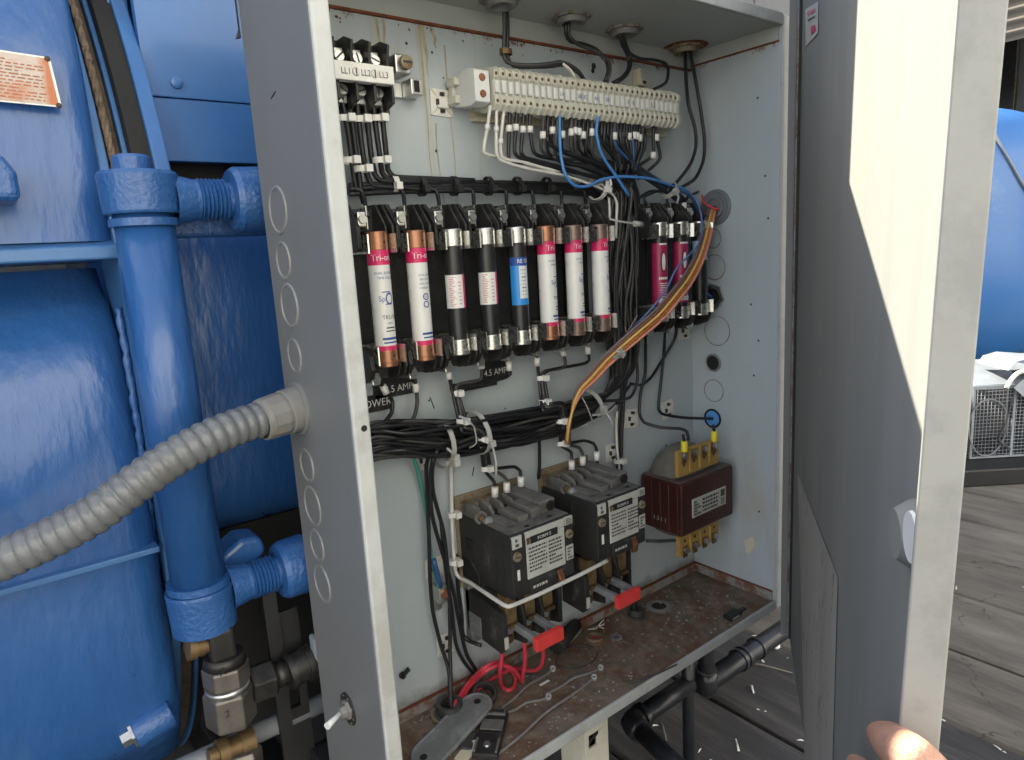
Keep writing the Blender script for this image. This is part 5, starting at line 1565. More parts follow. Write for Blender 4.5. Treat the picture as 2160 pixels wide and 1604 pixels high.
for pts in (((1152, 290), (1160, 305), (1184, 320), (1240, 338), (1290, 360), (1312, 385)), ((1165, 330), (1190, 345), (1230, 352), (1280, 372), (1305, 390))):
    wire([(p[0], p[1], -.048) for p in pts], None, 'wireblack', .0022, parent=lw_)

# ---- right end of the strip and the bundle into the small fuse bank
rl = thing('wiring_loom', P(1400, 400, 0), 'black wires from the right strip end tied together above the two red fuses', 'wiring loom')
o = wire([(1378, 264, -.043), (1378, 300, -.045), (1378, 328, -.045), (1368, 336, -.04), (1349, 349, -.036), (1330, 362, -.03)], None, r=.0022, parent=rl, tight=.35); marker(1378, 328, -.045, o, 13)
o = wire([(1383, 264, -.043), (1385, 290, -.045), (1393, 333, -.045), (1384, 346, -.04), (1369, 359, -.036), (1345, 378, -.03)], None, r=.0022, parent=rl, tight=.35); marker(1385, 291, -.045, o, 14)
rnd = random.Random(9)
for k in range(11):
    s = (k - 5) / 5
    wire([(1290 + k * 7, 268 + k, -.044), (1300 + k * 6, 310 + rnd.uniform(-8, 8), -.046), (1338 + rnd.uniform(-6, 6), 352 + 6 * s, -.044), (1375, 378 + 8 * s, -.042), (1410, 402 + 8 * s, -.040), (1440, 425 + 9 * s, -.036), (1462 + 4 * s, 455, -.030), (1466 + 5 * s, 510, -.02), (1466 + 5 * s, 580, -.02), (1480, 612 + 5 * s, -.025), (1497, 627 + 4 * s, -.034)],
         None, 'wireblack' if k % 6 else 'wirenavy', .0021, parent=rl)
for (u0, u1) in ((1352, 1368), (1400, 1412), (1443, 1443)):
    o = wire([(u0 + 30, 405, -.036), (u0 + 6, 418, -.04), (u1, 440, -.04), (u1 + 5, 452, -.04)], None, 'wireblack', .0020, parent=rl)
marker(1443, 434, -.04, rl, 12)
wire([(1345, 420, -.03), (1370, 405, -.036), (1408, 404, -.04), (1437, 400, -.045)], None, r=.0021, parent=rl)
tie_ring(P(1411, 402, -.041), (.72, 0, -.69), .0115, rl, 'tieclear', tail=(-.008, -.008, -.016))

# ---- white wires and blue wires of the strip
wg = 'white wires at the left end of the terminal strip'
for pts, lab in ((((1034, 224), (1028, 269), (1020, 315), (1022, 324), (1046, 331)), 'short white wire leaving the first terminal, bent outermost'),
                 (((1047, 224), (1047, 274), (1047, 322), (1054, 337), (1069, 344), (1116, 357), (1191, 371), (1246, 390), (1270, 399), (1291, 410), (1301, 428), (1300, 470), (1299, 503)), 'long white wire running across below the strip to the harness'),
                 (((1064, 224), (1056, 300), (1058, 330), (1070, 337), (1104, 343), (1180, 364)), 'third white wire from the left, tucked behind the black ones')):
    o = wire([(p[0], p[1], -.044) for p in pts], lab, 'wirewhite', .0019, group=wg, tight=.38)
    mk = MB().cyl(P(pts[1][0], pts[1][1] - 6, -.044), P(pts[1][0], pts[1][1] + 5, -.044), .0029, n=10).build('wire_marker', 'white', o)
bgp = 'sky blue control wires'
wire([(u, v, y) for (u, v), y in zip(((1180, 238), (1181, 300), (1184, 335), (1193, 370), (1212, 392), (1240, 393), (1268, 380), (1307, 373), (1366, 377), (1400, 386), (1424, 396)), (-.044, -.05, -.054, -.056, -.056, -.054, -.052, -.05, -.050, -.046, -.040))],
     'long blue wire looping from the strip across the black loom', 'wireblue', .0019, group=bgp)
wire([(u, v, y) for (u, v), y in zip(((1418, 392), (1448, 402), (1470, 425), (1479, 455), (1481, 490), (1474, 514), (1455, 537), (1427, 567), (1407, 607), (1383, 641), (1355, 672), (1331, 693)), (-.045, -.05, -.056, -.064, -.072, -.078, -.082, -.084, -.084, -.080, -.070, -.055))],
     'thin slate blue wire crossing slantwise in front of the red fuses', 'wireslate', .0013)
wire([(u, v, -.050) for u, v in ((1261, 247), (1258, 280), (1266, 318), (1280, 345), (1296, 367), (1313, 393), (1327, 414))], 'short blue wire diving into the trunk of black wires', 'wireblue', .0019, group=bgp)
for k, (dv, lab) in enumerate(((0, 'upper navy wire curving round the corner into the hex hole'), (7, 'lower navy wire curving round the corner into the hex hole'))):
    wire([(1425, 392 + dv, -.05), (1452, 405 + dv, -.05), (1470, 430 + dv, -.045), (1478 - k * 3, 470, -.035), (1474 - k * 3, 540, -.03), (1472, 585, -.03), (1484, 612 + dv * .6, -.033), (1502, 628 + dv * .5, -.037)], lab, 'wirenavy' if k else 'wireblue', .0017, group='navy wires into the hex hole')

# ---- wires dropping from the roof glands
def gland(u, v, lab, rusty=False):
    c = PZ(u, v, H)
    g = thing('conduit_gland', (c.x, c.y, H - .02), lab, 'conduit gland', 'conduit glands in the cabinet roof')
    MB().lathe((c.x, c.y, H), (0, 0, -1), [(0, .0205), (.0035, .0205), (.0035, .0165), (.009, .016), (.009, .0115), (.001, .0115)], 24).build('bushing', 'fitting' if not rusty else 'rustyplate', g)
    b = MB()
    for k in range(8):
        a = k * PI / 4
        b.box(c.x + math.cos(a) * .0205 - .0022, c.x + math.cos(a) * .0205 + .0022, c.y + math.sin(a) * .0205 - .0022, c.y + math.sin(a) * .0205 + .0022, H - .0035, H - .0002)
    b.build('locknut', 'rustyplate', g)
    MB().lathe((c.x, c.y, H), (0, 0, -1), [(.0004, .030), (.0004, .0205)], 24).build('rust_halo', 'rustline' if rusty else 'ceil', g)
    return c
gland(1055, -4, 'leftmost grey conduit gland in the roof, cut by the picture edge')
gland(1205, 34, 'second conduit gland from the left in the roof with worn paint')
gland(1317, 60, 'third conduit gland from the left in the roof')
gland(1446, 98, 'rust covered conduit gland in the far roof corner', True)
gd = 'black wires dropping from the roof glands'
for k, dx in enumerate((0, 7)):
    wire([(1062 + dx, 0, -.036), (1064 + dx, 60, -.036), (1063 + dx, 118, -.034), (1070 + dx, 132 + k * 3, -.034), (1091, 137 + k * 4, -.036), (1130, 138 + k * 4, -.040), (1166, 134 + k * 6, -.042), (1181, 131 + k * 6, -.044), (1201, 137 + k * 4, -.044), (1221, 151 + k * 4, -.044), (1232, 168, -.044)],
         ('left', 'right')[k] + ' of the two wires falling from the first roof gland and turning along the strip', 'wireblack' if k else 'wiregrey', .0022, group=gd)
    wire([(1195 + dx * .8, 42, -.038), (1194 + dx * .8, 72, -.036), (1203 + dx, 88, -.032), (1226, 92 + k * 5, -.030), (1257, 104 + k * 5, -.034), (1278 + dx * .7, 128, -.040), (1283 + dx * .6, 150, -.044), (1276 + dx * .6, 172, -.045)],
         ('upper', 'lower')[k] + ' of the two wires curving from the second roof gland behind the strip', 'wiregrey' if k else 'wireblack', .0022, group=gd)
    wire([(1305 + dx, 64, -.038), (1313 + dx, 95, -.036), (1326 + dx * .6, 121, -.034), (1326 + dx * .5, 143, -.036), (1314 + dx * .6, 162, -.042), (1292 + dx, 176, -.045)],
         ('outer', 'inner')[k] + ' of the two wires from the third roof gland to the middle of the strip', 'wireblack', .0022, group=gd)
wire([(1309, 64, -.038), (1318, 100, -.034), (1330, 114, -.030), (1350, 124, -.028), (1380, 127, -.028), (1403, 134, -.030), (1410, 148, -.034), (1405, 174, -.040), (1378, 190, -.046)], 'single wire branching along the back seam to the right end of the strip', 'wireblack', .0021, group=gd)
tag(wire_mb(WP([(1187, 135, -.046), (1203, 148, -.047), (1214, 166, -.046)]), .0017).build('wire', 'wirewhite'), 'short white wire end on top of the terminal strip', 'wire')
tag(tie_ring(P(1067, 110, -.035), (0, 0, 1), .0062, None, 'brass', False, sq=.8), 'tan tie wound round the wires under the first roof gland', 'cable tie')
gl = 'looping wires in the right corner'
wire([(1445, 104, -.022), (1448, 179, -.028), (1453, 224, -.034), (1466, 270, -.040), (1468, 309, -.044), (1457, 345, -.045), (1428, 384, -.044), (1406, 404, -.042)], 'left of two wires looping down the corner from the rusty gland', 'wireblack', .0024, group=gl)
wire([(1455, 104, -.022), (1469, 179, -.030), (1479, 238, -.036), (1486, 295, -.042), (1484, 337, -.045), (1467, 376, -.046), (1437, 396, -.045), (1409, 408, -.043)], 'right of two wires looping down the corner from the rusty gland', 'wireblack', .0024, group=gl)

# ---- feed harness: pairs from the power block, run above the fuses with a drop to each holder
fh = thing('wiring_loom', P(980, 395, 0), 'neat black feed loom above the fuses with a drop to each holder', 'wiring loom')
cols = (((735, 205), (744, 270), (752, 330), (762, 410), (768, 430)), ((752, 205), (758, 270), (766, 330), (775, 372), (786, 392), (840, 396), (900, 401)),
        ((768, 208), (776, 270), (783, 330), (790, 368), (802, 381), (850, 383), (930, 386)), ((786, 210), (792, 265), (801, 330), (806, 364), (818, 378), (880, 379), (980, 383)),
        ((803, 212), (808, 262), (814, 322), (818, 358), (830, 373), (900, 377), (1000, 381)), ((720, 205), (733, 270), (741, 330), (750, 395), (760, 404)))
for c in cols:
    wire([(p[0], p[1], -.034 + .012 * min(1, k / 3)) for k, p in enumerate(c)], None, 'wireblack', .0028, parent=fh, tight=.3)
for k, (v0, v1) in enumerate(((386, 389), (393, 395), (399, 401), (404, 407))):
    wire([(735, v0 + 6, -.020 - .003 * (k % 2)), (850, v0 + 1, -.020), (960, v0 - 1, -.022), (1080, v0, -.020), (1180, v1, -.021), (1250, v1 + 6, -.022), (1300, v1 + 14, -.024)], None, 'wireblack', .0026, parent=fh)
for k, (ut, ub) in enumerate(((764, 777), (850, 857), (922, 931), (998, 1001), (1068, 1069), (1123, 1129), (1184, 1186), (1233, 1238))):
    vb = 459 + (0 if k < 3 else -1)
    ctrl = [(ut - 22, 399, -.022), (ut - 6, 400, -.024), (ut, 406, -.025), ((ut + ub) / 2, 432, -.032), (ub, vb, -.040)]
    wire(ctrl, None, 'wireblack', .0022, parent=fh, tight=.3)
for u in (889, 957, 1030, 1091, 1153):
    tie_ring(P(u, 393, -.021), (1, 0, 0), .0092, fh, 'black', True, sq=.8)
for (u, v, ax) in ((832, 388, (1, 0, 0)), (727, 251, (0, 0, 1)), (761, 253, (0, 0, 1)), (797, 251, (0, 0, 1)), (764, 357, (0, 0, 1)), (803, 339, (0, 0, 1)), (738, 339, (0, 0, 1))):
    tie_ring(P(u, v, -.030 if ax[2] else -.021), ax, .0072, fh, 'white', sq=.8)
wire([(1252, 400, -.03), (1268, 388, -.036), (1282, 405, -.04), (1286, 450, -.04), (1284, 470, -.05)], None, 'wirewhite', .0017, parent=fh)
tie_ring(P(1262, 395, -.035), (1, 0, -.2), .015, fh, 'white', tail=(.0, -.004, .012))
o = MB().tube(smooth_path(WP([(1285, 462, -.055), (1310, 468, -.062), (1350, 473, -.060)])), .0019, 6, sx=.6).build('cable_tie', 'tieclear', fh)
MB().cyl(P(1338, 472, -.062), P(1354, 474, -.060), .0036, n=8).build('tie_head', 'tieclear', o)

# ---- paired wires with white markers from the fuse bottoms to the contactors
def tie_small(u, v, y, par, ax=(0, 0, 1), r=.0052, mat='white'):
    return tie_ring(P(u, v, y), ax, r, par, mat, sq=.75)
pa = thing('wiring_loom', P(985, 900, 0), 'marked black wires tied in pairs running down to the left contactor', 'wiring loom')
Y = -.046
for (pts, mk) in ((((945, 768, -.035), (946, 787, -.032), (952, 815, -.03), (962, 862, -.034), (973, 908, Y), (980, 914, Y), (1002, 912, Y), (1012, 918, Y), (1016, 950, -.03), (1021, 990, -.02), (1032, 1005, -.02), (1043, 1018, -.022), (1044, 1052, -.024)), (946, 790)),
                  (((1014, 752, -.035), (1015, 772, -.03), (1016, 796, -.026), (1010, 803, -.025), (972, 810, -.025), (962, 817, -.027), (970, 862, -.034), (980, 902, Y), (1008, 906, Y), (1020, 915, Y), (1024, 960, -.03), (1030, 992, -.02), (1052, 998, -.02), (1068, 1012, -.022), (1069, 1048, -.024)), (1015, 768)),
                  (((1072, 742, -.035), (1074, 765, -.03), (1076, 790, -.026), (1066, 797, -.025), (985, 818, -.025), (966, 824, -.027), (978, 870, -.036), (988, 896, Y), (1014, 900, Y), (1030, 960, -.03), (1036, 988, -.02), (1060, 987, -.02), (1085, 985, -.02), (1097, 994, -.022), (1099, 1035, -.026)), (1074, 772))):
    o = wire(pts, None, 'wireblack' if pts[0][0] != 1014 else 'wiregrey', .0021, parent=pa, tight=.33)
    marker(mk[0], mk[1], -.031, o, 20, 2, .0038)
for (u, v) in ((1044, 1038), (1069, 1028), (1099, 1016)):
    marker(u, v, -.026, pa, 20, 0, .0042)
for (u, v, y) in ((961, 829, -.029), (974, 888, -.042), (1019, 926, -.042), (1025, 988, -.022)):
    tie_small(u, v, y, pa)
pb = thing('wiring_loom', P(1165, 870, 0), 'marked black wires tied in pairs running down to the right contactor', 'wiring loom')
for (pts, mk) in ((((1132, 745, -.035), (1133, 763, -.03), (1137, 796, -.028), (1141, 840, -.034), (1145, 866, Y), (1155, 868, Y), (1180, 862, Y), (1182, 890, -.04), (1183, 938, -.03), (1192, 946, -.02), (1205, 955, -.02), (1206, 992, -.024)), (1133, 763)),
                  (((1187, 725, -.035), (1188, 742, -.03), (1193, 770, -.026), (1184, 777, -.025), (1150, 783, -.025), (1142, 790, -.027), (1148, 840, -.034), (1152, 860, Y), (1176, 855, Y), (1187, 862, -.045), (1189, 930, -.03), (1196, 938, -.022), (1222, 945, -.02), (1229, 958, -.022), (1229, 988, -.024)), (1188, 742)),
                  (((1239, 720, -.035), (1240, 738, -.03), (1243, 760, -.026), (1234, 767, -.025), (1165, 780, -.025), (1148, 788, -.027), (1156, 845, -.036), (1160, 852, Y), (1186, 850, Y), (1194, 868, -.045), (1195, 925, -.03), (1204, 934, -.022), (1232, 930, -.02), (1252, 936, -.022), (1259, 950, -.024), (1260, 985, -.026)), (1240, 738))):
    o = wire(pts, None, 'wireblack' if pts[0][0] != 1187 else 'wiregrey', .0021, parent=pb, tight=.33)
    marker(mk[0], mk[1], -.031, o, 18, 1, .0036)
for (u, v) in ((1206, 981), (1229, 972), (1259, 962)):
    marker(u, v, -.026, pb, 18, 0, .0040)
for (u, v, y) in ((1142, 797, -.028), (1147, 847, -.036), (1183, 888, -.04), (1184, 935, -.03)):
    tie_small(u, v, y, pb)

# single wires
def marked_wire(pts, lab, mk=None, mat='wireblack', r=.0022, group=None):
    o = wire(pts, lab, mat, r, group=group, tight=.36)
    if mk: marker(mk[0], mk[1], mk[2], o, 18, mk[3] if len(mk) > 3 else 0, .0036)
    return o
gw = 'single black wires below the fuse row'
marked_wire([(790, 788, -.036), (800, 805, -.03), (818, 829, -.024), (828, 848, -.022), (826, 872, -.025), (808, 896, -.03)], 'short marked wire curling from the first fuse into the loom', (811, 822, -.027, 8), group=gw)
marked_wire([(871, 776, -.036), (875, 800, -.028), (878, 824, -.024), (880, 848, -.022), (875, 876, -.028), (862, 902, -.034)], 'marked wire dropping from the second fuse into the loom', (877, 818, -.025, 2), mat='wiregrey', group=gw)
marked_wire([(1362, 700, -.03), (1362, 740, -.02), (1361, 790, -.016), (1352, 828, -.016), (1349, 872, -.018), (1358, 891, -.022), (1392, 902, -.040), (1436, 905, -.066), (1449, 911, -.075), (1452, 930, -.080)], 'wire from the small fuse bank down to the left yellow lug', (1362, 716, -.022), group=gw)
marked_wire([(1403, 692, -.03), (1401, 740, -.02), (1395, 800, -.016), (1389, 862, -.016), (1396, 873, -.018), (1440, 881, -.030), (1486, 883, -.036), (1516, 883, -.037)], 'wire bent square from the small fuse bank to the blue hole plug', (1402, 707, -.022), group=gw)
marked_wire([(1428, 690, -.03), (1423, 716, -.022), (1402, 752, -.016), (1374, 796, -.014), (1354, 812, -.016), (1330, 810, -.022)], 'wire sloping from the last fuse of the bank to the loom', None, group=gw)
marked_wire([(1137, 912, -.028), (1138, 950, -.018), (1138, 985, -.016), (1136, 1010, -.014)], 'straight black wire dropping from the loom beside the right contactor', None, group=gw)
marked_wire([(1302, 868, -.018), (1300, 900, -.016), (1302, 950, -.016), (1306, 985, -.016), (1306, 1010, -.016)], 'white wire among black ones behind the right contactor', None, 'wirewhite', .0018)
tag(tie_small(1305, 972, -.016, None, r=.0065), 'white tie round the wires behind the right contactor', 'cable tie')
marked_wire([(1362, 1141, -.02), (1390, 1142, -.035), (1428, 1140, -.07)], 'grey wire entering the lower ochre terminal board of the transformer', None, 'wiregrey', .0024)

# ---- coloured cable from the grommet
cc = thing('multicore_cable', P(1380, 660, -.08), 'slack cable of orange, yellow, brown and salmon strands crossing the red fuses', 'cable')
base = [(1503, 441, -.043), (1497, 462, -.056), (1489, 500, -.070), (1475, 545, -.082), (1451, 590, -.088), (1424, 625, -.090), (1393, 662, -.088), (1349, 700, -.080), (1314, 730, -.070), (1280, 761, -.062), (1250, 795, -.058), (1226, 820, -.056), (1213, 845, -.056), (1206, 872, -.054), (1199, 905, -.052), (1196, 936, -.044)]
offs = ((-12, 'wiremauve'), (-6.5, 'wirebrown'), (-.5, 'wireyellow'), (5, 'wireorange'), (11.5, 'wirepink'))
for k, (of, mt) in enumerate(offs):
    pts = []
    for i, (u, v, y) in enumerate(base):
        fan = .55 + .5 * math.sin(PI * min(1, i / 12))
        q = of * fan * (1 if i < 10 else math.cos((i - 10) * .5))
        nx, ny = (.66, .75)
        if i < 3: nx, ny = (1, .1)
        if i > 11: nx, ny = (1, .3)
        pts.append((u + q * nx, v + q * ny, y - .0012 * ((k * 2) % 5 - 2)))
    if mt == 'wirepink': pts = pts[:-1]
    wire(pts, None, mt, .0018, parent=cc, name='strand')
tie_ring(P(1300, 742, -.066), (.75, 0, -.66), .0085, cc, 'tieclear', tail=(-.014, -.004, .006))
wire([(1345, 665, -.07), (1330, 690, -.066), (1322, 702, -.062), (1318, 690, -.06)], None, 'wiremauve', .0010, parent=cc, name='strand')

# right wall fittings
gr = thing('rubber_grommet', (W, -.043, .566), 'translucent grey grommet disc on the right wall with a red wire end', 'grommet')
MB().lathe((W, -.043, .566), (-1, 0, 0), [(0, .0250), (.0022, .0245), (.0030, .0215), (.0022, .0190), (.0026, .0160), (.0060, .0150), (.0066, .0125), (.0040, .0110), (.0040, 0)], 40).build('disc', 'pipegrey', gr)
MB().lathe((W - .0041, -.043, .562), (-1, 0, 0), [(.0003, .0062), (.0003, 0)], 20).build('hole', 'darkwall', gr)
tag(wire_mb([PX(1518, 442, .603), PX(1506, 440, .598), PX(1494, 434, .594), PX(1484, 427, .592), PX(1481, 412, .592)], .0016).build('wire', 'wirered'), 'short red wire end curling out of the grey grommet', 'wire')
hn = thing('hex_locknut', (W, -.038, .44), 'greasy hexagonal locknut on the right wall with navy wires going in', 'locknut')
MB().lathe((W, -.038, .44), (-1, 0, 0), [(.0005, 0), (.0005, .0125)], 24).build('hole', 'darkwall', hn)
b = MB()
vs = []
for k in range(6):
    a = k * PI / 3 + .2
    vs += [(W - .0003, -.038 + math.cos(a) * .0205, .44 + math.sin(a) * .0205), (W - .004, -.038 + math.cos(a) * .0195, .44 + math.sin(a) * .0195), (W - .004, -.038 + math.cos(a) * .0135, .44 + math.sin(a) * .0135), (W - .0003, -.038 + math.cos(a) * .0130, .44 + math.sin(a) * .0130)]
fs = []
for k in range(6):
    q = ((k + 1) % 6) * 4; p = k * 4
    for j in range(3):
        fs.append((p + j, q + j, q + j + 1, p + j + 1))
b.add(vs, fs).build('nut', 'steel', hn)
hp = thing('hole_plug', (W, -.036, .257), 'bright blue round plug in a right wall hole behind the wire end', 'plug')
MB().lathe((W, -.036, .257), (-1, 0, 0), [(.0004, .0150), (.0012, .0150), (.0012, .0128), (.0006, .0126), (.0006, 0)], 32).build('rim', 'darkmetal', hp)
MB().lathe((W, -.036, .257), (-1, 0, 0), [(.0008, .0118), (.0016, .0115), (.0016, 0)], 32).build('cap', 'capblue', hp)
ps = [PX(1570, 1140, W - .0006), PX(1588, 1132, W - .0006), PX(1594, 1148, W - .0006), PX(1582, 1168, W - .0006), PX(1574, 1166, W - .0006)]
st = MB().add([p for p in ps] + [p + Vector((.0005, 0, 0)) for p in ps], [(0, 1, 2, 3, 4), (0, 5, 6, 1), (1, 6, 7, 2), (2, 7, 8, 3), (3, 8, 9, 4), (4, 9, 5, 0)]).build('torn_sticker', 'ivory')
tag(st, 'torn scrap of cream sticker low on the right cabinet wall', 'sticker')

# ---- yellow lugs on the transformer
for (x, lab) in ((.4855, 'left yellow wire lug on the upper transformer board'), (.5520, 'right yellow wire lug on the upper transformer board')):
    g = thing('wire_lug', (x, -.08, .235), lab, 'wire lug', 'yellow wire lugs on the transformer')
    MB().cyl((x, -.080, .2420), (x, -.080, .2570), .0046, n=14).build('sleeve', 'yellow', g, bevel=.0006)
    MB().box(x - .0035, x + .0035, -.0818, -.0802, .233, .2425).build('tongue', 'tin', g, bevel=.0004)
    MB().cyl((x, -.080, .2570), (x, -.078, .266), .0020, n=8).build('wire_end', 'wireblack', g)

# ---- wires at the lower left
lg = 'black wires down the left of the panel'
wire([(906, 958, -.04), (899, 985, -.03), (901, 1040, -.022), (905, 1140, -.020), (907, 1220, -.018), (913, 1290, -.016), (930, 1362, -.018), (945, 1408, -.024), (949, 1445, -.03), (948, 1500, -.034)], 'leftmost black wire falling from the loom to the floor hole', 'wireblack', .0023, group=lg)
wire([(922, 950, -.045), (912, 985, -.034), (914, 1040, -.026), (935, 1120, -.024), (944, 1200, -.022), (949, 1300, -.020), (949, 1370, -.022), (951, 1440, -.03), (951, 1500, -.036)], 'black wire crossing over the green wire to the floor hole', 'wireblack', .0023, group=lg)
wire([(914, 965, -.04), (908, 1000, -.030), (910, 1080, -.026), (928, 1150, -.024), (952, 1230, -.020), (968, 1312, -.016), (984, 1380, -.016), (1004, 1414, -.018)], 'black wire bending right behind the overload relay', 'wireblack', .0023, group=lg)
wire([(930, 1100, -.022), (940, 1200, -.018), (953, 1290, -.014), (962, 1360, -.014), (978, 1395, -.014), (998, 1420, -.016)], 'rearmost black wire bending right at the panel foot', 'wireblack', .0022, group=lg)
wire([(868, 955, -.03), (880, 990, -.018), (892, 1040, -.012), (900, 1090, -.012), (907, 1150, -.014), (915, 1200, -.016), (928, 1245, -.016)], 'green earth wire running down to the panel lug', 'wiregreen', .0020)
wire([(914, 1180, -.018), (922, 1212, -.018), (929, 1238, -.016)], 'thick dark teal wire end at the panel lug', 'wirenavy', .0032)
el = thing('earth_lug', P(925, 1262, 0), 'brassy earth lug screwed to the panel under the green wire', 'ground lug')
q = P(928, 1250, -.010)
MB().box(q.x - .006, q.x + .007, -.018, -.001, q.z - .010, q.z + .009).build('body', 'steel', el, bevel=.0012)
MB().lathe((q.x + .002, -.018, q.z + .001), (0, -1, .1), [(0, .0055), (.003, .005), (.003, 0)], 16).build('screw', 'copper', el)
q2 = P(923, 1276, -.006)
MB().lathe((q2.x, -.004, q2.z - .001), (0, -1, .1), [(-.004, .006), (0, .006), (.004, .0052), (.004, 0)], 16).build('mounting_screw', 'steel', el)
wc = wire([(951, 952, -.03), (952, 1000, -.012), (953, 1088, -.012), (956, 1150, -.012), (961, 1205, -.012), (968, 1218, -.014), (990, 1229, -.035), (1030, 1255, -.078), (1060, 1275, -.105), (1072, 1280, -.113), (1090, 1274, -.112), (1130, 1257, -.111), (1173, 1237, -.110), (1225, 1212, -.108), (1281, 1183, -.105)],
          'white cable down the panel wrapped round the front of both contactors', 'wirewhite', .0023, tight=.3)
for v in (975, 1085, 1185):
    tie_small(952 + (v - 952) * .03, v, -.012, wc, r=.0058)
dk = wire([(962, 1170, -.006), (966, 1240, -.006), (974, 1300, -.006), (976, 1338, -.008), (985, 1350, -.012), (1015, 1362, -.03)], 'black wire stub hooked under the left relay plate', 'wireblack', .0024)

# ================================================================== ON THE CABINET FLOOR
def F(u, v, h=0.002): return PZ(u, v, h)
fg = 'knock-out holes and bushings in the cabinet floor'
def bushing(u, v, r, h, lab, hole=True, inner='darkwall', mat='fitting'):
    c = F(u, v, 0)
    g = thing('floor_bushing', c, lab, 'bushing', fg)
    MB().lathe(c, (0, 0, 1), [(0, r * 1.25), (h * .3, r * 1.25), (h * .35, r * 1.05), (h, r), (h, r * .72), (.0005, r * .70)], 24).build('collar', mat, g)
    MB().lathe(c, (0, 0, 1), [(.0006, r * .7), (.0006, 0)], 20).build('bore', inner, g)
    return g
g = bushing(1390, 1280, .0155, .0020, 'large pale ringed open hole in the floor under the transformer', mat='fitting')
c = F(1387, 1277, .0008)
MB().box(c.x - .006, c.x + .005, c.y - .012, c.y + .010, .0004, .0009).build('pipe_seen_through', 'rubber', g)
bushing(1342, 1300, .0105, .012, 'small threaded bushing with a black wire stub beside the large open hole', mat='wiregrey')
bushing(1255, 1350, .0110, .006, 'low dusty bushing with a red inside, in front of the butterfly clip', inner='wirered', mat='floor')
gl_ = bushing(950, 1508, .0150, .016, 'dusty locknut bushing at the left where black and red wires leave', mat='wiregrey')
MB().lathe(F(950, 1508, 0), (0, 0, 1), [(0, .024), (.004, .024), (.004, .017)], 8, False).build('locknut', 'rustyplate', gl_)
tag(wire_mb([F(1340, 1298, .004), P(1337, 1268, -.03), P(1335, 1248, -.028)], .0034).build('wire', 'wireblack'), 'stiff black wire stub standing in the small bushing', 'wire')
# butterfly clip
c = F(1262, 1322, .001)
bf = thing('wing_clip', c, 'thin pale butterfly shaped clip lying below the right contactor', 'clip')
b = MB()
for sg in (-1, 1):
    b.tube([c + Vector((0, 0, .001)), c + Vector((sg * .018, .010 * sg * .2 + .004, .002)), c + Vector((sg * .008, -.003, .001)), c + Vector((0, -.001, .001))], .0009, 6)
b.tube([c, c + Vector((.001, -.010, .001))], .0009, 6)
b.build('wings', 'chalk', bf)
# black sleeve with grey cone
a0, a1 = F(1172, 1366, .010), F(1216, 1318, .014)
sl = thing('rubber_boot', a0, 'black sleeve with a grey cone lying against the panel foot under the left contactor', 'rubber boot')
MB().tube([a0, a0.lerp(a1, .5), a1], .009, 16, True, [.011, .0095, .0085]).build('sleeve', 'rubber', sl)
MB().lathe(F(1196, 1345, .004), Vector((1, -.15, .25)), [(0, 0), (0, .0075), (.010, .0075), (.022, .0045), (.024, 0)], 18).build('cone', 'greyplate', sl)
# faint wire hoop
c = F(1216, 1388, .001)
MBh = MB().tube([c + Vector((.030 * math.cos(a), .022 * math.sin(a), .0012)) for a in [k * 2 * PI / 28 for k in range(27)]], .0009, 6)
tag(MBh.build('wire_hoop', 'wiregrey'), 'thin dusty wire hoop lying flat on the cabinet floor', 'wire hoop')
# red wires
rg = 'red wires curled on the cabinet floor'
tag(wire_mb([P(1060, 1368, -.066), P(1059, 1384, -.064), P(1055, 1418, -.058), F(1059, 1447, .004), F(1071, 1457, .003), F(1084, 1450, .003), F(1088, 1431, .006), P(1076, 1412, -.050), P(1048, 1397, -.046), P(1020, 1410, -.045), F(989, 1440, .016), F(964, 1478, .012), F(953, 1500, .006)], .0026).build('wire', 'wirered'), 'red wire with a full loop below the left overload relay', 'wire', rg)
tag(wire_mb([P(1105, 1352, -.068), P(1108, 1390, -.064), P(1104, 1420, -.058), F(1101, 1438, .006), F(1097, 1430, .012), P(1080, 1410, -.054), P(1050, 1402, -.050), P(1024, 1416, -.048), F(994, 1444, .013), F(968, 1482, .009), F(955, 1502, .005)], .0026).build('wire', 'wirered'), 'middle red wire dropping under the red reset bar and turning back', 'wire', rg)
tag(wire_mb([P(1144, 1356, -.068), P(1146, 1385, -.060), P(1142, 1404, -.052), F(1128, 1415, .008), F(1108, 1414, .007), F(1086, 1410, .008), F(1052, 1424, .008), F(1014, 1450, .007), F(976, 1488, .006), F(956, 1506, .005)], .0026).build('wire', 'wirered'), 'rightmost red wire running flat along the floor to the left bushing', 'wire', rg)
# grey oval cover plate
e0, e1 = F(1003, 1490, .010), F(905, 1592, .003)
d = (e1 - e0); Lp = d.length; d.normalize(); s_ = Vector((0, 0, 1)).cross(d).normalized(); nn_ = d.cross(s_).normalized()
if nn_.z < 0: nn_ = -nn_
hw = .0200
def oval(sc, h, n=10):
    out = []
    for k in range(n + 1):
        a = -PI / 2 + PI * k / n
        out.append(e1 + d * (math.cos(a) * hw * sc) + s_ * (math.sin(a) * hw * sc) + nn_ * h)
    for k in range(n + 1):
        a = PI / 2 + PI * k / n
        out.append(e0 + d * (math.cos(a) * hw * sc) + s_ * (math.sin(a) * hw * sc) + nn_ * h)
    return out
cp = thing('cover_plate', (e0 + e1) / 2, 'grey oval metal cover plate with a screw hole lying loose on the floor', 'cover plate')
rings = [oval(1, -.001), oval(1, .0022), oval(.95, .0034), oval(.86, .0034), oval(.80, .0026), oval(.2, .0026)]
vs = [p for r in rings for p in r]; n = len(rings[0]); fs = []
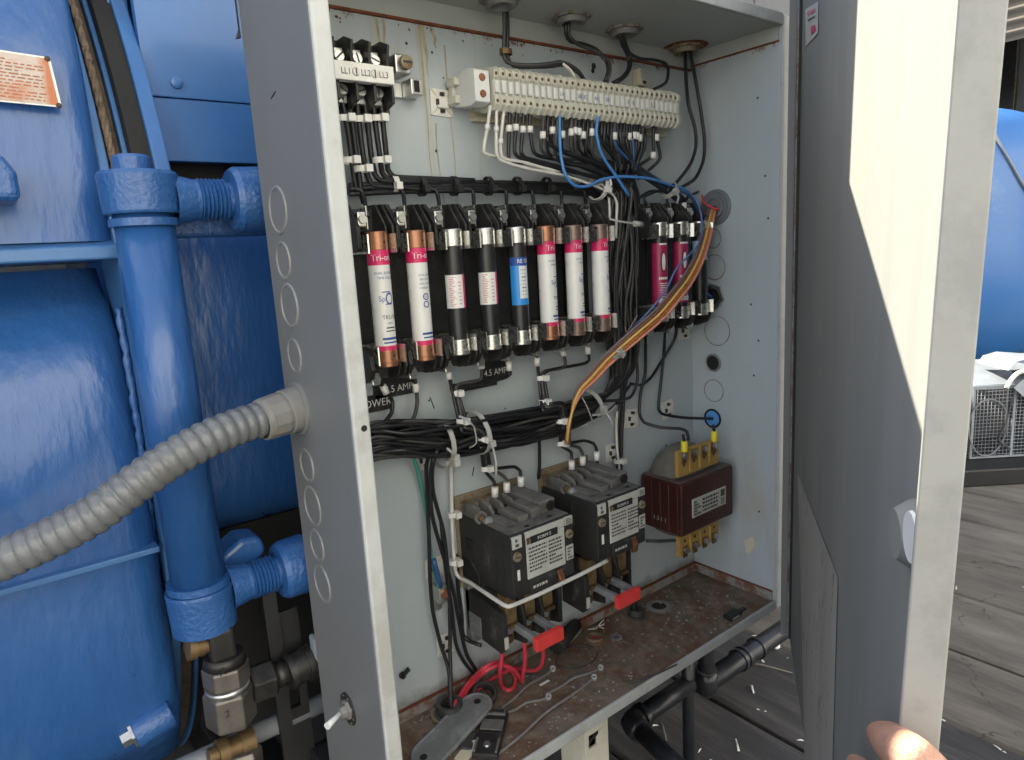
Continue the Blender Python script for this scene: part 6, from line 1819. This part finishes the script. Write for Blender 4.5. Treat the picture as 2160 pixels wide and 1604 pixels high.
for i in range(len(rings) - 1):
    for k in range(n):
        fs.append((i * n + k, i * n + (k + 1) % n, (i + 1) * n + (k + 1) % n, (i + 1) * n + k))
fs.append(tuple(range((len(rings) - 1) * n, len(rings) * n)))
MB().add(vs, fs).build('plate', 'greyplate', cp, bevel=.0006, weld=True)
for e in (e0 - d * .004, e1 + d * .008):
    MB().lathe(e + nn_ * .0036, nn_, [(0, .0042), (.0003, .0040), (.0003, 0)], 16).build('screw_hole', 'darkwall', cp)
# paper scrap
ps = [F(958, 1600, .003), F(985, 1566, .004), F(1003, 1560, .006), F(1009, 1575, .004), F(985, 1606, .003)]
tag(MB().add(ps + [p - Vector((0, 0, .0012)) for p in ps], [(0, 1, 2, 3, 4), (9, 8, 7, 6, 5)] + [(k, 5 + k, 5 + (k + 1) % 5, (k + 1) % 5) for k in range(5)]).build('paper_scrap', 'ivory'), 'cream folded scrap beside the grey oval cover plate', 'scrap')
# clamp
m0, m1 = F(1048, 1500, .006), F(1022, 1596, .006)
dd = m1 - m0; dd.z = 0; Lc = dd.length; dd.normalize(); sd_ = Vector((0, 0, 1)).cross(dd)
cpn = thing('clamp', (m0 + m1) / 2, 'dusty grey slotted clamp with a rivet lying beside the oval plate', 'clamp')
def obx(a, b_, c, e, z0, z1):
    vs = [m0 + dd * i + sd_ * j + Vector((0, 0, k - m0.z)) for k in (z0, z1) for j in (c, e) for i in (a, b_)]
    return MB().add(vs, [(0, 2, 3, 1), (4, 5, 7, 6), (0, 1, 5, 4), (2, 6, 7, 3), (0, 4, 6, 2), (1, 3, 7, 5)])
obx(0, Lc, -.0140, .0140, .001, .0085).build('body', 'blackdusty', cpn, bevel=.0018)
obx(.004, .012, -.0120, .0120, .0085, .0115).build('bar', 'dusttop', cpn, bevel=.001)
obx(.0145, .0180, -.0110, .0110, .0085, .0090).build('slot', 'inkblack', cpn)
obx(.006, .009, -.0100, .0100, .0115, .0119).build('slot', 'inkblack', cpn)
obx(.019, .036, -.0125, .0125, .0085, .0100).build('pad', 'dusttop', cpn, bevel=.001)
obx(.037, .0405, -.0105, .0105, .0085, .0091).build('slot', 'inkblack', cpn)
obx(.044, .050, -.0095, .0095, .0085, .0092).build('slot', 'inkblack', cpn)
for e in (-.0130, .0105):
    obx(.050, Lc - .002, e, e + .0028, .0085, .0110).build('side_rail', 'dusttop', cpn, bevel=.0008)
MB().lathe(m0 + dd * (Lc * .80) + Vector((0, 0, .0085 - m0.z)), (0, 0, 1), [(0, .0042), (.002, .0036), (.002, 0)], 14).build('rivet', 'steel', cpn)
obx(.034, .062, -.030, -.016, .001, .005).build('wing', 'wiregrey', cpn, bevel=.002)
# bluish bushing ring
c = F(1022, 1470, .001)
tag(MB().lathe(c, Vector((-.15, -.45, 1)), [(0, .0150), (.009, .0150), (.010, .0140), (.010, .0108), (.0, .0105)], 28).build('bushing_ring', 'wiregrey'), 'dark bluish plastic bushing ring standing behind the clamp', 'bushing')
# loose cable ties
tgp = 'used cable ties lying on the cabinet floor'
for (u0, v0, u1, v1, lab) in ((1058, 1494, 1166, 1412, 'rearmost loose tie with its head by the pale fleck'), (1066, 1505, 1157, 1471, 'shortest loose tie on the floor right of the clamp'),
                              (1153, 1463, 1267, 1410, 'loose tie pointing at the right corner with round head'), (1039, 1600, 1253, 1430, 'longest loose tie reaching to the front lip of the floor')):
    p0, p1 = F(u0, v0, .002), F(u1, v1, .003)
    g = thing('cable_tie', p1, lab, 'cable tie', tgp)
    mid = p0.lerp(p1, .5) + Vector((.001, .002, .002))
    b = MB().tube(smooth_path([p0, p0.lerp(p1, .25), mid, p0.lerp(p1, .8), p1]), .0017, 6, sx=.6)
    b.build('strap', 'tiedusty', g)
    MB().lathe(p1, Vector((-.2, -.3, 1)), [(-.001, .0036), (.003, .0036), (.003, .0018), (.001, .0016)], 12).build('head', 'tieclear', g)
tag(wire_mb([F(1318, 1440, .002), F(1350, 1434, .003), F(1390, 1420, .003), F(1428, 1402, .002)], .0011).build('wire_offcut', 'wiregrey'), 'thin pale wire offcut curved along the front lip', 'wire')
dkc = thing('terminal_clip', F(1550, 1302, 0), 'small black clip lying near the front right floor corner', 'clip')
c = F(1545, 1302, 0)
MB().box(c.x - .013, c.x + .013, c.y - .007, c.y + .007, .0005, .007).build('body', 'black', dkc, bevel=.001)
MB().box(c.x - .009, c.x + .006, c.y - .0075, c.y - .0068, .002, .004).build('mark', 'plate_label', dkc)
MB().box(c.x + .013, c.x + .030, c.y - .003, c.y + .003, .001, .004).build('tail', 'black', dkc, bevel=.0008)
for (u, v, r, lab) in ((1128, 1432, .0062, 'small steel washer on the floor by the red wire'), (1300, 1345, .0080, 'larger dull washer lying below the right red reset bar')):
    c = F(u, v, .0006)
    tag(MB().lathe(c, (.03, -.05, 1), [(0, r), (.0016, r), (.0016, r * .5), (0, r * .5)], 20).build('washer', 'greyplate'), lab, 'washer')
c = F(1148, 1441, .0015)
tag(MB().box(c.x - .007, c.x + .008, c.y - .0016, c.y + .0016, .001, .0022).build('plastic_offcut', 'chalk', bevel=.0005), 'tiny bright white offcut between the loose cable ties', 'offcut')
b = MB(); rnd = random.Random(8)
for k in range(420):
    x, y = rnd.uniform(.03, .58), rnd.uniform(-.135, -.01)
    s = rnd.uniform(.0006, .0026); a = rnd.uniform(0, 6)
    c = Vector((x, y, .0006))
    b.add([c + Vector((s * math.cos(a + g) * rnd.uniform(.4, 1.5), s * math.sin(a + g), rnd.uniform(0, .0016))) for g in (0, 1.6, 3.1, 4.6)] + [c + Vector((0, 0, s))], [(0, 1, 4), (1, 2, 4), (2, 3, 4), (3, 0, 4)])
o = b.build('floor_grit', 'rim'); o['kind'] = 'stuff'
wb = thing('wing_screw', P(846, 1424, 0), 'small dark wing screw low on the back panel beside the cabinet edge', 'screw')
q = P(848, 1424, -.002)
MB().lathe(q, (0, -1, 0), [(0, .004), (.004, .0035), (.004, 0)], 12).build('head', 'darkmetal', wb)
MB().prism([(q.x - .002, q.z - .002), (q.x + .009, q.z + .004), (q.x + .007, q.z + .008), (q.x, q.z + .003)], 1, -.007, -.004).build('wing', 'darkmetal', wb)

# ================================================================== LEFT WALL: CONDUIT AND SWITCH
cdt = thing('flexible_conduit', (-.15, -.04, .36), 'fat grey ribbed flexible conduit sweeping from lower left into the cabinet side', 'conduit')
ctr = [(612, 871, -.029), (593, 876, -.030), (532, 890, -.036), (454, 919, -.044), (373, 962, -.048), (297, 1013, -.047), (240, 1056, -.044), (199, 1086, -.040), (119, 1129, -.032), (40, 1166, -.024), (-60, 1205, -.012), (-260, 1262, .0), (-520, 1330, .02), (-900, 1400, .05)]
cp_ = smooth_path(WP(ctr), step=.0011, tight=.5)
# resample evenly and pulse the radius to make ribs
res = [cp_[0]]; acc = 0
fine = []
tot = 0
for a, b_ in zip(cp_[:-1], cp_[1:]):
    L = (b_ - a).length
    n = max(1, int(L / .0007))
    for k in range(n):
        fine.append((a.lerp(b_, k / n), tot + L * k / n))
    tot += L
rs = []
pp_ = []
for q, s0 in fine[::1]:
    if pp_ and s0 - last < .00085: continue
    ph = (s0 / .0098) % 1
    rs.append(.0131 + .0034 * (abs(math.sin(PI * ph)) ** .42))
    pp_.append(q); last = s0
MB().tube(pp_, .015, 28, True, rs).build('ribbed_tube', 'conduit', cdt)
fx = Vector((-T, -.0285, .3895))
dirf = (P(560, 884, -.034) - fx).normalized()
MB().lathe(fx, (-1, 0, 0), [(0, .0255), (.002, .0255), (.003, .0235), (.0035, .0195)], 36).build('flange', 'outer', cdt)
MB().lathe(fx, dirf, [(.001, .0205), (.0155, .0200), (.016, .0185), (.0185, .0185), (.019, .0200), (.034, .0195), (.036, .0175), (.036, .012)], 12, False).build('fitting_nut', 'fitting', cdt, bevel=.0008)
MB().lathe(fx, dirf, [(.0003, .0212), (.0150, .0208), (.0160, .0190)], 36).build('fitting_body', 'fitting', cdt)
MB().lathe(fx + dirf * .0345, dirf, [(0, .0194), (.004, .0188), (.005, .0165)], 36).build('compression_ring', 'fitting', cdt)

sw = thing('toggle_switch', (-T, -.067, .095), 'small metal toggle switch with dark round plate low on the cabinet side', 'switch')
c = Vector((-T, -.067, .0955))
MB().lathe(c, (-1, 0, 0), [(0, .0160), (.0016, .0156), (.0016, .0118), (.001, .011), (.001, 0)], 36).build('plate', 'rubber', sw)
MB().lathe(c, (-1, 0, 0), [(.001, .0100), (.004, .0095), (.004, .0065), (.009, .0058), (.0095, .004), (.0095, 0)], 6, False).build('nut', 'fitting', sw, bevel=.0006)
MB().tube([c + Vector((-.008, 0, 0)), c + Vector((-.016, -.004, -.0005)), c + Vector((-.0265, -.009, -.001))], .003, 12, True, [.0024, .0026, .0034]).build('lever', 'striptag', sw)
for k in range(8):
    a = k * PI / 4 + .3
    MB().box(-T - .0021, -T - .0014, c.y + .0135 * math.cos(a) - .0008, c.y + .0135 * math.cos(a) + .0008, c.z + .0135 * math.sin(a) - .0008, c.z + .0135 * math.sin(a) + .0008).build('serration', 'rustyplate', sw)
me_ = thing('mounting_ear', (-.03, .008, .70), 'dark slotted mounting ear behind the top left cabinet edge', 'bracket')
q0, q1 = P(498, -10, .006), P(512, 76, .006)
MB().prism([(q0.x - .001, q1.z + .006), (q1.x - .006, q1.z - .003), (-T - .0005, q1.z - .002), (-T - .0005, .80), (q0.x - .001, .80)], 1, .005, .009).build('plate', 'darkmetal', me_, bevel=.001)
MB().box(q0.x + .003, q0.x + .006, .0042, .0052, q1.z + .012, .78).build('slot', 'cabgrey', me_)

# ================================================================== UNDER THE CABINET
bm_ = thing('support_beam', (.45, .04, -.14), 'black steel beam carrying the cabinet from behind below its floor', 'beam')
MB().box(-.02, .93, .012, .055, -.125, -.018).build('web', 'frame', bm_, bevel=.003)
MB().box(-.02, .93, -.012, .060, -.132, -.1255).build('flange', 'frame', bm_, bevel=.002)
for (x, t) in ((.672, 1), (.80, 0)):
    pass
pz = -.148
p2 = thing('black_pipe', (.65, -.06, pz), 'thick black pipe with a capped elbow under the right end of the cabinet', 'pipe')
MB().cyl((.560, -.06, pz), (.92, -.06, pz), .0155, n=28).build('run', 'pipeblack', p2)
MB().tube(smooth_path([(.557, -.06, -.03), (.557, -.06, -.10), (.557, -.06, pz + .012)]), .0125, 24).build('riser', 'pipeblack', p2)
MB().tube([(.557, -.06, pz + .022), (.557, -.06, pz + .008), (.557, -.06, pz - .012), (.557, -.06, pz - .020)], .0165, 24, True, [.0165, .0175, .0170, .010]).build('elbow', 'pipeblack', p2)
for x in (.640, .652, .690):
    MB().lathe((x, -.06, pz), (1, 0, 0), [(0, .0155), (0, .0185), (.007, .0185), (.007, .0155)], 28).build('coupling', 'pipeblack', p2)
MB().lathe((.557, -.06, pz + .020), (0, 0, 1), [(0, .0125), (0, .0160), (.004, .0160), (.004, .0125)], 28).build('collar', 'wiregrey', p2)
pz1 = -.131
p1 = thing('black_pipe', (.44, -.06, pz1), 'black pipe with a round elbow turning towards the viewer beside the cream strut', 'pipe')
MB().cyl((.395, -.06, pz1), (.515, -.06, pz1 + .002), .0135, n=28).build('run', 'pipeblack', p1)
es = P(1425, 1612, -.15)
el0 = Vector((.388, -.062, pz1))
MB().tube(smooth_path([Vector((.402, -.06, pz1)), el0, el0.lerp(es, .22)]), .0165, 24, True).build('elbow', 'pipeblack', p1)
MB().cyl(el0.lerp(es, .15), el0.lerp(es, 1.5), .0125, n=28).build('branch', 'pipeblack', p1)
MB().lathe((.405, -.06, pz1), (1, 0, 0), [(0, .0135), (0, .0180), (.008, .0180), (.008, .0135)], 28).build('collar', 'pipeblack', p1)
tag(MB().cyl((.5125, -.06, -.016), (.5125, -.06, ZD), .0088, n=24).build('support_post', 'pipeblack'), 'thin black upright post between the two black pipes', 'post')
stt = thing('strut_channel', (.252, -.11, ZD), 'cream painted slotted strut leg under the middle of the cabinet', 'strut')
sx0, sx1 = .2335, .2715
MB().box(sx0, sx0 + .003, -.128, -.088, ZD, -.0165).build('side_flange', 'cream', stt, bevel=.0008)
MB().box(sx1 - .003, sx1, -.128, -.088, ZD, -.0165).build('side_flange', 'cream', stt, bevel=.0008)
fr = MB()
qh = P(1251, 1562, -.131)
fr.box(sx0, sx1, -.1312, -.128, qh.z + .0085, -.0245).box(sx0, sx1, -.1312, -.128, ZD, qh.z - .0085).box(sx0, qh.x - .0065, -.1312, -.128, qh.z - .0085, qh.z + .0085).box(qh.x + .0065, sx1, -.1312, -.128, qh.z - .0085, qh.z + .0085)
fr.build('face', 'cream', stt, bevel=.0006)
MB().box(sx0 + .003, sx1 - .003, -.110, -.106, ZD, -.03).build('back_web', 'frame', stt)
MB().prism([(qh.x - .008, qh.z - .004), (qh.x - .002, qh.z + .001), (qh.x + .008, qh.z + .005), (qh.x + .008, qh.z + .009), (qh.x + .002, qh.z + .008), (qh.x - .006, qh.z + .002)], 1, -.1318, -.1308).build('slot_shadow', 'darkwall', stt)
sc = thing('foam_scrap', P(1632, 1357, -.05), 'small bright white foam scrap on the planks by the door foot', 'scrap')
c = PZ(1632, 1359, ZD + .006)
b = MB(); rnd = random.Random(4)
for k in range(6):
    q = c + Vector((rnd.uniform(-.010, .010), rnd.uniform(-.010, .010), rnd.uniform(0, .010)))
    b.lathe(q - Vector((0, 0, .006)), (rnd.uniform(-.3, .3), rnd.uniform(-.3, .3), 1), [(0, 0), (.001, .006), (.006, .008), (.011, .005), (.012, 0)], 9)
b.build('foam', 'chalk', sc)
for k, (u0, v0, u1, v1, lab) in enumerate(((1562, 1398, 1672, 1420, 'pale splinter of wood on the dark planks by the door foot'), (1390, 1520, 1406, 1562, 'pale splinter of wood below the black pipe'),
                                           (1582, 1446, 1590, 1462, 'tiny forked white splinter in the middle of the dark planks'))):
    a, b_ = PZ(u0, v0, ZD + .004), PZ(u1, v1, ZD + .005)
    tag(MB().tube([a, a.lerp(b_, .4) + Vector((.004, .002, .002)), b_], .003, 6, True, [.0008, .0022, .0012]).build('wood_splinter', 'deck2' if k < 2 else 'chalk'), lab, 'splinter')

# ================================================================== RIGHT BACKGROUND
def Q(u, v, t):
    return CAM + (FW + RX * ((u - 1080) / FPX) - UP * ((v - 802) / FPX)) * t
tc_ = Q(2022, 512, 2.62)
R0 = .485
adir = Vector((.80, .60, 0)).normalized()
tank = thing('storage_tank', (tc_.x, tc_.y, ZD), 'large blue round ended tank behind the open door on the right', 'tank')
hp_ = [(-.155, 0)]
for k in range(1, 13):
    a = k / 12 * PI / 2
    hp_.append((-.155 * math.cos(a), R0 * math.sin(a)))
hp_ += [(.004, R0), (1.4, R0), (1.4, 0)]
MB().lathe(tc_, adir, hp_, 64).build('shell', 'bluefar', tank, weld=True)
ub = Vector((0, 0, 1)); vb_ = adir.cross(ub)
def on_head(r, a):
    k = math.asin(min(1, r / R0)); h = -.155 * math.cos(k)
    return tc_ + adir * (h - .004) + (vb_ * math.cos(a) + ub * math.sin(a)) * r
def q_head(u, v):
    """point on the dished head along the line of sight"""
    d = FW + RX * ((u - 1080) / FPX) - UP * ((v - 802) / FPX)
    best = None
    for k in range(240):
        X = CAM + d * (2.2 + k * .003)
        rel = X - tc_; h = rel.dot(adir); r = (rel - adir * h).length
        if r < R0 and h > -.155 * math.sqrt(max(0, 1 - (r / R0) ** 2)) - .004: return X
    return CAM + d * 2.6
MB().tube(smooth_path([q_head(2092, 272), q_head(2112, 312), q_head(2135, 352), q_head(2158, 392), q_head(2185, 430)]), .009, 8, sx=.5).build('strap', 'galv', tank)
for sg in (-1, 1):
    base = tc_ + adir * .5 + vb_ * .25 * sg
    MB().box(base.x - .05, base.x + .05, base.y - .05, base.y + .05, ZD, tc_.z - .36).build('saddle', 'frame', tank, bevel=.006)
E1 = Vector((.785, -.62, 0)).normalized(); E2 = Vector((.62, .785, 0)).normalized(); E3 = Vector((0, 0, 1))
def obox(o, a0, a1, b0, b1, c0, c1):
    vs = [o + E1 * i + E2 * j + E3 * k for k in (c0, c1) for j in (b0, b1) for i in (a0, a1)]
    return MB().add(vs, [(0, 2, 3, 1), (4, 5, 7, 6), (0, 1, 5, 4), (2, 6, 7, 3), (0, 4, 6, 2), (1, 3, 7, 5)])
s0 = Q(2046, 968, 2.28)
skd = thing('shadow_skid', (s0.x, s0.y, ZD), 'black skid block that also stands for the shadow under the right tank and wire cage', 'skid')
obox(s0, -.45, .9, -.10, 1.2, ZD - s0.z + .001, -.004).build('deck', 'frame', skd, bevel=.006)  # black block brought forward to stand for the deep shadow gap
cg = thing('wire_cage', s0, 'galvanised wire mesh guard with sheet metal top standing under the right tank', 'cage')
hh = .245; wd = .132
for (a, b_) in ((0, 0), (wd, .0), (2 * wd, .0), (0, .22), (2 * wd, .22)):
    obox(s0, a - .004, a + .004, b_ - .003, b_ + .003, 0, hh).build('post', 'galv', cg)
for z in (.0, hh - .004):
    obox(s0, 0, 2 * wd, -.002, .004, z, z + .006).build('rail', 'galv', cg)
b = MB(); pit = .0118
k = 0
while k * pit < 2 * wd:
    b.tube([s0 + E1 * (k * pit), s0 + E1 * (k * pit) + E3 * hh], .0011, 5); k += 1
k = 0
while k * pit < hh:
    b.tube([s0 + E3 * (k * pit) - E2 * .001, s0 + E1 * 2 * wd + E3 * (k * pit) - E2 * .001], .0011, 5); k += 1
o = b.build('wire_mesh', 'galv', cg); o['kind'] = 'stuff'
b = MB(); k = 0
while k * pit < .22:
    b.tube([s0 + E2 * (k * pit), s0 + E2 * (k * pit) + E3 * hh], .0011, 5); k += 1
k = 0
while k * pit < hh:
    b.tube([s0 + E3 * (k * pit), s0 + E2 * .22 + E3 * (k * pit)], .0011, 5); k += 1
o = b.build('wire_mesh', 'galv', cg); o['kind'] = 'stuff'
MB().add([s0 + E1 * -.008 + E2 * -.006 + E3 * hh, s0 + E1 * .29 + E2 * -.006 + E3 * (hh - .004), s0 + E1 * .30 + E2 * .20 + E3 * (hh + .055), s0 + E1 * .05 + E2 * .20 + E3 * (hh + .045),
          s0 + E1 * -.008 + E2 * -.006 + E3 * (hh - .012), s0 + E1 * .29 + E2 * -.006 + E3 * (hh - .016)], [(0, 1, 2, 3), (4, 5, 1, 0)]).build('top_sheet', 'galv', cg)
obox(s0, -.0, 2 * wd, .215, .222, 0, hh).build('rear_panel', 'frame', cg)
pts = [s0 + E1 * (.045 + .062 * math.cos(a)) - E2 * (.010 + .004 * math.sin(a * 2)) + E3 * (.105 + .095 * math.sin(a)) for a in [(.2 + k / 30) * 2 * PI for k in range(31)]]
tag(MB().tube(pts, .0026, 7).build('hanging_cable', 'pipegrey'), 'loop of thin grey cable hanging on the wire cage', 'cable')
tag(MB().tube(smooth_path([s0 + E1 * .115 - E2 * .012 + E3 * .20, s0 + E1 * .098 - E2 * .016 + E3 * .12, s0 + E1 * .080 - E2 * .014 + E3 * .066, s0 + E1 * .12 - E2 * .014 + E3 * .03]), .003, 7).build('hanging_cable', 'wiregrey'), 'dark kinked cable end hanging across the wire cage', 'cable')
hd = thing('metal_hood', Q(2156, 790, 2.2), 'bent grey sheet metal hood above the wire cage at the right edge', 'hood')
hp2 = [Q(2128, 782, 2.2), Q(2140, 765, 2.2), Q(2170, 756, 2.2), Q(2230, 760, 2.2)]
vs = []
for p in hp2:
    vs += [p, p + E2 * .15]
MB().add(vs, [(2 * k, 2 * k + 2, 2 * k + 3, 2 * k + 1) for k in range(3)]).build('sheet', 'galv', hd)
MB().tube(smooth_path([Q(2122, 820, 2.19), Q(2134, 800, 2.19), Q(2150, 786, 2.19), Q(2190, 776, 2.19)]), .007, 8).build('edge', 'striptag', hd)
MB().add([Q(2134, 782, 2.24), Q(2200, 770, 2.24), Q(2200, 800, 2.24), Q(2136, 790, 2.24)], [(0, 1, 2, 3)]).build('opening', 'darkwall', hd)
MB().add([Q(2138, 818, 2.2), Q(2160, 800, 2.2), Q(2220, 800, 2.2), Q(2220, 850, 2.2), Q(2160, 838, 2.2)], [(0, 1, 2, 3, 4)]).build('flap', 'galv', hd)

# ================================================================== THE HAND ON THE DOOR
def on_door(u, v, n):
    w, z = door_px(u, v, n)
    return DP(w, n, z)
def skin_mesh(name, chains, mat, label, cat):
    """chains: list of lists of (point, radius) - each chain may start with an index of an earlier vertex"""
    vs, es, rad = [], [], []
    for ch in chains:
        prev = None
        for it in ch:
            if isinstance(it, int):
                prev = it; continue
            p, r = it
            vs.append(Vector(p)); rad.append(r)
            i = len(vs) - 1
            if prev is not None: es.append((prev, i))
            prev = i
    org = vs[0].copy()
    me = bpy.data.meshes.new(name)
    me.from_pydata([v - org for v in vs], es, [])
    o = bpy.data.objects.new(name, me); COL.objects.link(o); o.location = org
    sk = o.modifiers.new('skin', 'SKIN'); sk.use_smooth_shade = True
    sv = me.skin_vertices[0].data
    for i, r in enumerate(rad):
        sv[i].radius = r if isinstance(r, tuple) else (r, r)
    sv[0].use_root = True
    ss = o.modifiers.new('subdivision', 'SUBSURF'); ss.levels = 3; ss.render_levels = 3
    me.materials.append(M[mat])
    return tag(o, label, cat)
tip = on_door(1857, 1551, .0085); ip = on_door(1908, 1588, .0165)
tb0 = on_door(1925, 1601, .0185)
wr = Q(2180, 2150, .275)
palm = Q(2085, 1900, .30)
tmcp = Q(1990, 1672, .318)
itip = on_door(1805, 1612, .0080)
chains = [[(palm, (.024, .018)), (Q(2130, 2010, .288), (.025, .020)), (wr, (.023, .019)), (Q(2280, 2500, .25), (.026, .022))],
          [0, (Q(2040, 1770, .308), .0165), (tmcp, .0128), (tb0, .0108), (ip, .0104), (on_door(1880, 1566, .0125), .0104), (tip, .0078), (on_door(1846, 1545, .0075), .0045)],
          [0, (Q(1990, 1860, .322), .0125), (on_door(1905, 1745, .020), .0095), (on_door(1850, 1668, .0155), .0085), (on_door(1812, 1620, .0095), .0076), (on_door(1798, 1603, .0080), .0040)],
          [0, (Q(2075, 1960, .325), .0125), (DP(.705, -.006, .110), .0092), (DP(.665, -.018, .112), .0084), (DP(.635, -.0135, .114), .0068)],
          [0, (Q(2105, 2030, .318), .0120), (DP(.706, -.006, .090), .0088), (DP(.668, -.017, .091), .0080), (DP(.640, -.0125, .093), .0064)],
          [0, (Q(2130, 2090, .308), .0105), (DP(.702, -.005, .071), .0076), (DP(.672, -.015, .072), .0068), (DP(.650, -.0115, .074), .0055)]]
hand = skin_mesh('hand', chains, 'skin', 'bare hand holding the free edge of the open grey door, thumb on the inside', 'hand')
